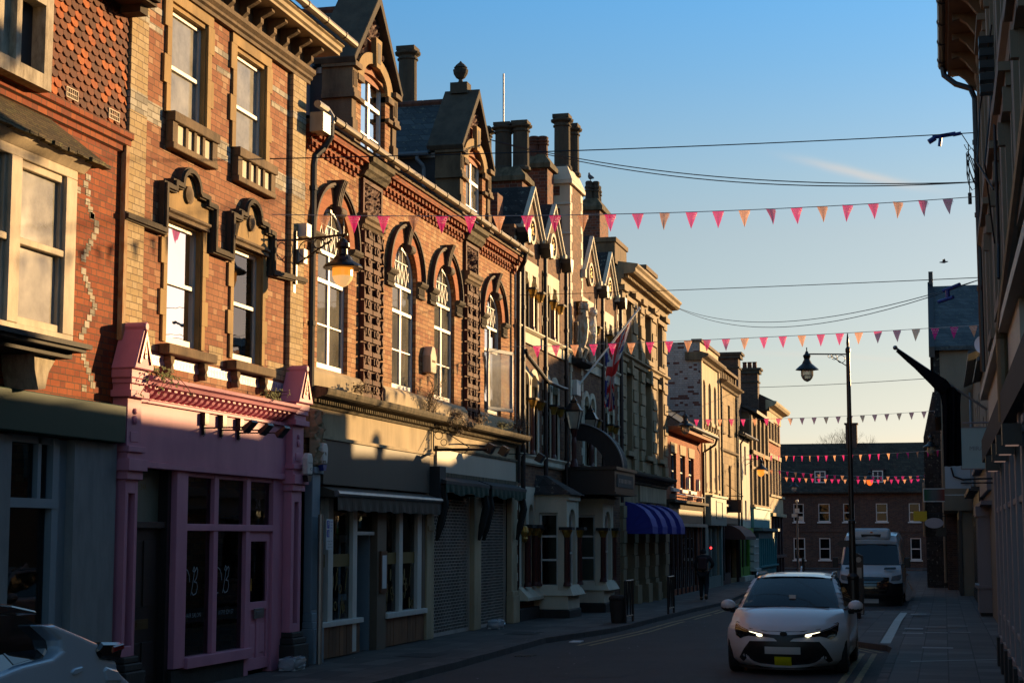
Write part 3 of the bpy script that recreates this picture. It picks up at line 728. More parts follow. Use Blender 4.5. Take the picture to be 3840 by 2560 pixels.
# --- the pink shopfront
def gable_pilaster(u0, u1):
    g = MB(L); c = (u0 + u1) / 2; h = (u1 - u0) / 2
    # gabled block on top, steep little roof running back to the wall
    g.extr([(u0 - .02, 3.95, .32), (u1 + .02, 3.95, .32), (c + .03, 4.46, .32), (c - .03, 4.46, .32)], (0, 0, -.31))
    g.extr([(c + .055 * math.cos(2 * PI * k / 10), 4.46 + .055 * math.sin(2 * PI * k / 10), .34) for k in range(10)], (0, 0, -.33))
    g.bx((u0, u1, 3.84, 3.95, .005, .27)); p = g.build('gable_block', 'pink_paint', B, bevel=.012)
    g = MB(L); g.ribbon([(c - .15, 4.02), (c, 4.36), (c + .15, 4.02)], .02, .32, .34); g.arch(c, 4.11, .0, .035, .32, .335, 0, 2 * PI, 12); g.poly([(c - .03, 4.13), (c + .03, 4.13), (c, 4.27)], .32, .335); g.build('gable_moulding', 'crimson_paint', p)
    g = MB(L)
    g.bx((u0 + .03, u1 - .03, 3.78, 3.84, .005, .26), (u0 + .05, u1 - .05, 3.70, 3.78, .005, .23), (u0, u1, 3.62, 3.70, .005, .27), (u0 + .06, u1 - .06, 3.05, 3.62, .005, .20),
         (u0 + .02, u1 - .02, 2.98, 3.05, .005, .25), (u0 + .05, u1 - .05, 2.90, 2.98, .005, .22), (u0, u1, 2.76, 2.90, .005, .27), (u0 + .04, u1 - .04, 2.66, 2.76, .005, .23))
    for a, b in ((u0 + .08, c - .09), (c + .09, u1 - .08)): g.box(a, b, .62, 2.66, .005, .19)
    g.bx((c - .09, c + .09, 2.5, 2.66, .005, .19), (c - .09, c + .09, .62, .74, .005, .19))
    g.lathe([(.05, 0), (.055, .02), (.02, .035)], (-9.4 + .20, c, 3.36), 12, ax='x'); g.lathe([(.035, 0), (.038, .018), (.015, .03)], (-9.4 + .20, c, 3.46), 12, ax='x'); g.bx((c - .1, c + .1, 3.1, 3.22, .20, .21))
    pl = g.build('pilaster', 'pink_paint', B, bevel=.01)
    g = MB(L); g.box(c - .09, c + .09, .74, 2.5, .01, .10); tp = g.build('tile_strip', 'brown_paint', pl)
    g = MB(L)
    for k in range(10): g.arch(c, .84 + k * .172, .02, .055, .10, .104, 0, 2 * PI, 8); g.box(c - .085, c + .085, .75 + k * .172, .76 + k * .172, .10, .103)
    g.build('tile_pattern', 'stone_mossy', tp)
    g = MB(L); g.bx((u0 - .02, u1 + .02, .05, .45, 0, .30), (u0 + .01, u1 - .01, .45, .54, 0, .27), (u0 + .05, u1 - .05, .54, .62, 0, .24)); g.build('plinth', 'sooty_black', B, bevel=.015)
gable_pilaster(18.02, 18.50); gable_pilaster(23.24, 23.80)
m = MB(L)
m.moulding(18.45, 23.3, [(0, 3.60), (.14, 3.60), (.14, 3.63), (.11, 3.65), (.05, 3.66), (.05, 3.80), (.26, 3.80), (.28, 3.84), (.33, 3.86), (.34, 3.90), (.05, 3.94), (0, 3.94)]); m.build('shop_cornice', 'pink_paint', B)
m = MB(L); m.box(18.5, 23.24, 3.66, 3.80, .05, .056); m.build('cornice_recess', 'crimson_paint', B)
for k in range(26):
    u = 18.56 + k * .18
    m = MB(L); m.extr([(u, 3.80, .05), (u, 3.80, .22), (u, 3.765, .22), (u, 3.745, .17), (u, 3.71, .15), (u, 3.68, .10), (u, 3.66, .05)], (.085, 0, 0)); m.build('cornice_bracket', 'pink_paint', B)
m = MB(L); m.bx((18.45, 23.3, 2.90, 3.60, 0, .10), (18.45, 23.3, 2.82, 2.90, .0, .125)); m.build('fascia', 'pink_paint', B, bevel=.006)
m = MB(L); w0, w1 = -.06, .06
m.bx((19.72, 20.04, .36, 2.82, w0, .08), (22.92, 23.3, .1, 2.82, w0, .07), (20.04, 22.92, 2.07, 2.16, w0, .075), (20.04, 22.12, .34, .48, w0, .12),
     (20.90, 21.04, .48, 2.07, w0, .06), (21.98, 22.12, .1, 2.82, w0, .06), (20.90, 21.04, 2.16, 2.82, w0, .06), (20.04, 22.92, 2.76, 2.82, w0, .05))
sf = m.build('shop_window', 'pink_paint', B, bevel=.006)
m = MB(L); m.bx((19.72, 22.12, .06, .34, -.06, .05)); m.build('stall_riser', 'sooty_black', B)
for a, b, z0, z1 in ((20.04, 20.90, .48, 2.07), (21.04, 21.98, .48, 2.07), (20.04, 20.90, 2.16, 2.76), (21.04, 21.98, 2.16, 2.76), (22.12, 22.92, 2.16, 2.76)):
    m = MB(L); m.quad((a, z0, 0), (b, z0, 0), (b, z1, 0), (a, z1, 0)); m.build('pane', 'shop_glass', sf)
m = MB(L); m.bx((20.04, 22.9, 2.28, 2.64, -.05, -.04)); m.build('window_film', mat('film_grey', (.10, .12, .11), .6, .15), sf)
LT = lambda u, z, o=.004: (lambda x, y, d: (-9.4 + o + d, u + x, z + y))
text('24', .2, 'letter_dark', LT(22.5, 2.45), 'lettering', sf)

for u in (20.44, 21.44):      # thin script initials drawn as a line
    m = MB(L); w_ = .0075
    m.ribbon([(u - .10 + x, 1.42 + z) for x, z in ((.0, -.17), (.03, -.10), (.07, .04), (.11, .17), (.08, .19), (.05, .14), (.10, .12), (.17, .18), (.20, .15), (.17, .05), (.10, .0), (.17, -.01), (.20, -.07), (.16, -.15), (.07, -.17), (.02, -.12))], w_, .004, .006); m.build('lettering', 'letter_grey', sf)
text('HAIR SALON', .085, 'letter_grey', LT(20.42, .99), 'lettering', sf); text('01793 529157', .085, 'letter_grey', LT(21.46, .99), 'lettering', sf)
m = MB(L)
for u in (20.36, 21.36): m.ribbon([(u - .2 + .14 * math.cos(t * .5), 1.42 + .17 * math.sin(t * .5)) for t in range(11)], .008, .004, .006)
m.build('flourish', 'letter_grey', sf)
m = MB(L)
m.bx((22.12, 22.22, .16, 2.07, -.04, .03), (22.82, 22.92, .16, 2.07, -.04, .03), (22.22, 22.82, 1.93, 2.07, -.04, .03), (22.22, 22.82, .98, 1.09, -.04, .03), (22.22, 22.82, .16, .32, -.04, .03), (22.22, 22.82, .32, .98, -.04, .005), (22.47, 22.57, .32, .98, -.04, .03))
for a in (22.25, 22.6): m.box(a, a + .19, .38, .78, .005, .018)
d = m.build('door', 'pink_paint', B, bevel=.005)
m = MB(L); m.quad((22.22, 1.09, 0), (22.82, 1.09, 0), (22.82, 1.93, 0), (22.22, 1.93, 0)); m.build('pane', 'shop_glass', d)
m = MB(L); m.bx((22.36, 22.70, .86, 1.0, .03, .045), (22.41, 22.65, .90, .96, .045, .052)); m.build('letter_box', 'steel_grey', d, bevel=.004)
m = MB(L); m.tube([(22.17, 1.25, .06), (22.17, 1.42, .06)], .012, 8); m.build('handle', 'gold_leaf', d)
m = MB(L)
m.bx((18.55, 19.65, .1, 2.12, -.15, -.10), (18.7, 19.1, 1.15, 1.95, -.10, -.085), (19.17, 19.5, 1.15, 1.95, -.10, -.085), (18.7, 19.1, .3, .72, -.10, -.085), (19.17, 19.5, .3, .72, -.10, -.085), (18.45, 19.72, 2.10, 2.18, -.15, -.02), (19.62, 19.72, .1, 2.82, -.15, -.0), (18.45, 18.6, .1, 2.82, -.15, -.05))
d = m.build('door', 'black_paint', B, bevel=.004); d['label'] = 'worn black panelled door in the left bay'
m = MB(L); m.bx((18.95, 19.33, .88, 1.0, -.10, -.085), (19.0, 19.28, .91, .97, -.085, -.078)); m.build('letter_box', mat('brass_old', (.14, .10, .04), .4, .3, metal=.6), d)
m = MB(L); m.bx((18.6, 19.62, 2.18, 2.82, -.14, -.13)); m.build('fanlight', mat('fanlight_paper', (.16, .19, .15), .4, .2), d)
m = MB(L); m.bx((18.85, 19.5, 2.30, 2.312, -.13, -.128))
text('24A', .1, mat('letter_ochre', (.20, .16, .03), .6), LT(19.2, 2.6, -.13), 'lettering', d)
m = MB(L); m.lathe([(.022, 0), (.024, .04)], (-9.4 + .05, 19.7, .1), 8)
# ------------------------------------------------------------ terraced brick block with arched windows (two shops below)
D_ = thing('arched_window_building', 'long orange brick building with four arched windows and two stone dormers', 'building', (-9.4, 31, 0))
CW = (25.47, 29.2, 31.78, 35.5)
m = MB(L); m.wall(24.15, 37.4, 2.85, 8.42, [(c - .70, c + .70, 4.62, 6.66, .62) for c in CW], .13, 8); m.build('wall', 'amber_brick', D_)
def carved(u0, u1, z0, z1, o, amp, nu=16, nz=24, T=L, seed=1):
    rn = random.Random(seed); b = MB(T); ph = [(rn.uniform(2, 13), rn.uniform(2, 13), rn.uniform(0, 6)) for _ in range(9)]
    def h(i, j):
        if i in (0, nu) or j in (0, nz): return 0
        x, y = abs(i / nu - .5) * 2, j / nz
        return amp * (.25 + abs(sum(math.sin(a * x * 2 + c2 + 1.5 * math.sin(b2 * y * 2)) for a, b2, c2 in ph)) / 4 + rn.uniform(0, .25))
    id = [[b.p(u0 + (u1 - u0) * i / nu, z0 + (z1 - z0) * j / nz, o + h(i, j)) for j in range(nz + 1)] for i in range(nu + 1)]
    for i in range(nu):
        for j in range(nz): b.face(id[i][j], id[i + 1][j], id[i + 1][j + 1], id[i][j + 1])
    return b
def scroll(b, c, z0, z1, w=.24, o0=.06, o1=.30, T=None):
    P = []
    for k in range(9):
        t = k / 8; P.append((o0 + (o1 - o0) * (.25 + .75 * t ** 1.5) * (1 - .15 * math.sin(t * PI)), z0 + (z1 - z0) * t))
    pr = [(.0, z0)] + P + [(.0, z1)]
    b.extr([(c - w / 2, z, o) for o, z in pr], (w, 0, 0))
    for k in (-.3, 0, .3):
        b.extr([(c + k * w - .02, z + .002, o + .014) for o, z in P] + [(c + k * w - .02, z, o - .02) for o, z in reversed(P)], (.04, 0, 0))
    b.lathe([(.075, -w / 2 - .02), (.085, -w / 2 + .02), (.085, w / 2 - .02), (.075, w / 2 + .02)], b.T(c, z0 + .03, o0 + .07), 14, ax='y')
for i, c in enumerate(CW):
    m = MB(L); m.arch(c, 6.68, .70, 1.0, 0, .03, 0, PI, 24, .90); m.build('brick_arch', 'rubbed_arch_brick', D_)
    m = MB(L); m.arch(c, 6.68, .995, 1.055, 0, .07, 0, PI, 24, .90); m.arch(c, 6.68, 1.03, 1.075, .07, .095, 0, PI, 24, .9)
    scroll(m, c + .02, 7.16, 7.70, .22, .03, .19); m.build('arch_moulding', 'dark_moulding', D_)
    wm = 'upvc_white' if i < 2 else 'white_paint'
    if i < 3:
        f = sash(L, D_, c - .70, c + .70, 4.63, 6.66, -.07, wm, 'dusty_glass', .065, [6.03, 6.50], [(c, 4.63, 6.0, .09), (c, 6.05, 6.5, .06)], [(c - .63, c + .63, 5.33)], rise=.60, blind_or_dark=(.0, 1, 4.7, 'net_curtain') if i < 2 else (.1, .55, 4.7, 'curtain_cream'))
    else:
        f = sash(L, D_, c - .70, c + .70, 4.63, 6.66, -.07, wm, 'dusty_glass', .065, [6.0, 6.50], [(c, 4.63, 6.5, .08)], rise=.60, blind_or_dark=(.3, .8, 4.8, 'curtain_cream'))
        g = MB(L); g.bx((34.86, 34.92, 4.7, 5.98, .03, .07), (35.80, 35.87, 4.7, 5.98, .30, .36))
        q = [(34.88, .03), (35.84, .34)]
        g.extr([(34.88, 4.68, .02), (34.88, 4.75, .02), (34.88, 4.75, .07), (34.88, 4.68, .07)], (.96, 0, .30)); g.extr([(34.88, 5.93, .02), (34.88, 6.0, .02), (34.88, 6.0, .07), (34.88, 5.93, .07)], (.96, 0, .30))
        cs = g.build('open_casement', 'blue_grey_paint', f); cs['label'] = 'casement standing open over the sill'
        g = MB(L); g.quad((34.9, 4.74, .05), (35.82, 4.74, .335), (35.82, 5.94, .335), (34.9, 5.94, .05)); g.build('pane', 'misted_glass', cs)
    g = MB(L)
    for k in (-2, -1, 0, 1, 2):
        x = c + k * .22; g.ribbon([(x - .11, 6.55), (x - .02, 6.75), (x - .11, 6.95)], .009, -.10, -.085); g.ribbon([(x + .11, 6.55), (x + .02, 6.75), (x + .11, 6.95)], .009, -.10, -.085)
    g.bx((c - .5, c + .5, 6.95, 6.965, -.10, -.085), (c - .12, c - .105, 6.55, 7.2, -.10, -.085), (c + .105, c + .12, 6.55, 7.2, -.1, -.085)); g.build('leaded_light', 'white_paint', f)
    for u0, u1 in ((c - 1.12, c - .70), (c + .70, c + 1.12)):
        g = MB(L); g.moulding(u0, u1, [(0, 6.40), (.06, 6.40), (.06, 6.44), (.04, 6.45), (.04, 6.60), (.09, 6.62), (.12, 6.66), (.12, 6.70), (0, 6.71)])
        for k in range(int((u1 - u0) / .055)): g.box(u0 + .02 + k * .055, u0 + .05 + k * .055, 6.47, 6.585, .04, .056)
        g.build('impost', 'stone_dark', D_)
    g = MB(L); g.box(c + .70, c + .704, 4.62, 6.4, -.13, 0) ; 
for u0, u1 in ((24.2, 26.66), (27.80, 30.62), (30.66, 33.06), (34.16, 37.3)):
    m = MB(L); m.extr([(u0, 4.27, 0), (u0, 4.27, .12), (u0, 4.52, .12), (u0, 4.60, .05), (u0, 4.60, 0)], (u1 - u0, 0, 0)); m.build('stone_sill', 'stone_cream', D_, bevel=.012)
for n, (a, b) in enumerate(((26.72, 27.74), (33.12, 34.12))):
    m = MB(L); m.box(a, b, 4.28, 7.16, 0, .035)
    nr = 12; h = 2.86 / nr; cw = (b - a - .12) / 2
    for r in range(nr):
        for k in range(2):
            u = a + .06 + k * cw; z = 4.29 + r * h
            m.bx((u + .02, u + cw - .02, z + .02, z + h * .42, .035, .075), (u + .02 + (.1 if r % 2 else 0), u + cw * .6, z + h * .5, z + h * .95, .035, .095), (u + cw * .68, u + cw - .02, z + h * .45, z + h * .9, .035, .06))
            m.arch(u + cw * .33, z + h * .72, .035, .07, .095, .115, 0, 2 * PI, 8)
        for s, e in ((a, 1), (b, -1)): m.extr([(s, 4.29 + r * h, .035), (s, 4.29 + r * h + h * .9, .035), (s + e * .075, 4.29 + r * h + h * .45, .035)], (0, 0, .06))
    for k in range(9): m.extr([(a + .03 + k * .108, 7.02, .035), (a + .12 + k * .108, 7.02, .035), (a + .075 + k * .108, 7.14, .035)], (0, 0, .05))
    p = m.build('lattice_panel', 'terracotta_dark', D_)
    m = MB(L)
    for r in range(nr):
        for k in range(2):
            u = a + .06 + k * cw; m.lathe([(.036, 0), (.036, .045)], L(u + cw * .33, 4.29 + r * h + h * .72, .058), 8, ax='x')
    m.build('dark_hole_discs', 'sooty_black', p)  # black discs stand in for the shade inside holes
    m = MB(L); m.moulding(a - .04, b + .04, [(0, 7.16), (.06, 7.16), (.07, 7.22), (.11, 7.24), (.11, 7.30), (.15, 7.33), (.15, 7.40), (0, 7.42)])
    for k in range(16): m.box(a + k * .064, a + .035 + k * .064, 7.165, 7.23, .06, .075)
    m.build('panel_cap', 'stone_brown', D_)
    m = MB(L); m.bx((a, a + .07, 7.42, 8.02, 0, .06), (b - .07, b, 7.42, 8.02, 0, .06), (a + .07, b - .07, 7.95, 8.02, 0, .06)); m.build('panel_frame', 'terracotta_dark', D_)
    carved(a + .07, b - .07, 7.43, 7.95, .005, .055, 18, 20, seed=n + 3).build('carved_panel', 'terracotta_dark', D_)
    m = MB(L); m.moulding(a - .08, b + .08, [(0, 8.05), (.1, 8.05), (.14, 8.12), (.18, 8.15), (.18, 8.24), (.26, 8.27), (.26, 8.36), (0, 8.38)]); m.build('cornice_block', 'stone_mossy', D_)
m = MB(L)
for a, b in ((24.16, 26.62), (27.84, 33.0), (34.24, 37.4)):
    m.bx((a, b, 8.24, 8.34, 0, .20), (a, b, 8.10, 8.16, 0, .07))
    k = a
    while k < b - .12: m.bx((k, k + .115, 8.16, 8.24, 0, .15)); m.bx((k + .06, k + .15, 8.03, 8.10, 0, .07), (k + .0, k + .115, 7.96, 8.03, 0, .035)); k += .215
m.build('brick_corbel', 'orange_brick', D_)
m = MB(L); m.bx((24.15, 37.45, 8.34, 8.42, -.1, .24)); m.build('eaves_board', 'stone_brown', D_)
m = MB(L); m.tube([(24.5, 8.47, .33), (37.75, 8.47, .33)], .062, 10)
for k in range(16): m.tube([(24.9 + k * .82, 8.47, .33), (24.96 + k * .82, 8.47, .33)], .074, 10)
m.build('gutter', 'gutter_brown', D_)
m = MB(L); m.bx((24.02, 24.35, 8.18, 8.48, .12, .34)); m.tube([(24.0, 8.60, .25), (24.4, 8.60, .25), (24.48, 8.5, .3), (24.48, 8.4, .3)], .06, 8)
hp = m.build('hopper', 'zinc', D_)
m = MB(L); m.tube([(24.48, 8.42, .30), (24.48, 8.2, .30), (24.42, 8.0, .2), (24.27, 7.85, .12), (24.24, 7.7, .11), (24.24, 4.2, .11)], .055, 8)
for z in (7.3, 5.2, 6.4): m.tube([(24.24, z, .11), (24.24, z + .07, .11)], .07, 8)
m.build('downpipe', 'pipe_black', D_)
m = MB(L); m.tube([(37.2, 8.4, .33), (37.2, 8.25, .3), (37.27, 8.0, .14), (37.27, 3.2, .12)], .055, 8); m.build('downpipe', 'pipe_black', D_)
m = MB(L); m.quad((24.15, 8.45, .2), (37.4, 8.45, .2), (37.4, 9.2, -6), (24.15, 9.2, -6)); m.build('roof', 'slate', D_)
# dormers
def dormer(c, finial, back):
    h = 1.22; w = .65
    T = lambda u, z, o: (-9.5 + o, u, z)
    f = MB(T); f.wall(c - h + .22, c + h - .22, 8.43, 10.02, [(c - w, c + w, 8.5, 9.86, .16)], .15)
    d = f.build('dormer', 'amber_brick', D_)
    f = MB(T); P = [(c - w, 9.9), (c - w, 9.74)] ; f.quad((c - h + .2, 9.9, -.06), (c + h - .2, 9.9, -.06), (c + .02, 11.3, -.06), (c - .02, 11.3, -.06)); f.build('gable_wall', 'terracotta_orange', d)
    f = MB(T)
    for e in (-1, 1):
        a, b = (c - h, c - h + .25) if e < 0 else (c + h - .25, c + h)
        f.bx((a, b, 8.43, 9.0, -.5, .06), (a - .03, b + .03, 8.43, 8.75, -.5, .10), (a + .02, b - .02, 9.0, 9.42, -.5, .03), (a - .04, b + .04, 9.35, 9.42, -.5, .10), (a - .02, b + .02, 9.42, 9.50, -.5, .08), (a, b, 9.5, 9.88, -.5, .05), (a - .05, b + .05, 9.88, 9.97, -.5, .12))
        for k in range(3): f.box(a + .04 + k * .06, a + .07 + k * .06, 9.56, 9.82, .05, .062)
        x0, x1 = (b, c - w + .0) if e < 0 else (c + w, a)
        f.bx((min(x0, x1), max(x0, x1), 9.36, 9.43, -.22, .07), (min(x0, x1), max(x0, x1), 9.72, 9.82, -.22, .07))
    f.build('stone_pilasters', 'stone_brown', d)
    f = MB(T); f.arch(c, 9.84, .645, .96, -.16, .05, 0, PI, 20, .58); f.poly([(c - .12, 10.16), (c + .12, 10.16), (c + .16, 10.68), (c - .16, 10.68)], .0, .10); f.build('stone_arch', 'stone_yellow', d)
    f = MB(T); f.box(c - .08, c + .08, 10.24, 10.6, .10, .106); f.build('keystone_panel', 'dark_moulding', d)
    g = carved(c - .3, c + .3, 10.68, 11.12, -.05, .05, 10, 12, T, 5)
    for s in (-1, 1):
        g2 = carved(0, 1, 0, 1, 0, .06, 8, 10, T, 9)
        for q in range(0): pass
        for k in range(10):
            t = k / 9; g.ball(T(c + s * (.95 - .62 * t) , 10.02 + .62 * t + .06 * math.sin(k * 2.3), -.04), .07 + .025 * math.sin(k * 3.1), 6)
    g.build('carved_tympanum', 'terracotta_dark', d)
    f = MB(T)       # heavy coping
    f.extr([(c - h - .12, 10.02, .12), (c - h - .06, 9.93, .12), (c + 0, 11.30, .12), (c + h + .06, 9.93, .12), (c + h + .12, 10.02, .12), (c, 11.52, .12)], (0, 0, -.78)); f.build('gable_coping', 'stone_dark', d, bevel=.01)
    f = MB(T); f.bx((c - h + .05, c + h - .05, 8.43, 9.86, -back, -.5)); f.build('cheek', 'lead_dark', d)
    f = MB(T); f.bx((c - h + .02, c + h - .02, 9.80, 9.90, -back, -.52)); f.build('eaves_board', 'zinc', d)
    f = MB(T); f.extr([(c - h - .10, 9.92, -.6), (c - h - .12, 9.88, -.6), (c + h + .12, 9.88, -.6), (c + h + .1, 9.92, -.6), (c, 11.28, -.6)], (0, 0, -back + .6)); f.build('roof', 'slate', d)
    f = MB(T)
    for k in range(9): f.tube([(c, 11.27, -.66 - k * .5), (c, 11.27, -1.14 - k * .5)], .085, 8)
    f.build('ridge_tiles', 'terracotta_dark', d)
    f = MB(T); u = c - h - .14; f.tube([(u, 9.86, -back), (u, 9.86, -.62), ], .05, 8); f.tube([(u, 9.86, -.85), (u, 9.74, -.85), (u + .03, 9.62, -.74), (u + .05, 9.55, -.72), (u + .05, 8.55, -.72)], .042, 8); f.build('gutter', 'pipe_grey', d)
    s = sash(T, d, c - w + .01, c + w - .01, 8.5, 9.86, -.08, 'upvc_white', 'dusty_glass', .075, [9.5], [(c, 8.5, 10.1, .10)], [(c - .6, c + .6, 8.95)], rise=.33, blind_or_dark=(0, 1, 8.65, 'net_curtain'))
    if finial:
        f = MB(T); f.bx((c - .16, c + .16, 11.42, 11.66, -.5, -.12)); p = T(c, 11.66, -.31)
        f.lathe([(.09, 0), (.05, .05), (.04, .09), (.10, .13), (.155, .22), (.17, .30), (.12, .33), (.15, .35), (.09, .42), (.03, .47), (.01, .5)], p, 12); f.build('urn_finial', 'stone_dark', d)
    return d
dormer(27.65, False, 5.2)['label'] = 'tall stone dormer with steep slate roof, nearer one'
dormer(34.3, True, 5.2)['label'] = 'stone dormer topped by an urn finial'
# shop cornice running over both shops
m = MB(L); m.moulding(24.28, 37.45, [(0, 3.98), (.10, 3.98), (.12, 4.03), (.16, 4.04), (.16, 4.09), (.30, 4.13), (.36, 4.15), (.38, 4.20), (.38, 4.25), (.1, 4.30), (0, 4.30)])
for k in range(130): m.box(24.4 + k * .1, 24.45 + k * .1, 4.035, 4.09, .16, .185)
m.build('shop_cornice', 'stone_mossy', D_)
m = MB(L); m.bx((24.3, 37.4, 3.55, 3.98, 0, .07), (24.3, 30.6, 3.50, 3.55, 0, .16), (30.5, 30.95, 2.8, 3.55, 0, .05), (37.2, 37.42, .1, 3.98, 0, .05)); m.build('upper_fascia', 'stone_cream', D_)
m = MB(L); m.bx((24.78, 30.42, 2.80, 3.50, .02, .13)); m.build('fascia', 'fascia_board', D_, bevel=.006)['label'] = 'blank brown fascia board over the restaurant'
m = MB(L); m.bx((30.98, 37.15, 3.22, 3.66, .02, .10)); f = m.build('fascia', 'fascia_cream', D_, bevel=.006); f['label'] = 'blank cream fascia over the shutters'
m = MB(L); m.bx((30.93, 37.2, 3.14, 3.22, .02, .13), (30.93, 37.2, 3.66, 3.71, .02, .13), (37.15, 37.2, 3.22, 3.66, .02, .12)); m.build('fascia_frame', 'stone_mossy', f)
m = MB(L)
g = carved(24.3, 24.7, 3.05, 3.95, .08, .11, 12, 20, L, 14); g.build('carved_console', 'stone_cream', D_)
m = MB(L); m.bx((24.32, 24.66, .85, 3.0, 0, .13), (24.28, 24.7, 2.95, 3.05, 0, .17), (24.29, 24.69, .62, .72, 0, .17), (24.31, 24.67, .72, .85, 0, .15), (24.27, 24.71, .08, .62, 0, .2))
for k in range(6): m.tube([(24.36 + k * .05, .9, .13), (24.36 + k * .05, 2.3, .13)], .018, 6)
m.build('shop_column', 'blue_grey_paint', D_, bevel=.012)
m = MB(L)
m.bx((24.66, 25.28, .60, .68, -.06, .10), (25.28, 26.84, .60, .68, -.06, .10), (28.02, 30.36, .60, .69, -.06, .12), (25.26, 25.48, .68, 2.6, -.06, .05), (24.68, 24.76, .68, 2.6, -.06, .03), (26.42, 26.62, .14, 2.75, -.06, .05), (28.86, 29.06, .69, 2.75, -.06, .05),
     (29.95, 30.2, .69, 2.75, -.06, .05), (26.62, 27.55, 2.02, 2.08, -.06, .03), (26.62, 27.55, 2.7, 2.8, -.06, .03))
sf = m.build('shop_window', 'white_paint', D_, bevel=.005)
m = MB(L); m.bx((27.56, 28.04, .1, 2.8, -.08, .08), (30.2, 30.38, .69, 2.8, -.06, .06)); m.build('shopfront_pier', 'brown_paint', D_)
m = MB(L); m.bx((30.4, 30.86, .1, 2.8, -.06, .09), (30.42, 30.84, 2.1, 2.2, .09, .12), (33.72, 34.24, .1, 2.8, -.06, .09), (36.7, 37.2, .1, 3.0, 0, .12), (36.66, 37.24, .1, .7, 0, .17), (36.68, 37.22, .7, .8, 0, .15)); m.build('stone_pier', 'stone_cream', D_, bevel=.012)
for k, (a, b, z0, z1) in enumerate(((24.76, 25.28, .68, 2.8), (25.48, 26.42, .68, 2.8), (28.04, 28.86, .69, 2.8), (29.06, 29.95, .69, 2.8), (26.62, 27.55, 2.08, 2.7))):
    g = MB(L); g.quad((a, z0, -.02), (b, z0, -.02), (b, z1, -.02), (a, z1, -.02)); g.build('pane', 'shop_glass', sf)
g = MB(L)
OC = mat('ochre_vinyl', (.17, .115, .02), .6, .2)
for a, b in ((24.76, 25.26), (25.5, 26.4), (28.05, 28.85), (29.07, 29.93)): g.bx((a, b, 1.52, 1.72, -.012, -.008))
rn = random.Random(5)
for a, b in ((24.8, 25.25), (25.55, 26.35), (28.1, 28.8), (29.15, 29.9)):
    for k in range(9):
        x, z = rn.uniform(a + .08, b - .08), rn.uniform(.78, 1.35)
        if k % 3 == 0: g.ribbon([(x - .05, z - .15), (x + .05, z + .2)], .014, -.012, -.008)
        elif k % 3 == 1: g.poly([(x + .045 * math.cos(t * PI / 5), z + .11 * math.sin(t * PI / 5)) for t in range(10)], -.012, -.008)
        else: g.arch(x, z, .05, .075, -.012, -.008, 0, 2 * PI, 12)
g.build('window_decal', OC, sf)
for a, b in ((24.7, 26.8), (27.74, 30.36)):
    m = MB(L); n = int((b - a) / .16)
    for k in range(n): m.cr = random.random(); m.box(a + (b - a) * k / n, a + (b - a) * (k + 1) / n - .008, .12, .60, -.02, .045 + random.uniform(0, .006))
    m.build('timber_riser', 'timber_cladding', D_)
m = MB(L); m.bx((26.64, 26.74, .14, 2.02, -.34, -.28), (27.34, 27.44, .14, 2.02, -.34, -.28), (26.74, 27.34, 1.9, 2.02, -.34, -.28), (26.74, 27.34, .14, .5, -.34, -.28), (26.74, 27.34, .95, 1.05, -.34, -.28), (27.5, 27.56, .1, 2.05, -.34, -.05)); d = m.build('door', 'blue_grey_paint', D_)
m = MB(L); m.quad((26.74, .5, -.31), (27.34, .5, -.31), (27.34, 1.9, -.31), (26.74, 1.9, -.31)); m.build('pane', 'shop_glass', d)
m = MB(L); m.bx((27.66, 27.98, 1.05, 1.75, .08, .12)); q = m.build('menu_case', mat('mahogany', (.13, .05, .025), .4, .3), D_)
m = MB(L); m.bx((27.71, 27.93, 1.12, 1.68, .12, .125)); m.build('menu', 'sign_white', q)
m = MB(L)      # interior: back wall and floor
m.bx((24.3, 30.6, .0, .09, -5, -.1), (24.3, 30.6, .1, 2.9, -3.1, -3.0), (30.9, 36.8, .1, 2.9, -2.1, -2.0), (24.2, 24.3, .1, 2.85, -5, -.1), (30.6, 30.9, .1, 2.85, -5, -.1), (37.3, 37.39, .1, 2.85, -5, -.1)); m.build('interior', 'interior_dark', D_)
# roller shutters (grille type)
for a, b in ((30.92, 33.70), (34.26, 36.68)):
    s = MB(L); z = .16
    while z < 2.72: s.bx((a, b, z, z + .012, -.052, -.038)); z += .062
    s.bx((a, b, .10, .17, -.06, -.03), (a - .03, a + .03, .1, 2.8, -.07, -.02), (b - .03, b + .03, .1, 2.8, -.07, -.02))
    sh = s.build('roller_shutter', 'shutter_steel', D_); s = MB(L); z = .172; r = 0
    while z < 2.70:
        u = a + .05 + (.052 if r % 2 else 0)
        while u < b - .05: s.bx((u, u + .018, z, z + .05, -.05, -.042)); u += .104
        z += .062; r += 1
    s.build('shutter_links', 'shutter_steel', sh)
    s = MB(L); s.quad((a, .1, -.4), (b, .1, -.4), (b, 2.8, -.4), (a, 2.8, -.4)); s.build('pane', 'shop_glass', sh)
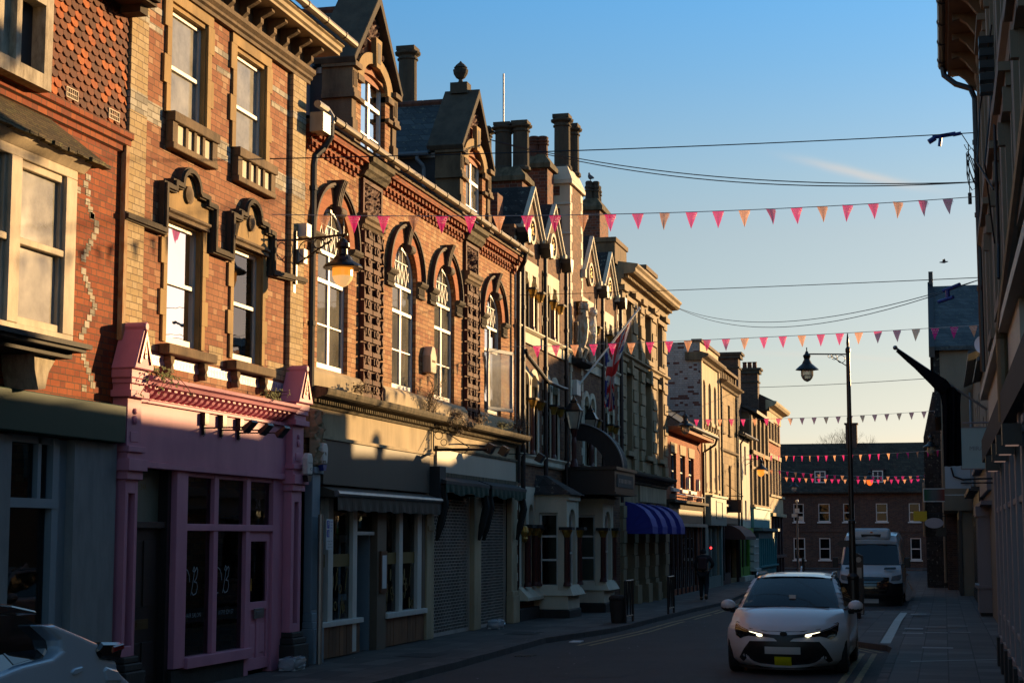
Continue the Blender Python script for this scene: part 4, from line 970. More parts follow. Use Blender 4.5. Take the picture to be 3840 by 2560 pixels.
# awnings
aw = MB(L); aw.extr([(24.86, 2.80, .02), (24.86, 2.78, .06), (24.86, 2.70, .28), (24.86, 2.60, .30), (24.86, 2.62, .02)], (5.62, 0, 0))
a_ = aw.build('awning', 'awning_brown', D_); a_['label'] = 'brown canvas awning wound in over the restaurant'
aw = MB(L); aw.tube([(24.86, 2.66, .32), (30.5, 2.66, .32)], .05, 10); aw.build('front_bar', 'steel_grey', a_)
aw = MB(L); n = 90
for k in range(n):
    u0, u1 = 24.9 + 5.58 * k / n, 24.9 + 5.58 * (k + 1) / n; w0, w1 = (.33 + .016 * math.sin(k * 1.1) + .01 * math.sin(k * .37), .33 + .016 * math.sin((k + 1) * 1.1) + .01 * math.sin((k + 1) * .37))
    aw.quad((u0, 2.62, .325), (u1, 2.62, .325), (u1, 2.40 + .012 * math.sin((k + 1) * .5), w1), (u0, 2.40 + .012 * math.sin(k * .5), w0))
aw.build('valance', 'awning_brown', a_)
for n_, (a, b) in enumerate(((30.6, 33.75), (33.95, 36.95))):
    aw = MB(L); aw.extr([(a, 3.12, .02), (a, 3.14, .12), (a, 3.04, .40), (a, 2.98, .40), (a, 3.0, .02)], (b - a, 0, 0)); a_ = aw.build('awning', 'lead_dark', D_); a_['label'] = ('folded green awning over the first shutter', 'folded green awning over the second shutter')[n_]
    aw = MB(L); n = 60
    for k in range(n):
        u0, u1 = a + (b - a) * k / n, a + (b - a) * (k + 1) / n; f = lambda t: .39 + .02 * math.sin(t * .9); zb = lambda t: 2.80 + .03 * math.sin(t * .24)
        aw.quad((u0, 2.99, .39), (u1, 2.99, .39), (u1, zb(k + 1), f(k + 1)), (u0, zb(k), f(k)))
    aw.build('valance', 'awning_green', a_)
    for u in (a + .06, b - .1):
        aw = MB(L); aw.tube([(u, 2.95, .30), (u + .05, 2.6, .34), (u + .02, 2.2, .26), (u, 1.92, .2)], [.07, .085, .075, .03], 8); aw.build('canvas_bundle', 'awning_dark', a_)
        aw = MB(L)
        for k in range(3): aw.tube([(u + .1 + k * .035, 2.9, .36), (u + .06 + k * .03, 1.95, .16)], .009, 5)
        aw.build('awning_arm', 'steel_grey', a_)
m = MB(L); m.bx((30.5, 30.9, 2.45, 3.3, .05, .30)); m.build('awning_box', 'lead_dark', D_)

# ------------------------------------------------------------ hotel with gables, painted dressings and bays
H = thing('hotel', 'brown brick hotel with four pointed gables, white dressings and gilded capitals', 'hotel', (-9.4, 44, 0))
PU = ((37.98, 39.75), (40.2, 42.0), (45.0, 46.72), (47.65, 49.45))
def halves(a, b):
    c = (a + b) / 2; return ((a + .14, c - .11), (c + .11, b - .14))
ops = []
for a, b in PU:
    for x, y in halves(a, b): ops += [(x, y, 6.84, 8.2), (x, y, 3.92, 5.55, .28)]
ops += [(38.0, 39.28, .85, 2.9), (40.75, 43.3, .1, 3.0), (44.95, 50.2, .3, .31)]
m = MB(L); m.wall(37.4, 50.38, -.15, 9.15, ops, .05, 9); m.build('wall', 'brown_brick', H)
for gi, c in enumerate((39.0, 41.25, 46.0, 48.75)):
    m = MB(L); m.poly([(c - 1.05, 9.15), (c + 1.05, 9.15), (c, 10.2)], -.2, .026); g = m.build('gable', 'brown_brick', H)
    m = MB(L); m.ribbon([(c - 1.08, 9.12), (c, 10.22), (c + 1.08, 9.12)], .085, -.04, .08); m.ribbon([(c - 1.2, 9.05), (c, 10.30), (c + 1.2, 9.05)], .03, -.03, .13)
    for s in (-1, 1):
        m.bx((c + s * 1.12 - .1, c + s * 1.12 + .1, 9.0, 9.22, -.2, .14))
        for k in range(3): m.bx((c + s * (.9 - .28 * k) - .09, c + s * (.9 - .28 * k) + .09, 9.16 + .29 * k, 9.28 + .29 * k, 0, .012))
    m.build('bargeboard', 'dressing_white', g)
    m = MB(L); m.arch(c - .1, 9.24, .25, .33, .027, .09, 0, 2 * PI, 24); ro = m.build('roundel', 'dressing_white', g)
    m = MB(L); m.lathe([(.24, 0), (.24, .02)], L(c - .1, 9.24, .030), 20, ax='x'); m.build('roundel_back', 'sooty_black', ro)
    m = MB(L)
    for k in range(7): m.ball(L(c - .1 + .12 * math.cos(k * 2.4) * (k / 7 + .2), 9.24 + .13 * math.sin(k * 2.4) * (k / 7 + .2), .06), (.04, .05, .05), 6)
    m.build('gilt_emblem', 'gold_leaf', ro)
    m = MB(L); m.extr([(c - 1.26, 9.08, .02), (c + 1.26, 9.08, .02), (c, 10.345, .02)], (0, 0, -3.3)); m.build('roof', 'black_tile', g)
m = MB(L); m.quad((37.4, 9.1, -.2), (50.38, 9.1, -.2), (50.38, 11.0, -4.5), (37.4, 11.0, -4.5)); m.build('roof', 'black_tile', H)
m = MB(L); m.bx((37.4, 37.9, 9.15, 9.9, -3, -.4)); m.build('parapet_stub', 'stack_brick', H)
for i, (a, b) in enumerate(PU):
    c = (a + b) / 2
    for lvl, (z0, z1) in enumerate(((6.82, 8.5), (3.9, 5.85))):
        (x0, x1), (y0, y1) = halves(a, b); rise = 0 if lvl == 0 else .28
        m = MB(L)
        if lvl == 0:
            m.wall(a, b, z0, z1, [(x0, x1, 6.84, 8.2), (y0, y1, 6.84, 8.2)], .55, None, .03)
            for u0, u1 in ((x0, x1), (y0, y1)):
                for s, e in ((u0, 1), (u1, -1)): m.poly([(s, 8.2), (s + e * .13, 8.2), (s + e * .13, 8.08), (s, 7.95)], -.2, .025)
        else:
            m.wall(a, b, z0, 5.55, [(x0, x1, 3.92, 5.55), (y0, y1, 3.92, 5.55)], .55, None, .03)
            for u0, u1 in ((x0, x1), (y0, y1)): m.arch((u0 + u1) / 2, 5.55, (u1 - u0) / 2, (u1 - u0) / 2 + .17, -.5, .03, 0, PI, 14, .85)
        m.bx((a - .07, a, z0 + .3, z0 + .55, 0, .012), (a - .05, a, z0 + .8, z0 + 1.0, 0, .012), (b, b + .07, z0 + .3, z0 + .55, 0, .012), (b, b + .05, z0 + .9, z0 + 1.1, 0, .012))
        su = m.build('window_surround', 'dressing_white', H)
        zc = z0 + (.82 if lvl == 0 else 1.12)
        m = MB(L); m.lathe([(.095, 0), (.085, .05), (.07, .09), (.068, zc - z0 - .05)], L(c, z0 + .02, .06), 10); m.build('column', 'oxblood', su)
        for u in (c, b - .07):
            m = MB(L); m.lathe([(.07, 0), (.075, .03), (.09, .05), (.13, .16), (.14, .19)], L(u, zc - .02, .06), 10); m.build('capital', 'gold_leaf', su)
            m = MB(L); m.bx((u - .17, u + .17, zc + .17, zc + .22, -.05, .2)); m.build('abacus', 'sooty_black', su)
        for u0, u1 in ((x0, x1), (y0, y1)):
            sash(L, su, u0, u1, z0 + .03, 8.19 if lvl == 0 else 5.55, -.44, 'dressing_white', 'dusty_glass', .045, (z0 + .75), rise=rise, blind_or_dark=(0, 1, z0 + .4, 'curtain_cream') if (i + lvl) % 2 == 0 else None)
m = MB(L)
for a, b in ((37.45, 43.3), (44.98, 50.35)):
    m.moulding(a, b, [(0, 6.50), (.06, 6.50), (.06, 6.74), (.10, 6.76), (.15, 6.80), (.15, 6.83), (0, 6.85)]); m.moulding(a, b, [(0, 3.66), (.06, 3.66), (.10, 3.70), (.10, 3.80), (.16, 3.86), (.16, 3.89), (0, 3.91)])
m.build('string_course', 'dressing_white', H)
m = MB(L)
for k in range(24):
    z = 3.95 + k * .215
    if 6.4 < z < 6.85: continue
    if z > 8.8: break
    e = .26 if k % 2 else .14
    m.bx((37.42, 37.42 + e, z, z + .2, 0, .012)); m.bx((50.36 - e, 50.36, z, z + .2, 0, .012))
for k in range(16): m.bx((37.42, 37.6 + (.09 if k % 2 else 0), .4 + k * .2, .585 + k * .2, 0, .012))
m.build('quoins', 'dressing_white', H)
m = MB(L)       # chimney breast rising through the roof
m.extr([(43.38, 3.9, .02), (44.96, 3.9, .02), (44.96, 11.3, .02), (43.38, 11.3, .02)], (0, 0, -.64)); cb = m.build('chimney_breast', 'brown_brick', H)
m = MB(L)
m.bx((43.365, 43.378, 3.9, 11.3, -.6, .0))
for k in range(34):
    z = 3.95 + k * .215; e = .27 if k % 2 else .15
    m.bx((43.36, 43.36 + e, z, z + .205, .0, .032), (44.98 - e, 44.98, z, z + .205, .0, .032))
for z in (6.5, 9.0, 9.95, 10.75): m.extr([(43.32, z, .05), (43.38, z + .09, .02), (43.38, z + .09, -.62), (43.32, z, -.62)], (.04, -.02, 0))
m.build('white_quoins', 'dressing_white', cb)
m = MB(L); m.bx((43.355, 43.364, 11.0, 11.25, -.42, -.25), (43.355, 43.364, 10.4, 10.65, -.42, -.25), (43.355, 43.364, 10.1, 10.4, -.5, -.2), (43.355, 43.364, 9.5, 9.8, -.42, -.25)); m.build('brick_patch', 'stack_brick', cb)
def frustum(b, u0, u1, o0, o1, z0, z1, k):
    b.extr([(u0, z0, o0), (u0, z0, o1), (u0 + k, z1, o1 - k), (u0 + k, z1, o0 + k)], (0, 0, 0)) if 0 else None
    P = [b.p(u0, z0, o0), b.p(u1, z0, o0), b.p(u1, z0, o1), b.p(u0, z0, o1)]; Q = [b.p(u0 + k, z1, o0 + k), b.p(u1 - k, z1, o0 + k), b.p(u1 - k, z1, o1 - k), b.p(u0 + k, z1, o1 - k)]
    b.face(*P); b.face(*Q)
    for j in range(4): b.face(P[j], P[(j + 1) % 4], Q[(j + 1) % 4], Q[j])
m = MB(L); m.bx((43.28, 45.06, 11.3, 11.40, -.72, .10)); frustum(m, 43.28, 45.06, -.72, .10, 11.401, 11.80, .16); m.build('chimney_cap', 'dressing_white', cb, bevel=.01)
def pot(T, u, o, z, h, r, mt, par, sq=True):
    b = MB(T); P = [(r * 1.22, 0), (r * 1.2, .05 * h), (r, .09 * h), (r * .97, .78 * h), (r * 1.12, .79 * h), (r * 1.12, .81 * h), (r, .82 * h), (r, .85 * h), (r * 1.35, .88 * h), (r * 1.4, .91 * h), (r * 1.1, .93 * h), (r * .9, .94 * h)]
    b.lathe(P, T(u, z, o), 14)
    if sq: b.box(u - r * 1.0, u + r * 1.0, z + .93 * h, z + 1.0 * h, o - r * 1.0, o + r * 1.0)
    return b.build('chimney_pot', mt, par, smooth=False)
pot(L, 43.78, -.27, 11.75, 1.52, .225, 'stone_dark', cb); pot(L, 44.62, -.20, 11.75, 1.45, .22, 'stone_dark', cb)
for u, top, mt in ((37.68, 8.75, 1), (39.97, 8.75, 1), (42.33, 8.75, 1), (47.2, 8.75, 1), (50.05, 8.8, 1)):
    m = MB(L); m.tube([(u, top, .14), (u, .3 if u > 39 and u < 41 else 3.0, .14)], .055, 8)
    for z in (8.3, 7.2, 6.0, 4.9, 3.9): m.tube([(u, z, .14), (u, z + .08, .14)], .072, 8)
    m.extr([(u - .07, top, .04), (u + .07, top, .04), (u + .17, top + .22, .04), (u + .17, top + .34, .04), (u - .17, top + .34, .04), (u - .17, top + .22, .04)], (0, 0, .26)); m.build('downpipe', 'pipe_black', H)
m = MB(L); m.tube([(37.68, 6.25, .2), (37.8, 6.15, .2), (39.9, 5.72, .2), (41.6, 5.70, .2), (42.1, 5.72, .2), (42.12, 6.0, .2)], .05, 8); m.build('waste_pipe', 'pipe_black', H)
# ground floor: paired window, two bays, canopy
m = MB(L)
m.wall(37.75, 39.29, .62, 3.15, [(37.95, 38.42, .85, 2.5, .25), (38.68, 39.15, .85, 2.5, .25)], .2, None, .03); m.extr([(37.7, .85, .03), (37.7, .62, .25), (37.7, .55, .25), (37.7, .55, .0)], (1.6, 0, 0))
su = m.build('window_surround', 'dressing_white', H)
for u in (38.2, 38.9):
    m = MB(L); m.lathe([(.10, 0), (.09, .05), (.075, .1), (.07, 1.2)], L(u, .85, .12), 10); m.build('column', 'oxblood', su)
    m = MB(L); m.lathe([(.075, 0), (.09, .05), (.13, .14), (.13, .17)], L(u, 2.02, .12), 10); m.build('capital', 'gold_leaf', su)
    m = MB(L); m.bx((u - .2, u + .2, 2.19, 2.27, -.02, .28)); m.build('abacus', 'sooty_black', su)
for a, b in ((37.95, 38.42), (38.68, 39.15)): sash(L, su, a, b, .87, 2.5, -.14, 'white_paint', 'shop_glass', .045, 1.7, rise=.25)
m = MB(L); m.ball(L(37.72, 2.1, .16), (.1, .12, .16), 8); m.ball(L(37.72, 1.95, .16), (.08, .09, .1), 8); m.build('gilt_boss', 'gold_leaf', H)
m = MB(L); m.bx((37.4, 39.3, -.1, .38, 0, .14), (40.6, 43.4, -.1, .12, 0, .1)); m.build('plinth', 'sooty_black', H, bevel=.02)
def bay(u0, u1, o1, lab):
    y = gz(u0) + .1
    m = MB(L); w_ = o1
    # near side, front corner pier, arched front light
    m.bx((u0, u1, .30, .62, 0, o1 + .02), (u0, u0 + .16, .62, 2.85, 0, .12), (u0, u0 + .16, .62, 2.85, o1 - .22, o1), (u0, u0 + .16, 2.55, 2.85, .12, o1 - .22), (u1 - .16, u1, .62, 2.85, 0, o1), (u0, u1, 2.85, 2.98, 0, o1 + .05))
    m.wall(u0 + .16, u1 - .16, .62, 2.85, [(u0 + .3, u1 - .3, .8, 2.35, .3)], .12, None, o1 - .01)
    m.extr([(u0 - .02, .62, o1 + .02), (u1 + .02, .62, o1 + .02), (u1 + .02, .62, 0), (u0 - .02, .62, 0)], (0, .0, 0)) if 0 else None
    frustum(m, u0 - .06, u1 + .06, -.1, o1 + .16, .62, .86, .12)
    b = m.build('bay_window', 'dressing_white', H, bevel=.012); b['label'] = lab
    m = MB(L); m.bx((u0 - .03, u1 + .03, y - .2, .30, 0, o1 + .06)); m.build('plinth', 'sooty_black', b, bevel=.03)
    m = MB(L); P = [(u0 - .12, 2.98, 0), (u0 - .12, 2.98, o1 + .15), (u1 + .12, 2.98, o1 + .15), (u1 + .12, 2.98, 0)]; Q = [(u0 + .2, 3.45, 0), (u0 + .42, 3.45, .18), (u1 - .42, 3.45, .18), (u1 - .2, 3.45, 0)]
    for (zz, k) in ((0, 0), (1, .35), (2, .68)):
        pass
    A = [m.p(*q) for q in P]; B2 = [m.p(*q) for q in Q]; m.face(*A); m.face(*B2)
    for k in range(3): m.face(A[k], A[k + 1], B2[k + 1], B2[k])
    m.build('roof', 'black_tile', b)
    NT = lambda o, z, d: (-9.4 + o, u0 + .09 - d, z)
    sash(NT, b, .12, o1 - .22, .8, 2.55, 0, 'white_paint', 'shop_glass', .055, [1.45, 2.0])
    sash(L, b, u0 + .3, u1 - .3, .82, 2.35, o1 - .09, 'white_paint', 'shop_glass', .05, 1.6, rise=.28)
    for u, o in ((u0 + .04, o1 - .06), (u1 - .08, o1 - .02), (u0 + .04, .04)):
        m = MB(L); m.lathe([(.105, 0), (.09, .05), (.075, .1), (.07, 1.15)], L(u, .84, o + .05), 10); m.build('column', 'oxblood', b)
        m = MB(L); m.lathe([(.075, 0), (.09, .05), (.13, .14), (.13, .17)], L(u, 1.98, o + .05), 10); m.build('capital', 'gold_leaf', b)
        m = MB(L); m.bx((u - .16, u + .16, 2.15, 2.22, o - .11, o + .21)); m.build('abacus', 'sooty_black', b)
bay(39.3, 40.62, .8, 'nearer bay window with tiled roof'); bay(43.4, 44.8, .86, 'bay window beyond the entrance')
m = MB(L); m.bx((41.2, 42.9, .1, 2.6, -.24, -.18), (41.25, 42.0, .2, 1.1, -.18, -.165), (42.1, 42.85, .2, 1.1, -.18, -.165), (42.03, 42.07, .1, 2.6, -.18, -.16)); m.build('door', 'oxblood', H)
m = MB(L); m.bx((42.42, 45.3, 3.12, 3.68, 0, 1.36), (42.36, 45.36, 3.68, 3.76, 0, 1.42), (42.36, 45.36, 3.06, 3.12, 0, 1.4)); ca = m.build('canopy', 'pipe_black', H); ca['label'] = 'black entrance canopy carrying a curved sign'
m = MB(L); m.bx((42.7, 45.0, 3.25, 3.58, 1.36, 1.375)); m.build('sign_panel', 'lead_dark', ca)
m = MB(L); m.quad((42.7, 3.42, 1.3), (45, 3.42, 1.3), (45, 3.42, 1.3), (42.7, 3.42, 1.3)) if 0 else None
for k in range(9): m.bx((42.95 + k * .2, 43.05 + k * .2, 3.36, 3.47, 1.375, 1.38))
m.build('lettering', 'steel_grey', ca)
m = MB()        # quarter-round band over the canopy
n = 16; ring = []
for k in range(n + 1):
    a = PI / 2 * (1 - k / n)
    ring.append([(-9.34 + (r * math.cos(a)) * 1.06, y, 3.74 + r * math.sin(a) * .98) for r in (.80, 1.22) for y in (43.5, 44.3)])
ids = [[m.p(*q) for q in r] for r in ring]
for k in range(n):
    for a, b in ((0, 1), (1, 3), (3, 2), (2, 0)): m.face(ids[k][a], ids[k][b], ids[k + 1][b], ids[k + 1][a])
m.face(*[ids[0][j] for j in (0, 1, 3, 2)]); m.face(*[ids[n][j] for j in (0, 1, 3, 2)])
m.build('arched_sign', 'sooty_black', ca)
m = MB(); m.tube([(-9.34 + 1.25 * math.cos(PI / 2 * (1 - k / 16)) * 1.06, 43.48, 3.74 + 1.23 * math.sin(PI / 2 * (1 - k / 16)) * .98) for k in range(17)], .018, 6); m.build('sign_rim', 'steel_grey', ca)
# chimneys on the hotel roof (each stack a part, pots on it)
SK = lambda y: (lambda a, z, d: (a, y + d, z))
T = lambda x, z, d: (x, 40 + d, z)
def stack(x0, x1, y0, y1, z0, z1, zc, m1, m2, name='chimney'):
    b = MB(); b.bx((x0, x1, y0, y1, z0, z1)); st = b.build(name, m1, H)
    b = MB(); b.bx((x0 - .1, x1 + .1, y0 - .1, y1 + .1, z1, z1 + .12)); 
    P = [b.p(x, y, z1 + .121) for x, y in ((x0 - .1, y0 - .1), (x1 + .1, y0 - .1), (x1 + .1, y1 + .1), (x0 - .1, y1 + .1))]; Q = [b.p(x, y, zc) for x, y in ((x0 + .1, y0 + .1), (x1 - .1, y0 + .1), (x1 - .1, y1 - .1), (x0 + .1, y1 - .1))]
    b.face(*P); b.face(*Q)
    for j in range(4): b.face(P[j], P[(j + 1) % 4], Q[(j + 1) % 4], Q[j])
    b.build('chimney_cap', m2, st); return st
IDp = lambda x, z, y: (x, y, z)
st = stack(-11.4, -9.85, 40, 40.8, 8.6, 10.72, 11.1, 'stack_brick', 'stone_mossy')
pot(IDp, -10.42, 40.35, 11.05, 1.22, .215, 'stone_dark', st); pot(IDp, -9.98, 40.4, 11.05, 1.25, .21, 'stone_dark', st); pot(IDp, -10.95, 40.4, 11.05, 1.15, .21, 'stone_dark', st)
b = MB(); b.bx((-10.05, -9.98, 39.9, 40.02, 8.6, 10.72)) if 0 else b.tube([(-10.42, 40.35, 12.2), (-10.42, 40.35, 13.55)], .022, 6); b.build('aerial', 'steel_grey', st)
st = stack(-10.3, -9.72, 42.2, 42.95, 8.6, 11.5, 11.9, 'stack_brick', 'stone_mossy'); 
b = MB()
for x, y in ((-10.12, 42.4), (-9.9, 42.45), (-10.1, 42.8)): b.lathe([(.15, 0), (.135, .3), (.17, .31), (.17, .34), (.135, .36), (.17, .4), (.17, .43), (.135, .45), (.16, .5), (.12, .54)], (x, y, 11.85), 12)
b.build('chimney_pots', 'terracotta_dark', st)
st = stack(-10.72, -10.12, 51.2, 52.6, 8.6, 12.1, 12.5, 'stack_brick', 'stone_mossy')
b = MB()
for x, y in ((-10.52, 51.5), (-10.32, 51.6), (-10.4, 52.3)): b.lathe([(.13, 0), (.11, .3), (.14, .31), (.14, .35), (.11, .37), (.14, .42), (.14, .46), (.11, .5), (.12, .6), (.09, .64)], (x, y, 12.45), 12)
b.build('chimney_pots', 'stone_dark', st)
b = MB(); b.bx((-12.75, -12.0, 38, 38.8, 8.6, 12.35)); st = b.build('chimney', 'stack_brick', D_)
pot(IDp, -12.32, 38.4, 12.3, 1.5, .23, 'stone_dark', st)
# ------------------------------------------------------------ stone bank
K_ = thing('bank_building', 'sandstone building with rusticated pilasters, heavy cornice and blue awnings', 'building', (-9.4, 55, 0))
wn = [(51.28, 52.25), (54.72, 55.95), (57.25, 58.3)]
m = MB(L); m.wall(50.4, 59.2, -.25, 10.2, [(a, b, 7.75, 9.25) for a, b in wn] + [(a, b, 4.6, 7.0) for a, b in wn] + [(51.0, 52.3, .1, 2.9), (53.0, 54.3, .1, 2.9), (55.0, 56.2, .1, 2.9), (56.9, 58.4, .1, 2.9)], .25, 10); m.build('wall', 'bank_stone', K_)
for a, b in wn:
    for z0, z1 in ((7.75, 9.25), (4.6, 7.0)):
        w_ = sash(L, K_, a, b, z0, z1, -.15, 'white_paint', 'glass', .06, (z0 + z1) / 2)
        m = MB(L); m.bx((a - .12, a, z0, z1, 0, .07), (b, b + .12, z0, z1, 0, .07), (a - .2, b + .2, z1, z1 + .14, 0, .14), (a - .2, b + .2, z0 - .14, z0, 0, .16)); m.build('window_surround', 'bank_stone', K_)
        if z0 < 5:
            c = (a + b) / 2; m = MB(L); m.poly([(c - .1, 7.0), (c + .1, 7.0), (c + .16, 7.42), (c - .16, 7.42)], 0, .2); m.build('keystone', 'bank_stone', K_)
for a, b in ((50.45, 51.12), (52.42, 53.2), (53.85, 54.58), (56.1, 56.95), (58.45, 59.18)):
    m = MB(L)
    for lo, hi in ((4.05, 7.3), (7.55, 9.6)):
        n = int((hi - lo) / .36); h = (hi - lo) / n
        for k in range(n): m.bx((a, b, lo + k * h, lo + k * h + h - .035, 0, .11 if k % 2 == 0 else .075))
    m.bx((a - .06, b + .06, 9.45, 9.62, 0, .2), (a - .05, b + .05, 3.9, 4.05, 0, .2)); m.build('rusticated_pilaster', 'bank_stone', K_)
m = MB(L); m.moulding(50.38, 59.22, [(0, 7.32), (.1, 7.34), (.1, 7.46), (.2, 7.5), (.2, 7.55), (0, 7.58)]); m.build('string_course', 'bank_stone', K_)
m = MB(L); m.moulding(50.3, 59.3, [(0, 9.62), (.1, 9.62), (.12, 9.78), (.18, 9.82), (.18, 9.92), (.48, 9.95), (.55, 10.0), (.55, 10.1), (.62, 10.16), (.62, 10.22), (0, 10.32)])
for k in range(36): m.bx((50.45 + k * .245, 50.57 + k * .245, 9.82, 9.92, .18, .30))
m.build('cornice', 'bank_stone', K_)
m = MB(L); m.bx((50.45, 59.15, 10.3, 10.42, -.5, -.1)); m.build('parapet', 'stone_brown', K_)
for a, b in ((50.5, 52.5), (56.0, 58.3)):
    m = MB(L); m.bx((a, b, 10.3, 10.95, -.95, -.12), (a - .05, b + .05, 10.95, 11.1, -1.0, -.07)); m.build('parapet_block', 'stone_brown', K_, bevel=.01)
m = MB(L); m.moulding(50.4, 59.25, [(0, 3.72), (.12, 3.72), (.14, 3.8), (.36, 3.86), (.40, 3.92), (.40, 3.97), (0, 4.02)])
for k in range(40): m.bx((50.5 + k * .218, 50.6 + k * .218, 3.76, 3.83, .12, .22))
m.bx((50.42, 59.2, 3.64, 3.72, 0, .08)); m.build('shop_cornice', 'stone_dark', K_)
m = MB(L); m.bx((53.6, 58.9, 3.1, 3.6, 0, .06)); m.build('fascia', 'stone_cream', K_)
for a, b in ((50.45, 51.0), (52.3, 53.0), (54.3, 55.0), (56.2, 56.9), (58.4, 59.15)):
    m = MB(L)
    for k in range(8): m.bx((a, b, -.1 + k * .38, .26 + k * .38, 0, .11 if k % 2 else .085))
    m.bx((a - .04, b + .04, -.15, .5, 0, .2)); m.build('shop_pier', 'bank_stone', K_)
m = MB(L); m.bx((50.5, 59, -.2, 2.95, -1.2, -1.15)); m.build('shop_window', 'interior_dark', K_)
for k in range(4):
    a = 51.2 + k * 1.9; b = a + 1.05
    P = [(0, 3.05), (.30, 2.96), (.56, 2.80), (.74, 2.55), (.82, 2.30), (.82, 2.08)]
    m = MB(L)
    for u in (a, b): m.face(*[m.p(u, z, o + .02) for o, z in P] + [m.p(u, 2.08, .02)])
    for (o0, z0), (o1, z1) in zip(P, P[1:]): m.quad((a, z0, o0 + .02), (b, z0, o0 + .02), (b, z1, o1 + .02), (a, z1, o1 + .02))
    aw = m.build('awning', 'awning_blue', K_); aw['label'] = 'blue Dutch awning number %d from the hotel' % (k + 1) if 0 else 'deep blue hooped awning'
    m = MB(L)
    for o, z in P[1:5]: m.tube([(a - .01, z, o + .02), (a - .01, 2.12, .04)], .007, 5)
    m.tube([(a - .005, z, o + .025) for o, z in P], .01, 5); m.build('awning_rib', 'awning_blue', aw)

# ------------------------------------------------------------ little red house with slate roof
F_ = thing('small_red_house', 'low red brick house with pale window lintels between sandstone building and white gable wall', 'house', (-9.4, 63.5, -.1))
fw = [(60.42, 61.65), (62.6, 63.85), (64.75, 66.15)]
m = MB(L); m.wall(59.2, 68.3, -.25, 5.75, [(a, b, 3.72, 5.0) for a, b in fw] + [(59.9, 67.2, .1, 2.5)], .16, 6); m.build('wall', 'tomato_brick', F_)
for a, b in fw:
    sash(L, F_, a, b, 3.72, 5.0, -.1, 'blue_grey_paint', 'glass', .06, 4.36)
    m = MB(L); m.poly([(a - .05, 5.0), (b + .05, 5.0), (b + .15, 5.36), (a - .15, 5.36)], 0, .03); m.build('lintel', 'stone_cream', F_)
    m = MB(L); m.bx((a - .1, b + .1, 3.6, 3.72, 0, .1)); m.build('sill', 'white_paint', F_)
m = MB(L); m.bx((59.25, 68.2, 5.72, 5.86, 0, .55)); m.build('soffit', 'terracotta_orange', F_)
m = MB(L); m.extr([(59.2, 5.86, .62), (59.2, 5.93, .62), (59.2, 8.3, -3.0), (59.2, 8.2, -3.0)], (9.1, 0, 0)); m.build('roof', 'slate', F_)
m = MB(L); m.tube([(59.2, 5.92, .68), (68.35, 5.92, .68)], .06, 8); m.tube([(68.1, 5.9, .68), (68.1, 5.65, .6), (68.15, 5.35, .12), (68.15, .1, .1)], .05, 8); m.build('gutter', 'pipe_black', F_)
m = MB(L); m.bx((59.3, 68.2, 3.20, 3.30, 0, .3), (59.3, 68.2, 3.0, 3.2, 0, .1)); m.build('shop_cornice', 'stone_dark', F_)
m = MB(L); m.bx((59.4, 67.9, 2.5, 3.0, 0, .06)); m.build('fascia', 'brown_paint', F_)
m = MB(L); m.bx((59.4, 68.1, 2.36, 2.48, 0, .25)); m.build('awning_box', 'zinc', F_)
m = MB(L)
for k in range(9): m.bx((59.5 + k * 1.0, 59.62 + k * 1.0, -.1, 2.4, 0, .05))
m.build('shop_mullion', 'awning_maroon', F_)
m = MB(L); m.quad((59.5, 0, -.1), (68, 0, -.1), (68, 2.5, -.1), (59.5, 2.5, -.1)); m.build('pane', 'shop_glass', F_)
m = MB(L)
for u in (60.0, 64.5, 67.0): m.bx((u, u + .05, 3.35, 3.5, 0, .2)); 
m.tube([(60, 3.5, .25), (67.2, 3.5, .25)], .025, 6); m.build('sign_light_bar', 'steel_grey', F_)
for u, z in ((64.2, 4.0), (66.9, 4.0)):
    m = MB(L); m.poly([(u - .09, z - .22), (u + .09, z - .22), (u + .1, z + .15), (u, z + .24), (u - .1, z + .15)], 0, .12); m.build('alarm_box', 'white_paint', F_)

# ------------------------------------------------------------ cream house with white-painted gable end
G_ = thing('cream_arched_house', 'tall cream rendered house with arched windows and flaking white brick side wall', 'house', (-9.4, 71, -.1))
gw = [(69.05, 69.85), (70.75, 71.6), (72.5, 73.3)]
m = MB(L); m.wall(68.35, 74.1, -.25, 9.85, [(a, b, 6.72, 8.1, .3) for a, b in gw] + [(a, b, 3.95, 5.5, .3) for a, b in gw] + [(69.3, 73.6, .35, 2.4)], .2, None); m.build('wall', 'render_cream', G_)
m = MB(L); m.extr([(68.345, -.25, -.01), (68.345, 9.85, -.01), (68.345, 9.85, -7), (68.345, -.25, -7)], (.1, 0, 0)); m.bx((74.0, 74.1, -.2, 9.85, -7, -.01), (68.4, 74, 9.6, 9.85, -7, -6.9), (68.4, 74, -.2, 9.6, -7, -6.9)); m.build('side_wall', 'flaking_white_brick', G_)
for a, b in gw:
    for z0, z1 in ((6.72, 8.1), (3.95, 5.5)): sash(L, G_, a, b, z0, z1, -.14, 'white_paint', 'glass', .06, (z0 + z1) / 2 + .1, rise=.3)
    m = MB(L); m.bx((a - .1, b + .12, 6.55, 6.70, 0, .14), (a - .02, a + .12, 6.36, 6.55, 0, .10), (b - .1, b + .04, 6.36, 6.55, 0, .10), (a - .1, b + .1, 3.82, 3.95, 0, .12)); m.build('sill', 'render_cream', G_)
m = MB(L); m.moulding(68.2, 74.15, [(0, 9.10), (.08, 9.10), (.12, 9.18), (.32, 9.24), (.36, 9.3), (.36, 9.36), (0, 9.46)]); m.bx((68.3, 74.12, 9.85, 9.97, -.35, .08), (68.2, 68.36, 9.1, 9.44, -.6, 0)); m.build('cornice', 'stone_brown', G_)
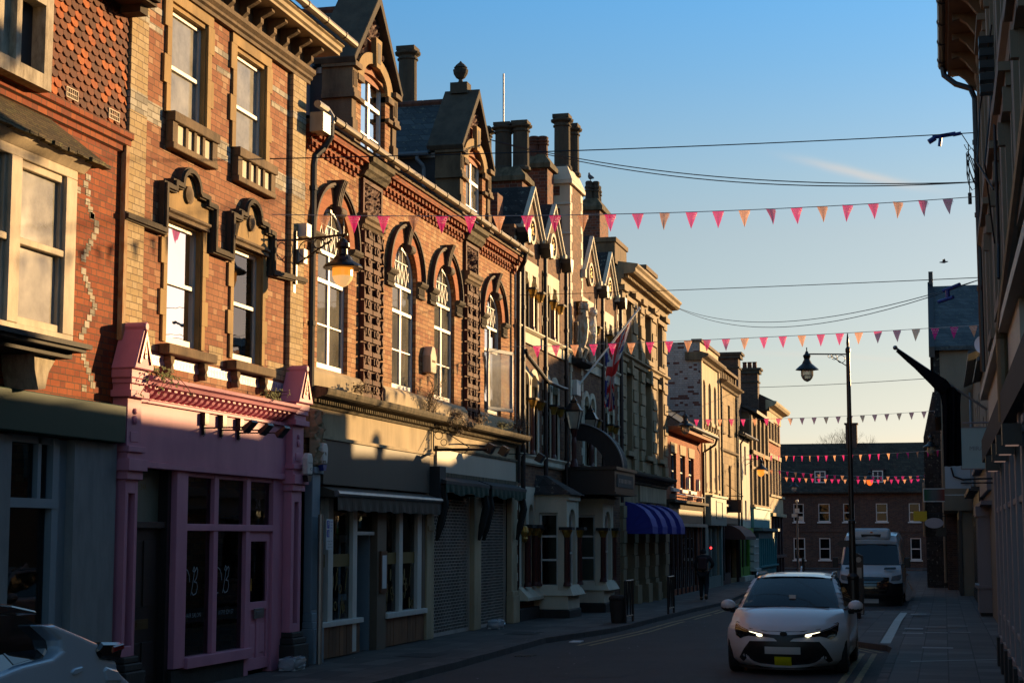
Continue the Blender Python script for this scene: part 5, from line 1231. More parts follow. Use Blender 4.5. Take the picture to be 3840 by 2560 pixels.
m = MB(L); m.bx((68.36, 68.7, 3.7, 9.1, 0, .06), (73.85, 74.1, 3.7, 9.1, 0, .06)); m.build('pilaster', 'render_cream', G_)
m = MB(L); m.bx((69.0, 74.08, 2.45, 3.6, 0, .28), (68.95, 74.1, 3.6, 3.68, 0, .36)); f = m.build('fascia', 'sage_paint', G_)
m = MB(L); m.ribbon([(70.6, 2.75), (72.6, 2.75), (72.6, 3.45), (70.6, 3.45)], .03, .28, .31, True); m.build('fascia_panel', 'sage_paint', f)
m = MB(L); m.bx((68.4, 69.3, -.2, 2.45, 0, .12), (73.6, 74.08, -.2, 2.45, 0, .1), (69.3, 73.6, -.2, .35, -.1, .08), (70.6, 70.75, .35, 2.4, -.1, .05), (72.2, 72.3, .35, 2.4, -.1, .05)); m.build('shopfront', 'sage_paint', G_)
m = MB(L); m.quad((69.3, .35, -.05), (73.6, .35, -.05), (73.6, 2.4, -.05), (69.3, 2.4, -.05)); m.build('pane', 'shop_glass', G_)
q = onX(2666, 2053, -9.36); m = MB(); m.ball((-9.36, q.y, q.z), .045, 8); m.build('indicator_lamp', 'red_lamp', G_)

# ------------------------------------------------------------ ashlar house
J_ = thing('ashlar_house', 'weathered ashlar stone house with parapet beside the cream arched house', 'house', (-9.4, 77, -.1))
hw = [(74.85, 75.62), (77.35, 78.15)]
m = MB(L); m.wall(74.1, 80.3, -.25, 8.7, [(a, b, 6.6, 7.95) for a, b in hw] + [(a, b, 3.75, 5.2) for a, b in hw] + [(75, 79.8, .1, 2.4)], .2, 7); m.build('wall', 'ashlar', J_)
for a, b in hw:
    for z0, z1 in ((6.6, 7.95), (3.75, 5.2)): sash(L, J_, a, b, z0, z1, -.14, 'white_paint', 'glass', .06, (z0 + z1) / 2, sill=('stone_brown', .1))
m = MB(L); m.moulding(74.1, 80.5, [(0, 8.55), (.1, 8.58), (.14, 8.66), (.38, 8.74), (.42, 8.8), (0, 8.92)]); m.bx((74.1, 80.3, 9.36, 9.48, -.3, .14), (80.0, 80.3, 8.92, 9.36, -.28, .05), (74.1, 74.4, 8.92, 9.36, -.28, .05)); m.moulding(74.1, 80.4, [(0, 5.72), (.12, 5.76), (.14, 5.84), (0, 5.88)])
for k in range(9): m.bx((74.6 + k * .6, 74.85 + k * .6, 8.92, 9.36, -.2, 0))
m.build('cornice', 'stone_brown', J_)
m = MB(L); m.bx((74.4, 80, 8.92, 9.36, -.3, -.2)); m.build('parapet', 'ashlar', J_)
m = MB(L); m.bx((74.2, 80.2, 2.55, 3.3, 0, .1), (74.2, 80.25, 3.3, 3.4, 0, .22)); m.build('fascia', 'brown_paint', J_)
m = MB(L); m.bx((74.2, 75, -.2, 2.5, 0, .08), (79.8, 80.25, -.2, 2.5, 0, .1), (77, 77.2, -.2, 2.5, -.1, .05), (75, 77, -.2, .4, -.1, .05)); m.build('shopfront', 'awning_maroon', J_)
m = MB(L); P = [(0, 2.52), (.35, 2.48), (.7, 2.3), (.95, 2.0), (.95, 1.86)]
for u in (75.2, 79.6): m.face(*[m.p(u, z, o) for o, z in P] + [m.p(u, 1.86, 0)])
for (o0, z0), (o1, z1) in zip(P, P[1:]): m.quad((75.2, z0, o0), (79.6, z0, o0), (79.6, z1, o1), (75.2, z1, o1))
m.build('awning', 'awning_maroon', J_)
for i in range(3):
    m = MB(L); u = (74.25, 79.9, 80.35)[i]; m.tube([(u, 8.5, .1), (u, .1, .1)], .05, 6); m.build('downpipe', 'pipe_black', J_)

# ------------------------------------------------------------ narrow white house
I_ = thing('white_house', 'narrow white rendered house stepping down beside the ashlar house', 'house', (-9.4, 83, -.1))
m = MB(L); m.wall(80.3, 86.2, -.25, 6.75, [(83.7, 84.4, 5.0, 6.4), (83.7, 84.4, 2.75, 3.75)], .15, 6); m.build('wall', 'render_white', I_)
m = MB(L); m.extr([(80.35, 6.75, 0), (80.35, 7.9, -3), (80.35, 6.75, -6)], (.1, 0, 0)); m.build('gable_wall', 'render_white', I_)
for z0, z1 in ((5.0, 6.4), (2.75, 3.75)): sash(L, I_, 83.7, 84.4, z0, z1, -.1, 'blue_grey_paint', 'glass', .05, (z0 + z1) / 2)
m = MB(L); m.extr([(80.3, 6.75, .35), (80.3, 6.87, .35), (80.3, 8.1, -3.1), (80.3, 7.95, -3.1)], (6.0, 0, 0)); m.build('roof', 'slate', I_)
m = MB(L); m.tube([(80.3, 6.8, .4), (86.3, 6.8, .4)], .06, 6); m.tube([(81.4, 6.75, .35), (81.4, 6.4, .1), (81.4, .2, .1)], .05, 6); m.build('gutter', 'pipe_black', I_)
m = MB(L); m.bx((80.4, 84.6, 2.1, 2.4, 0, .3), (80.45, 80.95, -.2, 2.1, 0, .12), (84.1, 84.6, -.2, 2.1, 0, .12), (80.95, 84.1, -.2, .55, 0, .12), (80.95, 84.1, 1.85, 2.1, 0, .1), (82.2, 82.35, .55, 1.85, 0, .1)); m.build('shopfront', 'green_paint', I_)
m = MB(L); m.bx((80.4, 84.65, -.25, .12, 0, .32)); m.build('plinth', 'render_white', I_)
m = MB(L); m.quad((80.9, .5, .03), (84.1, .5, .03), (84.1, 1.9, .03), (80.9, 1.9, .03)); m.build('pane', 'shop_glass', I_)
m = MB(L)
for a in range(4): m.bx((84.6 + a * .72, 84.66 + a * .72, .4, 1.9, 0, .32))
for a in range(5): m.bx((84.6, 86.85, .4 + a * .36, .45 + a * .36, .0, .31))
m.bx((84.55, 86.9, .3, .42, 0, .42)); m.build('bow_window', 'white_paint', I_)

# ------------------------------------------------------------ brown stone house with teal shop
T_ = thing('brown_stone_house', 'brown stone house with tall grouped windows over a teal shopfront', 'house', (-9.4, 90, -.1))
ops = []
for k in range(4): ops += [(86.6 + k * 2.05, 88.0 + k * 2.05, 6.4, 7.85), (86.6 + k * 2.05, 88.0 + k * 2.05, 3.65, 5.35)]
m = MB(L); m.wall(86.2, 94.8, -.25, 8.25, ops, .2, 7); m.build('wall', 'stone_brown', T_)
for a, b, z0, z1 in ops:
    sash(L, T_, a, b, z0, z1, -.13, 'stone_yellow', 'glass', .1, (z0 + z1) / 2, [((a + b) / 2, z0, z1, .12)])
m = MB(L)
for k in range(5):
    u = 86.2 + k * 2.05; m.bx((u, u + .38, 3.6, 8.1, 0, .12))
m.bx((86.2, 94.8, 6.15, 6.35, 0, .2), (86.2, 94.8, 5.4, 5.55, 0, .1), (86.2, 94.8, 3.45, 3.6, 0, .2)); m.build('pilasters', 'bank_stone', T_)
m = MB(L); m.extr([(86.1, 8.2, .4), (86.1, 8.34, .42), (86.1, 10.2, -3.6), (86.1, 10.0, -3.6)], (8.7, 0, 0)); m.build('roof', 'slate', T_)
m = MB(L); m.extr([(86.1, 8.25, 0), (86.1, 10.0, -3.6), (86.1, 10.0, -6), (86.1, 8.25, -6)], (.1, 0, 0)); m.build('gable_wall', 'dark_brick', T_)
m = MB(L); m.bx((86.3, 94.6, 2.45, 3.4, 0, .16), (86.25, 94.7, 3.4, 3.48, 0, .25)); f = m.build('fascia', 'teal_paint', T_); f['label'] = 'teal fascia board half in the sun'
m = MB(L); m.bx((86.3, 96.4, 2.28, 2.42, 0, .55), (87.0, 96.2, 1.88, 2.28, 0, .3)); m.build('shop_canopy', mat('teal_dark', (.03, .12, .14), .5), T_)
m = MB(L)
for k in range(9): m.bx((87.1 + k * 1.1, 87.25 + k * 1.1, .4, 1.9, 0, .34))
m.bx((87.0, 96.0, -.2, .42, 0, .3), (87.0, 96.1, .42, .5, 0, .45)); m.build('shop_window', 'teal_paint', T_)
m = MB(L); m.quad((87.1, .5, .2), (96, .5, .2), (96, 1.9, .2), (87.1, 1.9, .2)); m.build('pane', 'shop_glass', T_)

# ------------------------------------------------------------ corner building with cornice and hipped slate roof
N_ = thing('corner_building', 'orange brick and stone corner building with deep cornice and hipped roof beside the teal shop', 'building', (-9.4, 99, -.1))
kw = [(95.3 + k * 1.75, 96.5 + k * 1.75) for k in range(4)]
m = MB(L); m.wall(94.8, 103.0, -.25, 9.2, [(a, b, 7.4, 8.45) for a, b in kw] + [(a, b, 4.4, 6.35) for a, b in kw] + [(a, b, 1.0, 3.0) for a, b in kw], .2, 9); m.build('wall', 'tomato_brick', N_)
for a, b in kw:
    for z0, z1 in ((7.4, 8.45), (4.4, 6.35), (1.0, 3.0)):
        sash(L, N_, a, b, z0, z1, -.13, 'white_paint', 'glass', .06, (z0 + z1) / 2)
    m = MB(L); m.bx((a - .14, a, 4.3, 6.4, 0, .1), (b, b + .14, 4.3, 6.4, 0, .1), (a - .2, b + .2, 6.38, 6.62, 0, .16), (a - .14, a, 7.4, 8.5, 0, .08), (b, b + .14, 7.4, 8.5, 0, .08), (a - .2, b + .2, 7.28, 7.4, 0, .12)); m.build('window_surround', 'stone_cream', N_)
m = MB(L); m.bx((94.8, 103.1, 3.3, 4.3, 0, .1), (94.8, 103.15, 4.2, 4.32, 0, .22), (94.8, 103.2, 3.12, 3.3, 0, .3), (94.8, 103.1, 8.55, 9.0, 0, .06)); m.build('stone_band', 'stone_cream', N_)
m = MB(L); m.moulding(94.6, 103.4, [(0, 8.98), (.1, 9.0), (.16, 9.12), (.5, 9.22), (.6, 9.34), (.62, 9.44), (0, 9.55)]); m.bx((102.9, 103.3, 9.0, 9.44, -6, 0)); m.build('cornice', 'stone_cream', N_)
m = MB(L)
for k in range(5): m.bx((94.85 + k * 1.75, 95.15 + k * 1.75, .9, 3.12, 0, .16), (94.85 + k * 1.75, 95.15 + k * 1.75, -.2, .9, 0, .22))
m.bx((94.85, 103.1, .78, .95, 0, .26)); m.build('shop_columns', 'awning_maroon', N_); 
m = MB(L); a = [(94.7, 9.45, .5), (103.4, 9.45, .5), (103.4, 9.45, -8), (94.7, 9.45, -8)]; r1, r2 = (94.8, 11.3, -3.2), (101.2, 11.3, -3.2)
m.quad(a[0], a[1], r2, r1); m.face(*[m.p(*q) for q in (a[1], a[2], r2)]); m.quad(a[2], a[3], r1, r2); m.face(*[m.p(*q) for q in (a[3], a[0], r1)]); m.build('roof', 'slate', N_)
m = MB(L); m.extr([(94.65, 8.9, .2), (94.65, 9.5, .2), (94.65, 11.45, -3.2), (94.65, 9.5, -7), (94.65, 8.9, -7)], (.14, 0, 0)); m.build('gable_wall', 'dark_brick', N_)
def far_stack(x0, x1, y0, y1, z0, z1, par, npots):
    b = MB(); b.bx((x0, x1, y0, y1, z0, z1)); s = b.build('chimney', 'dark_brick', par)
    b = MB(); b.bx((x0 - .12, x1 + .12, y0 - .12, y1 + .12, z1, z1 + .18), (x0 - .2, x1 + .2, y0 - .2, y1 + .2, z1 + .18, z1 + .3), (x0 - .06, x1 + .06, y0 - .06, y1 + .06, z1 - .5, z1 - .42)); b.build('chimney_cap', 'stone_dark', s)
    for k in range(npots):
        b = MB(); x = x0 + .2 + (x1 - x0 - .4) * k / max(1, npots - 1); b.lathe([(.13, 0), (.11, .35), (.14, .36), (.13, .4)], (x, (y0 + y1) / 2, z1 + .28), 10); b.build('chimney_pot', 'terracotta_dark', s)
far_stack(-10.8, -9.8, 85.2, 86.2, 7.5, 10.9, I_, 0); far_stack(-10.7, -9.75, 94, 94.9, 8.5, 10.95, T_, 3)

# ------------------------------------------------------------ the house across the end of the street
X_ = thing('end_house', 'long dark brick house with white sash windows closing the street', 'house', (-6, 118, -.2))
up = [(-9.95, -9.25), (-8.27, -7.5), (-6.6, -5.85), (-4.42, -3.66), (-2.25, -1.52)]
lo = [(-9.98, -9.2), (-8.25, -7.5), (-6.55, -5.8), (-4.4, -3.6), (-2.2, -1.5)]
m = MB(EB); m.wall(-22, 8, -.3, 4.95, [(a, b, 2.98, 4.22) for a, b in up] + [(a, b, .42, 1.9) for a, b in lo], .12, 7); m.build('wall', 'dark_brick', X_)
for i, (a, b) in enumerate(up): sash(EB, X_, a, b, 2.98, 4.22, -.05, 'white_paint', 'shop_glass', .06, 3.6, blind_or_dark=(0, 1, 2.98, 'interior_dark'), sill=('white_paint', .1))  # dark sheet added behind each pane stands in for an unlit room
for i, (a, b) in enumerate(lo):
    w_ = sash(EB, X_, a, b, .42, 1.9, -.05, 'white_paint', 'shop_glass', .07, 1.16, blind_or_dark=(0, 1, .42, 'interior_dark'), sill=('white_paint', .1))  # same added dark sheet in place of the room's darkness
    if i < 2:
        g = MB(); g.ball((a + .12, 118.4, 1.42), .05, 8); g.build('candle_lamp', mat('candle_glow%d' % i, (1, .6, .2), emit=(1, .5, .12), es=9), w_)
m = MB(EB); m.extr([(-22.3, 4.9, .4), (-22.3, 5.0, .4), (-22.3, 8.5, -3.6), (-22.3, 4.9, -7.4)], (30.4, 0, 0)); m.build('roof', brick('end_roof', fmt([(.052, .042, .030), (.062, .05, .036), (.044, .036, .027), (.07, .058, .042)]), bw=.3, bh=.16, mort=(.02, .019, .016), mw=.014, flem=False, edge=.6, bump=.02, stain=.5, lichen=(.10, .09, .06)), X_)
for a, b in ((-8.55, -7.7), (-4.65, -3.85)):
    m = MB(EB); m.bx((a, b, 5.55, 6.5, -1.7, -.35), (a - .1, b + .1, 6.5, 6.6, -2.2, -.28)); d = m.build('dormer', 'lead_dark', X_); sash(EB, d, a + .05, b - .05, 5.62, 6.45, -.33, 'white_paint', 'glass', .07, 6.05, [((a + b) / 2, 5.62, 6.45, .06)])
m = MB(); m.bx((-6.5, -5.72, 121.2, 122, 7.6, 9.8), (-6.58, -5.64, 121.1, 122.1, 9.8, 9.9), (-6.4, -6.05, 121.4, 121.8, 9.9, 10.3)); m.build('chimney', 'dark_brick', X_)
m = MB(EB); m.bx((-12, -1, 2.3, 2.55, 0, .05)); m.build('string_course', 'dark_brick', X_)
# bare tree far behind the roofs
tr = thing('bare_tree', 'leafless treetop showing above the far roof beside its chimney', 'tree', (-7.4, 150, -.2))
rn = random.Random(4); m = MB()
def branch(p, d, l, r, dep):
    q = p + d * l; m.tube([tuple(p), tuple((p + q) / 2 + Vector((rn.uniform(-.05, .05), 0, rn.uniform(-.05, .05))) * l), tuple(q)], [r, r * .8, r * .6], 5)
    if dep:
        for k in range(3): branch(q, (d + Vector((rn.uniform(-.7, .7), rn.uniform(-.5, .5), rn.uniform(-.15, .5)))).normalized(), l * rn.uniform(.6, .78), r * .58, dep - 1)
m.tube([(-7.4, 150, -.2), (-7.4, 150, 6)], [.28, .2], 8); m.build('trunk', 'stone_dark', tr); m = MB()
for k in range(4): branch(Vector((-7.9, 150, 5.6)), Vector((rn.uniform(-.5, .4), rn.uniform(-.4, .4), 1)).normalized(), 2.0, .05, 4)
m.build('branches', 'stone_dark', tr)
# ------------------------------------------------------------ right-hand side of the street
def RX(x): return lambda u, z, o: (x - o, u, z)
mat('stucco_buff', (.28, .21, .14), .8, .2, 1.5, .002, 30)
mat('lilac_grey_paint', (.22, .20, .21), .55, .12, 2)
mat('soffit_brown', (.20, .115, .055), .7, .3, 3)
T7 = lambda u, z, o: (.80 - o, u + 2.4, 2 + (z - 2) * 1.11 if z > 3.6 else z)
M_ = thing('stucco_building', 'tall buff stucco building with deep bracketed eaves and long black downpipe', 'building', (.7, 18, 0))
hw_ = [(21.3 - k * 3.4, 22.6 - k * 3.4) for k in range(5)]
m = MB(T7); m.wall(2, 26.5, 3.5, 9.2, [(a, b, 6.55, 8.2) for a, b in hw_] + [(a, b, 4.5, 5.9) for a, b in hw_], .15, 9); m.build('wall', 'stucco_buff', M_)
for a, b in hw_:
    for z0, z1 in ((6.55, 8.2), (4.5, 5.9)):
        sash(T7, M_, a, b, z0, z1, -.08, 'white_paint', 'glass', .06, (z0 + z1) / 2)
        m = MB(T7); m.bx((a - .16, a, z0, z1, 0, .06), (b, b + .16, z0, z1, 0, .06), (a - .2, b + .2, z1, z1 + .12, 0, .10), (a - .25, b + .25, z1 + .12, z1 + .2, 0, .17), (a - .14, a - .04, z1 - .22, z1, .06, .13), (b + .04, b + .14, z1 - .22, z1, .06, .13), (a - .2, b + .2, z0 - .12, z0, 0, .12)); m.build('window_surround', 'stucco_buff', M_)
m = MB(T7)
for u in (25.9, 24.2, 20.4, 17, 13.6): m.bx((u - .22, u + .22, 4.3, 8.75, 0, .07))
m.moulding(2, 26.5, [(0, 6.15), (.06, 6.15), (.08, 6.24), (.14, 6.28), (.14, 6.36), (0, 6.40)]); m.moulding(2, 26.5, [(0, 8.72), (.08, 8.74), (.1, 8.84), (0, 8.86)]); m.build('pilasters', 'stucco_buff', M_)
m = MB(T7); m.bx((2, 26.8, 9.0, 9.08, 0, .52), (2, 26.8, 9.08, 9.2, .42, .56)); m.build('soffit', 'soffit_brown', M_)
for k in range(9):
    u = 26.45 - k * 1.05; m = MB(T7); m.extr([(u, 9.0, 0), (u, 9.0, .46), (u, 8.90, .46), (u, 8.93, .36), (u, 8.85, .25), (u, 8.72, .15), (u, 8.62, 0)], (-.13, 0, 0)); m.build('eaves_bracket', 'soffit_brown', M_)
m = MB(T7); m.tube([(2, 9.16, .61), (26.75, 9.16, .61)], .07, 8)
for k in range(8): m.tube([(26.3 - k * 1.1, 9.16, .61), (26.4 - k * 1.1, 9.16, .61)], .083, 8)
m.tube([(26.6, 9.12, .60), (26.6, 8.98, .58), (26.45, 8.8, .40), (26.3, 8.68, .16), (26.2, 8.5, .10), (26.2, 4.4, .10)], .05, 8)
for z in (7.8, 6.7, 5.6): m.tube([(26.2, z, .10), (26.2, z + .07, .10)], .064, 8)
m.build('gutter', 'pipe_black', M_)
m = MB(T7); m.extr([(2, 9.2, .6), (2, 11.2, -3.5), (2, 9.2, -9)], (24.6, 0, 0)); m.build('roof', 'slate', M_)
m = MB(T7); m.bx((14, 25.5, 3.61, 4.0, -.02, .06), (2, 26.5, 4.0, 4.1, -.02, .16)); m.build('fascia', 'fascia_cream', M_)
m = MB(T7); m.bx((2, 26.5, 3.2, 3.56, -.02, .16), (2, 26.5, 3.1, 3.2, -4, -.02)); m.build('shop_cornice', 'sooty_black', M_)
m = MB(RX(.82))
for k in range(9):
    u = 26.6 - k * 1.55; m.bx((u - .16, u + .16, .55, 3.0, 0, .07), (u - .2, u + .2, 3.0, 3.08, 0, .12), (u - .17, u + .17, 3.08, 3.2, 0, .09))
m.bx((2, 26.8, .85, .92, -.05, .05), (2, 26.8, .45, .55, -.05, .06), (2, 26.8, 2.35, 2.42, -.05, .05)); m.build('shopfront', 'lilac_grey_paint', M_, bevel=.006)
m = MB(RX(.82)); m.bx((2, 26.8, 0, .45, -.05, .04))
for k in range(9): u = 26.6 - k * 1.55; m.bx((u - .2, u + .2, .1, .52, .04, .1))
m.build('plinth', 'sooty_black', M_)
m = MB(RX(.88)); m.quad((2, .4, 0), (26.7, .4, 0), (26.7, 3.2, 0), (2, 3.2, 0)); m.build('pane', 'shop_glass', M_)
for k, u in enumerate((14.4, 16.3, 18.0, 21.0)):
    m = MB(T7); m.bx((u - .13, u + .13, 2.86, 3.06, .06, .24)); l = m.build('wall_light', 'black_paint', M_)
    m = MB(T7); m.bx((u - .09, u + .09, 2.853, 2.859, .09, .21)); m.build('lamp_glass', mat('warm_glow%d' % k, (1, .7, .6), emit=(1, .62, .5), es=.07), l)
m = MB(T7); m.tube([(8, 4.9, .12), (16.9, 4.05, .12), (17.0, 3.95, .12), (17.0, 3.25, .12)], .065, 10); m.build('waste_pipe', 'gutter_brown', M_)
m = MB(T7); m.tube([(17.6, 6.4, .1), (17.6, 5.0, .1), (17.3, 4.6, .12)], .02, 6); m.tube([(17.5, 7.3, .1), (17.9, 6.5, .25), (17.8, 5.9, .3), (17.2, 5.5, .15)], .012, 6); m.tube([(18.5, 7.0, .06), (18.4, 6.0, .2), (18.9, 5.2, .1)], .012, 6)
for k in range(5): m.bx((17.55, 17.75, 6.6 + k * .13, 6.68 + k * .13, .08, .25))
m.build('cable_bundle', 'pipe_black', M_)
# lower row beyond
NT = RX(1.12)
N1 = thing('low_shop_row', 'low rendered shop row set back behind the drooping black flag', 'building', (1.1, 40, 0))
m = MB(NT); m.wall(28.9, 50.3, -.2, 6.35, [(44, 45, 4.0, 5.2), (47, 48, 4.0, 5.2)], .15, 8); m.build('wall', 'stucco_buff', N1)
for a in (44, 47): sash(NT, N1, a, a + 1, 4.0, 5.2, -.1, 'white_paint', 'glass', .06, 4.6)
m = MB(NT); m.bx((39.2, 41.2, 6.35, 7.1, -1.2, 0)); m.build('chimney', 'stack_brick', N1)
m = MB(NT); m.extr([(28.9, 6.35, .2), (28.9, 6.45, .2), (28.9, 7.3, -4), (28.9, 7.2, -4)], (9.9, 0, 0)); m.extr([(43.8, 6.35, .2), (43.8, 6.45, .2), (43.8, 7.5, -4), (43.8, 7.4, -4)], (6.5, 0, 0)); m.build('roof', 'slate', N1)
m = MB(NT); m.bx((42, 50.3, 3.1, 3.7, 0, .1), (42, 50.3, 3.7, 3.8, 0, .3), (42, 50.3, 2.75, 2.85, 0, .25)); m.build('fascia', 'lilac_grey_paint', N1)
m = MB(NT)
for k in range(6): u = 46.4 + k * .75; m.bx((u, u + .16, .1, 2.75, 0, .1))
m.bx((46.2, 50.2, -.1, .5, 0, .06)); m.build('shopfront', 'black_paint', N1)
m = MB(NT); m.quad((46.2, .4, .01), (50.2, .4, .01), (50.2, 2.75, .01), (46.2, 2.75, .01)); m.build('pane', 'shop_glass', N1)
m = MB(NT); m.bx((44.2, 46.0, -.02, .12, 0, .28)); b = m.build('bay_base', 'sooty_black', N1)
m = MB(NT); m.bx((44.15, 46.05, .12, .72, 0, .32), (44.1, 46.1, .72, .80, 0, .38), (44.15, 44.4, .8, 2.5, 0, .30), (45.8, 46.05, .8, 2.5, 0, .3), (44.1, 46.1, 2.5, 2.75, 0, .34)); bw = m.build('shop_bay', 'lilac_grey_paint', N1); bw['label'] = 'panelled shop bay with a framed base'
m = MB(lambda u, z, o: (1.12 - u, 44.15 - o, z)); m.ribbon([(.06, .2), (.26, .2), (.26, .62), (.06, .62)], .012, 0, .012, True); m.build('base_panel', 'lilac_grey_paint', bw)
m = MB(NT); m.quad((44.4, .8, .25), (45.8, .8, .25), (45.8, 2.5, .25), (44.4, 2.5, .25)); m.build('pane', 'shop_glass', bw)
N2 = thing('dark_timber_shop', 'dark painted shop with a row of upright black pilasters', 'building', (1.1, 56, -.2))
m = MB(NT); m.wall(50.3, 61.8, -.3, 7.2, [(51.5, 52.5, 4.6, 6.2), (54, 55, 4.6, 6.2), (57, 58, 4.6, 6.2)], .15, 8); m.build('wall', 'stucco_buff', N2)
for a in (51.5, 54, 57): sash(NT, N2, a, a + 1, 4.6, 6.2, -.1, 'white_paint', 'glass', .06, 5.4)
m = MB(NT); m.extr([(50.3, 7.2, .3), (50.3, 7.3, .3), (50.3, 9.0, -4), (50.3, 8.9, -4)], (11.5, 0, 0)); m.build('roof', 'slate', N2)
m = MB(NT)
for k in range(10): u = 50.6 + k * 1.15; m.bx((u, u + .22, -.1, 2.7, 0, .14), (u - .04, u + .26, -.15, .25, 0, .18))
m.bx((50.4, 61.6, 2.7, 3.3, 0, .12), (50.4, 61.6, 3.3, 3.42, 0, .4)); m.build('shopfront', 'black_paint', N2)
m = MB(NT); m.quad((50.4, .2, .02), (61.6, .2, .02), (61.6, 2.7, .02), (50.4, 2.7, .02)); m.build('pane', 'shop_glass', N2)
m = MB(NT); m.tube([(61.4, 7, .1), (61.4, 3, .1)], .05, 6); m.build('downpipe', 'blue_grey_paint', N2)
# gabled slate house
Q_ = thing('slate_gable_house', 'tall cream house with steep slate roof and jettied black gable', 'house', (0, 66, -.2))
m = MB(); m.bx((.02, 8, 62, 70, 2.9, 8.75), (.62, 8, 62.2, 69.8, -.3, 2.9)); m.build('wall', 'stucco_buff', Q_)
m = MB(); m.extr([(.0, 62, 8.75), (.0, 66, 11.3), (.0, 70, 8.75)], (8, 0, 0)); m.build('gable_wall', 'black_tile', Q_)
m = MB()
for s in (-1, 1): m.extr([(-.16, 66, 11.45), (-.16, 66, 11.30), (-.16, 66 + s * 4.25, 8.55), (-.16, 66 + s * 4.25, 8.70)], (8.2, 0, 0))
m.build('roof', 'slate', Q_)
m = MB()
for s in (-1, 1): m.extr([(-.34, 66, 11.62), (-.34, 66, 11.2), (-.34, 66 + s * 4.35, 8.3), (-.34, 66 + s * 4.35, 8.68)], (.2, 0, 0))
m.bx((-.30, -.14, 65.85, 66.15, 10.9, 12.0)); m.build('bargeboard', 'black_paint', Q_)
m = MB(); m.bx((-.20, .03, 62.1, 69.9, 6.2, 8.7)); m.build('tile_hanging', 'black_tile', Q_)
m = MB(); m.bx((.52, .64, 62.1, 69.9, 2.6, 3.3), (.4, .64, 62.1, 69.9, 3.3, 3.42))
for k in range(7): m.bx((.5, .64, 62.2 + k * 1.2, 62.4 + k * 1.2, -.2, 2.6))
m.build('shopfront', 'black_paint', Q_)
S_ = thing('dark_gable_house', 'black slate-hung house rising behind the oval and yellow signs', 'house', (-.5, 76, -.2))
m = MB(); m.bx((.1, 8, 70, 73, -.3, 6.2)); m.build('link_wall', 'dark_brick', S_)
m = MB(); m.extr([(-.72, 73, -.3), (-.72, 73, 6.1), (-.30, 73, 8.0), (4, 73, 8.0), (6, 73, 6), (6, 73, -.3)], (0, 1.3, 0)); m.extr([(-.72, 74.3, -.3), (-.72, 74.3, 5.4), (4, 74.3, 6.6), (6, 74.3, 5.4), (6, 74.3, -.3)], (0, 7.2, 0)); m.build('wall', 'black_tile', S_)
m = MB(); m.tube([(.02, 72.9, 7.6), (.02, 72.9, .1)], .06, 6); m.tube([(-.75, 73.1, 4.2), (-.75, 72.9, 4.05), (-.78, 72.9, 2)], .06, 6); m.build('downpipe', 'stucco_buff', S_)
W_ = thing('far_row', 'row of dim brick fronts between the black slate-hung house and the end house', 'building', (-.8, 95, -.2))
m = MB(); m.extr([(-.62, 81.5, -.3), (-.62, 81.5, 5.4), (4, 81.5, 6.8), (8, 81.5, 5.4), (8, 81.5, -.3)], (0, 6, 0)); m.extr([(-.82, 87.5, -.3), (-.82, 87.5, 5.4), (4, 87.5, 6.6), (8, 87.5, 5.4), (8, 87.5, -.3)], (0, 19, 0)); m.build('wall', 'dark_brick', W_)
m = MB(); m.bx((-.75, 1.0, 70.05, 72.9, -.3, 3.2)) if 0 else m.bx((-.9, -.8, 88, 106, 2.6, 3.1)); m.build('fascia', 'brown_paint', W_)
m = MB()
for k in range(6): m.bx((-.7, -.6, 81.8 + k, 82.0 + k, -.2, 2.6))
m.bx((-.66, -.6, 81.5, 87.4, 2.6, 3.2)); m.build('shop_mullion', mat('mustard_paint', (.22, .14, .03), .6), W_)
# ------------------------------------------------------------ bunting and overhead wires
def cloth(name, col, tr=.55, sheer=.12):
    g = N(name); out = g.t.nodes['Material Output']; d = g.n('ShaderNodeBsdfDiffuse'); t = g.n('ShaderNodeBsdfTranslucent'); x = g.n('ShaderNodeMixShader'); tp = g.n('ShaderNodeBsdfTransparent'); x2 = g.n('ShaderNodeMixShader'); x2.inputs[0].default_value = sheer
    n = g.noise(12, 3); c = g.mix(g.math('MULTIPLY', n, .3), col, sc3(col, .6)); g.l(c, d.inputs[0]); g.l(c, t.inputs[0]); x.inputs[0].default_value = tr
    g.l(d.outputs[0], x.inputs[1]); g.l(t.outputs[0], x.inputs[2]); g.l(x.outputs[0], x2.inputs[1]); g.l(tp.outputs[0], x2.inputs[2]); g.l(x2.outputs[0], out.inputs[0]); return g.m
cloth('flag_pink', (.76, .045, .30)); cloth('flag_peach', (.80, .42, .26)); cloth('flag_print', (.95, .85, .85), .6, .0)
cloth('black_cloth', (.012, .012, .016), .2, .0)
mat('wire_black', (.01, .01, .011), .5); mat('string_white', (.5, .48, .45), .7)
def flag_mesh(name, m, w=.185, h=.265, bend=.018):
    b = MB(); n = 6; rows = []
    for j in range(n + 1):
        t = j / n; hw = w / 2 * (1 - t) + .002; rows.append([b.p(x * hw, bend * math.sin(t * 2.6) + .006 * math.sin(3 * x), -h * t) for x in (-1, -.5, 0, .5, 1)])
    for j in range(n):
        for i in range(4): b.face(rows[j][i], rows[j][i + 1], rows[j + 1][i + 1], rows[j + 1][i])
    o = b.build(name, m, loc=(0, 0, 0), smooth=True); me = o.data; bpy.data.objects.remove(o); return me
FM = (flag_mesh('flag', 'flag_pink'), flag_mesh('flag', 'flag_pink', bend=-.02), flag_mesh('flag', 'flag_peach'), flag_mesh('flag', 'flag_peach', bend=-.015))
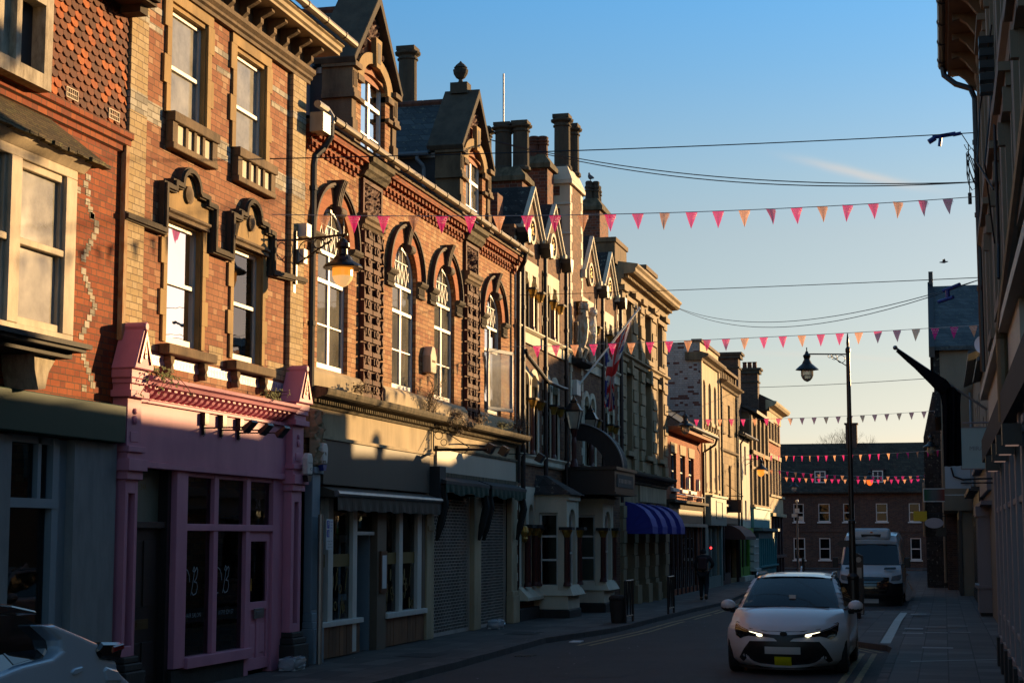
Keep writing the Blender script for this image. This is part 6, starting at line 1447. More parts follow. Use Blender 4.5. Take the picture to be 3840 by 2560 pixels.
def letter_mesh(mir):
    o = text('OLD', .072, 'flag_print', lambda x, y, d: (x, -.022, -.055 + y), 'lettering', None, 0, mir, sx=1.15); o2 = text('TOWN', .030, 'flag_print', lambda x, y, d: (x, -.024, -.105 + y), 'lettering', None, 0, mir, sx=1.25)
    # both words in one printed mark, measured from the flag's top edge
    me = bpy.data.meshes.new('lettering'); bm = bmesh.new()
    for q in (o, o2):
        k = bmesh.new(); k.from_mesh(q.data); bmesh.ops.translate(k, verts=k.verts, vec=q.location); t = bpy.data.meshes.new('t'); k.to_mesh(t); bm.from_mesh(t); bpy.data.meshes.remove(t); k.free()
    bm.to_mesh(me); bm.free(); me.materials.append(MATS['flag_print'])
    for q in (o, o2): bpy.data.objects.remove(q)
    return me
LM = (letter_mesh(False), letter_mesh(True))
rb = random.Random(11)
def bunting(P0, P1, sag, n, t0, t1, mir, ph, label, letters=True):
    P0, P1 = Vector(P0), Vector(P1); at = lambda t: P0.lerp(P1, t) - Vector((0, 0, sag * 4 * t * (1 - t)))
    th = thing('bunting', label, 'bunting', tuple(at(.5)), 'bunting strings across the street')
    b = MB(); b.tube([tuple(at(k / 30)) for k in range(31)], .0065, 5); b.build('cord', 'string_white', th)
    d = (P1 - P0); hd = math.atan2(d.y, d.x)
    for k in range(n):
        t = t0 + (t1 - t0) * k / (n - 1); pch = (k + ph) % 3 == 0
        o = bpy.data.objects.new('flag', FM[(2 if pch else 0) + rb.randint(0, 1)]); C.objects.link(o); o.parent = th; o.location = at(t) - th.location
        o.rotation_euler = (rb.uniform(-.2, .14), rb.uniform(-.05, .05), hd + rb.uniform(-.22, .22))
        if letters:
            q = bpy.data.objects.new('lettering', LM[1 if mir else 0]); C.objects.link(q); q.parent = o
    return th
bunting((-9.3, 22.6, 6.62), (0.677, 27.95, 7.436), .13, 24, .068, .953, True, 0, 'largest bunting string, tied at the pink building, its lettering mirrored')
bunting((-9.3, 35.8, 6.12), (1.0, 38, 6.56), .05, 24, .075, .975, False, 1, 'bunting string tied at the hotel corner and crossing the slate roof opposite')
bunting((-9.3, 62.7, 6.32), (0.0, 62.2, 6.45), .10, 22, .01, .985, False, 0, 'bunting string against pale sky just above the chimney of the end house', True)
bunting((-9.3, 84, 5.98), (0.0, 69.9, 5.42), .12, 23, .02, .985, False, 1, 'highest of three bunting strings across the dark roof of the end house', False)
bunting((-9.3, 90, 5.55), (-.84, 97, 5.35), .2, 22, .02, .99, False, 2, 'sagging bunting string, the middle of three before the end house', False)
bunting((-9.3, 102.8, 5.52), (-.84, 103, 5.36), .10, 22, .03, .98, False, 0, 'straight bunting string, the lowest of three before the end house', False)
def wire(P0, P1, sag, r, label, extra=None, two=False):
    P0, P1 = Vector(P0), Vector(P1); th = thing('overhead_cable', label, 'cable', tuple(P0), 'cables across the street')
    for dz, s2 in ((0, sag), (.0, sag * .82))[:2 if two else 1]:
        b = MB(); b.tube([tuple(P0.lerp(P1, k / 24) - Vector((0, 0, s2 * 4 * (k / 24) * (1 - k / 24)))) for k in range(25)], r, 5); b.build('wire', 'wire_black', th)
    return th
p = onX(1012, 596, -9.3); w1_ = wire(p, (0.655, 28.60, 8.637), .05, .009, 'straight black wire with blue power splitter and coiled lead by the downpipe')
b = MB(); c = Vector((0.164, 28.4, 8.552)); b.tube([(0.000, 28.4, 8.552), (0.371, 28.4, 8.596)], .035, 8); b.tube([(0.131, 28.4, 8.552), (0.109, 28.4, 8.399)], .03, 8); b.tube([(-0.065, 28.4, 8.476), (0.044, 28.4, 8.541)], .045, 8); b.tube([(0.327, 28.4, 8.574), (0.458, 28.4, 8.596)], .03, 8); b.build('power_splitter', mat('plug_blue', (.015, .05, .28), .4), w1_)
b = MB(); b.tube([(0.458, 28.4, 8.596), (0.545, 28.4, 8.443), (0.610, 28.4, 8.334), (0.545, 28.4, 8.312), (0.501, 28.4, 8.399), (0.567, 28.4, 8.399), (0.567, 28.4, 7.569)], .008, 5)
for k in range(4): b.tube([(.61 + .08 * math.cos(t * .7 + k), 28.4, 8.06 - k * .05 + .28 * math.sin(t * .7)) for t in range(10)], .009, 5)
b.tube([(0.567, 28.4, 7.591), (0.567, 28.4, 7.405)], .03, 8); b.build('coiled_lead', 'wire_black', w1_)
p = onX(1818, 519, -9.6); wire(p, (0.655, 28.60, 7.807), .42, .010, 'pair of sagging black cables between the highest bunting and splitter wire', two=True)
p = onX(1943, 1107, -9.3); w3_ = wire(p, (0.655, 28.60, 6.214), .02, .007, 'thin level wire at the height of the bank cornice')
b = MB(); b.tube([(.1, 27, 5.79), (.34, 26.7, 5.84)], .03, 8); b.tube([(.02, 27, 5.62), (.24, 26.8, 5.66)], .03, 8); b.tube([(.16, 26.9, 5.78), (.16, 26.9, 5.66)], .035, 8); b.build('power_splitter', 'plug_blue', w3_)
wire(onX(2531, 1150, -8.9), (0.655, 28.60, 6.170), .75, .008, 'deeply sagging cable below the bank cornice', two=True)
wire((-9.4, 84, 9.3), (-.2, 66, 7.95), .05, .012, 'faint thin wire above the chimney of the end house')

# ------------------------------------------------------------ lamps
mat('lamp_amber', (1, .55, .15), .2, emit=(1.0, .30, .025), es=.46); mat('lamp_amber_low', (1, .6, .25), .2, emit=(1.0, .55, .20), es=.34); mat('lamp_orange', (1, .3, .05), emit=(1, .14, .015), es=.6)
glass('lamp_clear', (.75, .73, .66), .05, 0, ((.6, .56, .46), .7))
def lamp_head(par, c, s, lit):
    """hanging bell lamp: finial, cap, wide brim and bowl; c = centre of the brim"""
    x, y, z = c
    b = MB(); b.lathe([(.012, .50 * s), (.03, .47 * s), (.012, .44 * s), (.05, .41 * s), (.075, .38 * s), (.10, .36 * s), (.105, .30 * s), (.07, .27 * s), (.075, .19 * s), (.13, .15 * s), (.15, .10 * s), (.27, .03 * s), (.295, .0), (.29, -.02 * s), (.15, -.02 * s)] if s == 1 else [(r_ * s, h_ * s) for r_, h_ in ((.03, .47), (.05, .41), (.10, .36), (.07, .27), (.13, .15), (.27, .03), (.295, 0), (.15, -.02))], (x, y, z), 20); h = b.build('lamp_cap', 'cast_iron', par, smooth=False)
    b = MB(); b.lathe([(.155 * s, -.02 * s), (.155 * s, -.14 * s)], (x, y, z), 18); b.build('lamp_bowl', lit[0], h)
    b = MB(); b.lathe([(.155 * s, -.141 * s), (.13 * s, -.21 * s), (.08 * s, -.27 * s), (.02 * s, -.30 * s)], (x, y, z), 18); b.build('lamp_bowl', lit[1], h)
LA = thing('wall_lamp', 'lit amber street lamp hanging from scrolled iron bracket on the arched-window building', 'street lamp', (-9.38, 23.62, 6.3))
b = MB(); y = 23.62
b.tube([(-9.34, y, 6.42), (-8.5, y, 6.47)], .018, 6); b.tube([(-9.3, y, 6.05), (-8.75, y, 6.40)], .012, 6); b.box(-9.38, -9.30, y - .03, y + .03, 5.75, 6.55); b.box(-9.38, -9.33, y - .05, y + .05, 5.62, 5.75)
for cx, cz, r in ((-9.14, 6.27, .13), (-8.95, 6.35, .08), (-8.82, 6.39, .05)): b.tube([(cx + r * math.cos(t * PI / 8), y, cz + r * math.sin(t * PI / 8)) for t in range(17)], .009, 5)
b.tube([(-8.57, y, 6.36), (-8.57, y, 6.62)], .014, 6); b.lathe([(.025, 0), (.01, .08), (.002, .14)], (-8.57, y, 6.6), 8); b.tube([(-8.57, y, 6.4), (-8.57, y, 6.25)], .02, 6); b.build('bracket', 'cast_iron', LA)
lamp_head(LA, (-8.57, y, 5.98), 1, ('lamp_amber', 'lamp_amber_low'))
b = MB(); b.bx((-9.34, -9.2, 23.75, 23.95, 6.5, 6.7), (-9.34, -9.22, 23.7, 23.85, 6.08, 6.3)); o = b.build('junction_boxes', 'white_paint', LA)
def far_lamp(x, y, z, wx, lit, label, s=1.0):
    t = thing('wall_lamp', label, 'street lamp', (wx, y, z)); b = MB(); b.tube([(wx, y, z + .5), (x, y, z + .52)], .02, 6); b.tube([(wx, y, z + .2), (x * .6 + wx * .4, y, z + .48)], .014, 6); b.tube([(x, y, z + .5), (x, y, z + .25)], .02, 6); b.build('bracket', 'cast_iron', t); lamp_head(t, (x, y, z), s, lit)
far_lamp(-8.55, 58.2, 5.78, -9.2, ('lamp_clear', 'lamp_clear'), 'unlit bracket lamp in front of the small red house')
far_lamp(-8.62, 83.9, 5.25, -9.4, ('lamp_amber', 'lamp_amber'), 'lit amber bracket lamp on the narrow white house', 1.15)
far_lamp(-4.70, 116, 5.75, -3.9, ('lamp_orange', 'lamp_orange'), 'red-orange lit lamp under the bunting at the end of the street', 1.3)
far_lamp(-9.66, 115.5, 5.3, -10.6, ('lamp_clear', 'lamp_clear'), 'unlit lamp before the left part of the end house', 1.2)
far_lamp(-.36, 64, 5.25, .0, ('lamp_clear', 'lamp_clear'), 'unlit bracket lamp with dark green cap on the slate-roofed cream house')
PO = thing('lamp_post', 'tall black street lamp with one hanging lantern on a scrolled arm', 'street lamp', (-2.1, 41, .1))
b = MB(); b.lathe([(.17, 0), (.17, .14), (.13, .18), (.125, .9), (.14, .93), (.14, .98), (.085, 1.05), (.072, 2.2), (.085, 2.22), (.085, 2.28), (.062, 2.3), (.048, 6.25), (.06, 6.27), (.06, 6.35), (.03, 6.4), (.035, 6.5), (.012, 6.72)], (-2.1, 41, .09), 14); b.build('post', 'cast_iron', PO, smooth=False)
b = MB(); b.tube([(-2.1, 41, 6.31), (-3.07, 41, 6.34)], .018, 6); b.tube([(-2.12, 41, 6.02), (-2.5, 41, 6.28)], .012, 6)
for cx, cz, r in ((-2.26, 6.2, .09), (-2.42, 6.25, .06), (-2.53, 6.28, .04)): b.tube([(cx + r * math.cos(t * PI / 8), 41, cz + r * math.sin(t * PI / 8)) for t in range(17)], .008, 5)
b.tube([(-3.07, 41, 6.5), (-3.07, 41, 6.2)], .014, 6); b.build('arm', 'cast_iron', PO); lamp_head(PO, (-3.07, 41, 5.96), .95, ('lamp_clear', 'lamp_clear'))
b = MB(); b.extr([(-2.05, 40.97, 1.92), (-2.38, 40.97, 1.9), (-2.46, 40.97, 1.83), (-2.38, 40.97, 1.76), (-2.05, 40.97, 1.74)], (0, .06, 0)); b.build('finger_sign', 'black_paint', PO)
IB = thing('information_board', 'dark upright information board with slanted top behind the lamp post', 'board', (-2.05, 43, .1))
b = MB(); b.extr([(-2.2, 42.98, .09), (-1.95, 42.98, .09), (-1.95, 42.98, 1.52), (-2.2, 42.98, 1.64)], (0, .12, 0)); b.build('panel', 'black_paint', IB)
b = MB(); b.bx((-2.1, -1.99, 42.968, 42.98, .98, 1.24)); b.tube([(-2.06, 42.97, 1.43), (-2.06, 42.98, 1.43)], .07, 12); b.bx((-2.08, -1.97, 42.968, 42.98, .1, .32)); b.build('notice', 'steel_grey', IB)

# ------------------------------------------------------------ fittings on the left fronts
for i, (bx, hx) in enumerate((((1330, 1345), (1640, 1395)), ((1447, 1360), (1745, 1415)), ((1560, 1380), (1855, 1432)))):
    q = onX(bx[0] / 1.742, 800 + bx[1] / 1.742, -9.28); h = onY(hx[0] / 1.742, 800 + hx[1] / 1.742, q.y)
    t = thing('arm_floodlight', ('floodlight on a long arm over the pink fascia, left one of three', 'floodlight on a long arm over the pink fascia, middle one of three', 'floodlight on a long arm over the pink fascia, right one of three')[i], 'floodlight', tuple(q), 'floodlights over the pink fascia')
    b = MB(); b.box(q.x - .02, q.x + .05, q.y - .06, q.y + .06, q.z - .07, q.z + .08); b.box(q.x - .02, q.x + .02, q.y - .02, q.y + .02, q.z - .2, q.z - .07); b.tube([(q.x, q.y + .05 * math.cos(k), q.z - .15 + .07 * math.sin(k)) for k in range(8)], .005, 4); b.build('mounting_box', 'black_paint', t)
    b = MB(); b.tube([(q.x, q.y, q.z - .11), (h.x, h.y, h.z)], .011, 6); b.build('arm', 'black_paint', t)
    b = MB(); b.extr([(h.x - .10, h.y - .10, h.z - .01), (h.x + .04, h.y - .10, h.z + .09), (h.x + .06, h.y - .10, h.z + .06), (h.x - .06, h.y - .10, h.z - .07)], (0, .2, 0)); b.build('lamp_head', 'black_paint', t)
for i, (u, z, lab) in enumerate(((23.62, 3.02, 'white alarm box on the right pilaster of the pink shop'), (24.55, 3.22, 'white alarm box with blue base on the column beside the restaurant'))):
    t = thing('alarm_box', lab, 'alarm box', tuple(L(u, z, .2)), 'alarm boxes'); o = .27 if i == 0 else .16
    b = MB(L); b.poly([(u - .10, z - .12), (u + .10, z - .12), (u + .12, z + .12), (u + .07, z + .2), (u - .07, z + .2), (u - .12, z + .12)], o, o + .09); b.build('cover', 'white_paint', t, bevel=.02, seg=2)
    b = MB(L); b.poly([(u - .09, z - .13), (u + .09, z - .13), (u + .05, z - .22), (u - .05, z - .22)], o, o + .08); b.build('base', 'black_paint' if i == 0 else 'plug_blue', t)
    if i == 0: text('key security', .036, 'letter_dark', lambda x, y, d: (-9.4 + o + .092, u + x, z + .06 + y), 'lettering', t); text('<', .12, 'letter_dark', lambda x, y, d: (-9.4 + o + .092, u + .02 + x, z - .04 + y), 'lettering', t)
t = thing('alarm_box', 'cream hexagonal alarm box between the second and third arched windows', 'alarm box', (-9.36, 30.45, 5.25), 'alarm boxes')
b = MB(L); u, z = 30.5, 5.27; b.poly([(u - .2, z + .1), (u - .08, z + .28), (u + .08, z + .28), (u + .2, z + .1), (u + .18, z - .22), (u - .18, z - .22)], .0, .17); b.build('cover', 'peeling_cream', t, bevel=.02, seg=2); b = MB(L); b.bx((u - .1, u + .1, z - .02, z + .02, .17, .175)); b.build('slot', 'stone_brown', t)
t = thing('sign_bracket', 'ornate black iron sign bracket over the boundary between the restaurant and shutters', 'bracket', tuple(L(30.75, 3.8, .1)))
b = MB(L); b.tube([(30.75, 3.62, .1), (30.75, 3.62, 1.15)], .03, 6); b.tube([(30.75, 3.62, .1), (30.75, 4.15, .1)], .014, 6); b.tube([(30.75, 4.1, .1), (30.75, 3.66, .8)], .009, 5)
for cz, co, r in ((3.9, .2, .08), (3.76, .3, .06), (4.0, .14, .05)): b.tube([(30.75, cz + r * math.sin(k * PI / 6), co + r * math.cos(k * PI / 6)) for k in range(13)], .007, 4)
b.build('iron_bracket', 'cast_iron', t)
b = MB(L); b.tube([(30.75, 3.72, .4), (31.0, 3.74, .5), (31.1, 3.70, 1.05)], .014, 5); b.extr([(30.98, 3.60, 1.0), (31.2, 3.60, 1.0), (31.2, 3.76, 1.1), (30.98, 3.76, 1.1)], (0, -.06, .12)); b.build('spotlight', 'black_paint', t)
for i, u in enumerate((33.4, 36.6)):
    t = thing('arm_floodlight', ('small black floodlight above the cream fascia', 'small black floodlight by the hotel downpipe above the cream fascia')[i], 'floodlight', tuple(L(u, 3.8, .1)), 'floodlights over the shutters')
    b = MB(L); b.tube([(u, 3.82, .05), (u + .1, 3.80, .7)], .012, 5); b.build('arm', 'black_paint', t); b = MB(L); b.extr([(u, 3.68, .65), (u + .24, 3.68, .65), (u + .24, 3.84, .75), (u, 3.84, .75)], (0, -.07, .12)); b.build('lamp_head', 'black_paint', t)
# parking sign
t = thing('parking_sign', 'grey pole with a small disabled parking sign outside the restaurant', 'sign', (-9.12, 24.5, .1))
b = MB(); b.tube([(-9.12, 24.3, .1), (-9.12, 24.3, 2.33)], .045, 10); b.build('pole', 'steel_grey', t)
P2 = lambda u, z, o: (-9.05 + o, u, z)
b = MB(P2); b.bx((24.36, 24.64, 1.80, 2.26, -.01, .0)); pl = b.build('sign_plate', 'sign_white', t)
b = MB(P2); b.bx((24.38, 24.48, 2.12, 2.24, .0, .003), (24.38, 24.48, 1.99, 2.10, 0, .003)); b.build('blue_square', 'sign_blue', pl)
PT = lambda u, z: (lambda x, y, d: (-9.05 + .005, u + x, z + y))
text('P', .11, 'sign_white', PT(24.43, 2.18), 'lettering', pl)
b = MB(P2); b.tube([(24.425, 2.085, .004), (24.425, 2.05, .004), (24.45, 2.045, .004), (24.46, 2.01, .004)], .006, 5); b.arch(24.428, 2.028, .018, .026, .003, .005, PI * .7, PI * 2.1, 10); b.build('wheelchair_symbol', 'sign_white', pl)
for k, s in enumerate(('Disabled', 'badge', 'holders', 'only')): text(s, .036, 'sign_blue', PT(24.56, 2.22 - k * .045), 'lettering', pl)
for k, s in enumerate(('Max stay 1 hour', 'No return', 'within 1 hour')): text(s, .034, 'letter_dark', PT(24.5, 1.93 - k * .045), 'lettering', pl)
# hotel: lanterns, flag, royal arms
for i, (u, o, zt) in enumerate(((42.2, .36, 5.40), (45.4, .14, 5.46))):
    c = L(u, 4.7, o); s = .23 if i == 0 else .21
    t = thing('post_lantern', ('four-sided glass lantern above the near end of the hotel canopy', 'four-sided glass lantern above the far end of the hotel canopy')[i], 'lantern', tuple(L(u, 3.75, o)), 'lanterns over the hotel canopy')
    b = MB(); b.lathe([(.11, 0), (.09, .1), (.06, .2), (.07, .6), (.05, .75), (.09, .9), (.10, .95)], (c[0], c[1], 3.75), 10); b.build('post', 'oxblood', t)
    b = MB(); b.lathe([(s * .6, 0), (s * .62, .02)], c, 4, a0=PI / 4); b.lathe([(s * 1.2, .45), (s * 1.25, .48), (s * .6, .66), (s * .45, .67), (s * .5, .72), (s * .2, .78), (.02, .86)], c, 4, a0=PI / 4)
    for k in range(4):
        a = PI / 4 + k * PI / 2; b.tube([(c[0] + s * .6 * math.cos(a), c[1] + s * .6 * math.sin(a), c[2]), (c[0] + s * 1.15 * math.cos(a), c[1] + s * 1.15 * math.sin(a), c[2] + .46)], .013, 5)
    f = b.build('lantern_frame', 'cast_iron', t); b = MB(); b.lathe([(s * .58, .01), (s * 1.12, .455)], c, 4, a0=PI / 4); b.build('lantern_glass', 'lamp_clear', f)
t = thing('union_flag', 'furled red, white and blue flag on slanting pole over the hotel entrance', 'flag', (-9.3, 43.9, 5.9))
p0, p1 = Vector((-9.3, 43.9, 5.95)), Vector((-8.0, 46, 8.25))
b = MB(); b.tube([tuple(p0), tuple(p1)], .028, 8); b.ball(tuple(p1), .05, 8); b.build('pole', 'white_paint', t)
b = MB(); b.bx((-9.4, -9.26, 43.6, 44.1, 5.7, 6.1)); b.build('mount', 'white_paint', t)
g = N('flag_cloth'); a = g.n('ShaderNodeAttribute', attribute_name='rnd').outputs['Fac']; g.setc(g.ramp(a, [(0, (.03, .035, .16)), (.3, (.5, .47, .42)), (.6, (.50, .025, .02))], True)); g.b.inputs['Roughness'].default_value = .9
b = MB(); ni, nj = 26, 34; G = []
for i in range(ni + 1):
    row = []; s = i / ni; hp = p0.lerp(p1, .42 + .55 * s)
    for j in range(nj + 1):
        f = j / nj; gx = p0.lerp(p1, .50); k = min(1, f * 1.6); q = hp.lerp(gx, k * .93); dz = -1.9 * max(0, f - .12) - .12 * f * s
        sp = (s - .5) * .27 * k
        row.append(b.p(q.x + sp * .55 + .05 * math.sin(s * 16 + f * 3) * k, q.y + sp + .06 * math.cos(s * 19 + f * 2) * k, q.z + dz + .05 * math.sin(s * 9)))
    G.append(row)
for i in range(ni):
    for j in range(nj):
        y, x = (i + .5) / ni - .5, (j + .5) / nj - .5; d = min(abs(y - x), abs(y + x))
        b.cr = .7 if (abs(y) < .10 or abs(x) < .07) else (.4 if (abs(y) < .17 or abs(x) < .12) else (.7 if d < .04 else (.4 if d < .10 else .001)))
        b.face(G[i][j], G[i + 1][j], G[i + 1][j + 1], G[i][j + 1])
b.build('flag', 'flag_cloth', t, smooth=True)
t = thing('coat_of_arms', 'carved royal arms with lion, shield and unicorn on the hotel chimney breast', 'carving', (-9.35, 44.15, 6.8))
mat('lion_paint', (.30, .19, .09), .6, .5, 12, .008, 30, col2=(.6, .52, .4)); mat('unicorn_paint', (.66, .62, .54), .6, .25, 10, .006, 30)
def beast(u, s, m, horn):
    b = MB(L); o = .2
    b.tube([(u, 6.85, o), (u + s * .05, 7.15, o + .05), (u + s * .08, 7.5, o + .05), (u + s * .05, 7.8, o + .08)], [.12, .17, .2, .15], 10)
    b.tube([(u + s * .05, 7.75, o + .1), (u + s * .1, 7.98, o + .12)], [.15, .10], 8); b.ball(L(u + s * .1, 8.02, o + .14), (.14, .13, .15), 10); b.tube([(u + s * .14, 8.0, o + .18), (u + s * .26, 7.95, o + .2)], [.09, .055], 8)
    b.tube([(u + s * .1, 7.62, o + .12), (u + s * .32, 7.72, o + .16), (u + s * .42, 7.6, o + .12)], [.08, .06, .05], 7); b.tube([(u + s * .08, 7.45, o + .14), (u + s * .3, 7.35, o + .2), (u + s * .38, 7.42, o + .16)], [.08, .06, .05], 7)
    b.tube([(u + s * .02, 6.95, o + .04), (u + s * .2, 6.9, o + .14), (u + s * .1, 6.66, o + .1), (u + s * .22, 6.6, o + .14)], [.12, .10, .06, .05], 7); b.tube([(u - s * .04, 6.95, o), (u - s * .12, 6.8, o + .05), (u - s * .06, 6.6, o + .04)], [.1, .08, .05], 7)
    b.tube([(u - s * .1, 6.9, o), (u - s * .26, 7.1, o), (u - s * .2, 7.4, o + .02), (u - s * .3, 7.6, o)], [.03, .035, .03, .05], 6)
    if horn: b.tube([(u + s * .18, 8.08, o + .2), (u + s * .34, 8.36, o + .26)], [.03, .008], 6)
    else:
        for k in range(9): b.ball(L(u + s * .06 + .14 * math.cos(k * .7), 7.95 + .16 * math.sin(k * .7), o + .06), .07, 6)
    b.build('unicorn' if horn else 'lion', m, t)
beast(43.62, 1, 'lion_paint', False); beast(44.85, -1, 'unicorn_paint', True)
b = MB(L); b.poly([(44.0, 6.9), (44.48, 6.9), (44.52, 7.2), (44.5, 7.7), (43.98, 7.7), (43.96, 7.2)], .02, .2); b.build('shield', 'unicorn_paint', t, bevel=.03); b = MB(L); b.ball(L(44.24, 7.95, .15), (.14, .16, .17), 8); b.lathe([(.12, 0), (.17, .06), (.14, .14), (.17, .2)], L(44.24, 8.05, .15), 8); b.build('crown', 'gold_leaf', t)
b = MB(L); b.moulding(43.35, 45.1, [(0, 6.5), (.2, 6.52), (.34, 6.56), (.34, 6.64), (0, 6.66)]); b.build('ledge', 'sooty_black', t)
# hanging sign further up, CCTV pole
t = thing('hanging_sign', 'dark square pub sign hanging from a braced arm on the ashlar house', 'sign', (-9.3, 76, 3.7))
b = MB(); b.tube([(-9.35, 76, 3.8), (-8.6, 76, 3.76)], .02, 6); b.tube([(-9.35, 76, 4.3), (-8.62, 76, 3.78)], .012, 5); b.tube([(-9.3, 76, 3.8), (-9.3, 76, 3.6)], .01, 4); b.tube([(-8.72, 76, 3.76), (-8.72, 76, 3.6)], .01, 4); b.build('arm', 'cast_iron', t)
b = MB(); b.bx((-9.36, -8.68, 75.96, 76.04, 3.05, 3.62)); s_ = b.build('board', 'oxblood', t); b = MB(); b.bx((-9.2, -8.84, 75.945, 75.96, 3.1, 3.57)); b.build('picture', 'lead_dark', s_)
t = thing('camera_pole', 'slim grey pole carrying surveillance cameras in front of the end house', 'camera pole', (-8.2, 99.7, -.1))
b = MB(); b.tube([(-8.2, 99.7, -.1), (-8.2, 99.7, 4.0)], [.07, .045], 8); b.build('pole', 'steel_grey', t); b = MB(); b.bx((-8.32, -8.08, 99.55, 99.85, 3.35, 3.6), (-8.5, -8.22, 99.6, 99.8, 3.1, 3.3), (-8.1, -7.85, 99.5, 99.8, 2.9, 3.15)); b.ball((-8.18, 99.6, 4.02), .1, 8); b.build('cameras', 'white_paint', t)
t = thing('bollard', 'small black bollard on the pavement corner near the end house', 'bollard', (-7.2, 92, -.1)); b = MB(); b.lathe([(.1, 0), (.08, .1), (.06, .8), (.09, .85), (.08, .95), (.02, 1.0)], (-7.25, 91.5, -.1), 10); b.build('post', 'cast_iron', t)

# ------------------------------------------------------------ pavement furniture
def barrier(lab):
    t = thing('pedestrian_barrier', lab, 'barrier', (0, 0, 0), 'hoop barriers along the left kerb'); b = MB()
    b.tube([(0, 0, 0), (0, 0, .92), (0, .92, .92), (0, .92, 0)], .028, 8); b.tube([(0, 0, .14), (0, .92, .14)], .022, 6); b.build('frame', 'black_paint', t)
    b = MB()
    for a, c in ((.18, .30), (.42, .30), (.5, .62), (.74, .62)): b.tube([(0, a, .9), (0, c, .14)], .014, 6)
    b.build('bars', 'black_paint', t); return t
t = barrier('black hoop barrier beside the litter bin'); t.location = (-6.86, 37.35, .1); t2 = copy_tree(t); t2.location = (-6.74, 42.6, .07); t2['label'] = 'black hoop barrier nearer the walking person'
t = thing('litter_bin', 'small dark litter bin strapped beside the first hoop barrier', 'bin', (-7.03, 37.45, .1)); b = MB(); b.lathe([(.14, 0), (.155, .06), (.19, .5), (.205, .52), (.2, .56)], (-7.05, 37.45, .1), 14); b.build('body', 'sooty_black', t); b = MB(); b.lathe([(.2, .0), (.15, .05), (.05, .06)], (-7.05, 37.45, .66), 14); b.build('lid', 'sooty_black', t)
def parcel(x, y, z, lab, seed):
    t = thing('wrapped_parcel', lab, 'parcel', (x, y, z), 'plastic wrapped parcels left at the shop fronts'); rn = random.Random(seed)
    b = MB(); b.box(x - .12, x + .12, y - .2, y + .2, z + .005, z + .17); b.build('carton', 'sign_white', t)
    nu, nv = 20, 10; b = MB(); G = [[b.p(*(Vector((x, y, z + .09)) + Vector((.155 * math.copysign(abs(math.cos(2 * PI * i / nu)) ** .5, math.cos(2 * PI * i / nu)) * max(.05, math.sin(PI * j / nv)) ** .45, .25 * math.copysign(abs(math.sin(2 * PI * i / nu)) ** .5, math.sin(2 * PI * i / nu)) * max(.05, math.sin(PI * j / nv)) ** .45, -.1 * math.cos(PI * j / nv) if j < nv else .1)) + Vector([rn.uniform(-.018, .018)] * 3))) for j in range(nv + 1)] for i in range(nu)]
    for i in range(nu):
        for j in range(nv): b.face(G[i][j], G[(i + 1) % nu][j], G[(i + 1) % nu][j + 1], G[i][j + 1])
    b.build('plastic_wrap', 'wrap_film', t)
glass('wrap_film', (.9, .92, .95), .12, .02, ((.5, .55, .6), .35))
parcel(-9.1, 23.15, .1, 'plastic-wrapped parcel at the pink door beside the black plinth', 1); parcel(-9.05, 34.45, .1, 'plastic-wrapped parcel at the foot of the second roller shutter', 2)
# litter, covers, pale slabs and strips in the paving
b = MB(); rn = random.Random(3)
for k in range(26):
    x, y = rn.uniform(-7.0, -5.2), rn.uniform(23, 40); s = rn.uniform(.012, .03); b.quad((x, y, gz(y) + .006), (x + s, y + s * .4, gz(y) + .012), (x + s * .6, y + s * 1.4, gz(y) + .008), (x - s * .4, y + s, gz(y) + .007))
for k in range(18):
    x, y = rn.uniform(-9.1, -7.5), rn.uniform(24, 52); s = rn.uniform(.012, .03); z = gz(y) + .106; b.quad((x, y, z), (x + s, y + s * .4, z + .006), (x + s * .6, y + s * 1.4, z + .004), (x - s * .4, y + s, z))
o = b.build('litter', 'sign_white'); o['kind'] = 'stuff'; o['label'] = 'scraps of paper litter along the kerb'; o['category'] = 'litter'
t = tag(MB().bx((-6.95, -6.75, 31.9, 32.3, .002, .02)).build('flattened_packet', 'sign_white'), 'flattened pale packet lying in the gutter near the left yellow lines', 'litter')
mat('pale_slab', (.26, .26, .26), .7, .25, 5); mat('strip_steel', (.17, .18, .19), .5, .35, 6, metal=.2)
b = MB()
for x, y, wx, wy in ((-.85, 36.3, .38, .62), (-.44, 37.3, .42, .22), (.02, 37.8, .42, .2), (-.85, 34.7, .4, .4), (-.42, 35.1, .44, .24), (.06, 35.4, .4, .22), (-.85, 43.2, .38, .5), (-.42, 30.3, .52, .35)): b.quad((x, y, .104), (x + wx, y, .104), (x + wx, y + wy, .104), (x, y + wy, .104))
struct(b.build('pavement_slabs', 'pale_slab', loc=(0, 0, 0)))
b = MB(); b.quad((-.55, 27.0, .104), (.74, 27.75, .104), (.74, 27.86, .104), (-.55, 27.11, .104)); b.quad((-.95, 44.2, gz(44) + .104), (.3, 45.6, gz(45.6) + .104), (.3, 45.75, gz(45.7) + .104), (-.95, 44.32, gz(44) + .104)); struct(b.build('pavement_strip', 'strip_steel', loc=(0, 0, 0)))
b = MB()
for k in range(48):
    y = 31.5 + k * .3; b.quad((-1.16, y, gz(y) + .105), (-.98, y, gz(y) + .105), (-.98, y + .27, gz(y) + .105), (-1.16, y + .27, gz(y) + .105))
tag(b.build('drain_channel', 'strip_steel'), 'pale studded drainage strip along the paving beside the kerb build-out', 'drain')
for x, y, lab in ((-8.5, 26.1, 'dark inspection cover in the pavement outside the restaurant'), (-8.4, 32.6, 'dark inspection cover in the pavement outside the shutters')):
    tag(MB().bx((x, x + .6, y, y + .9, .09, .104), (x + .04, x + .56, y + .04, y + .86, .104, .106)).build('inspection_cover', 'sooty_black'), lab, 'manhole cover')
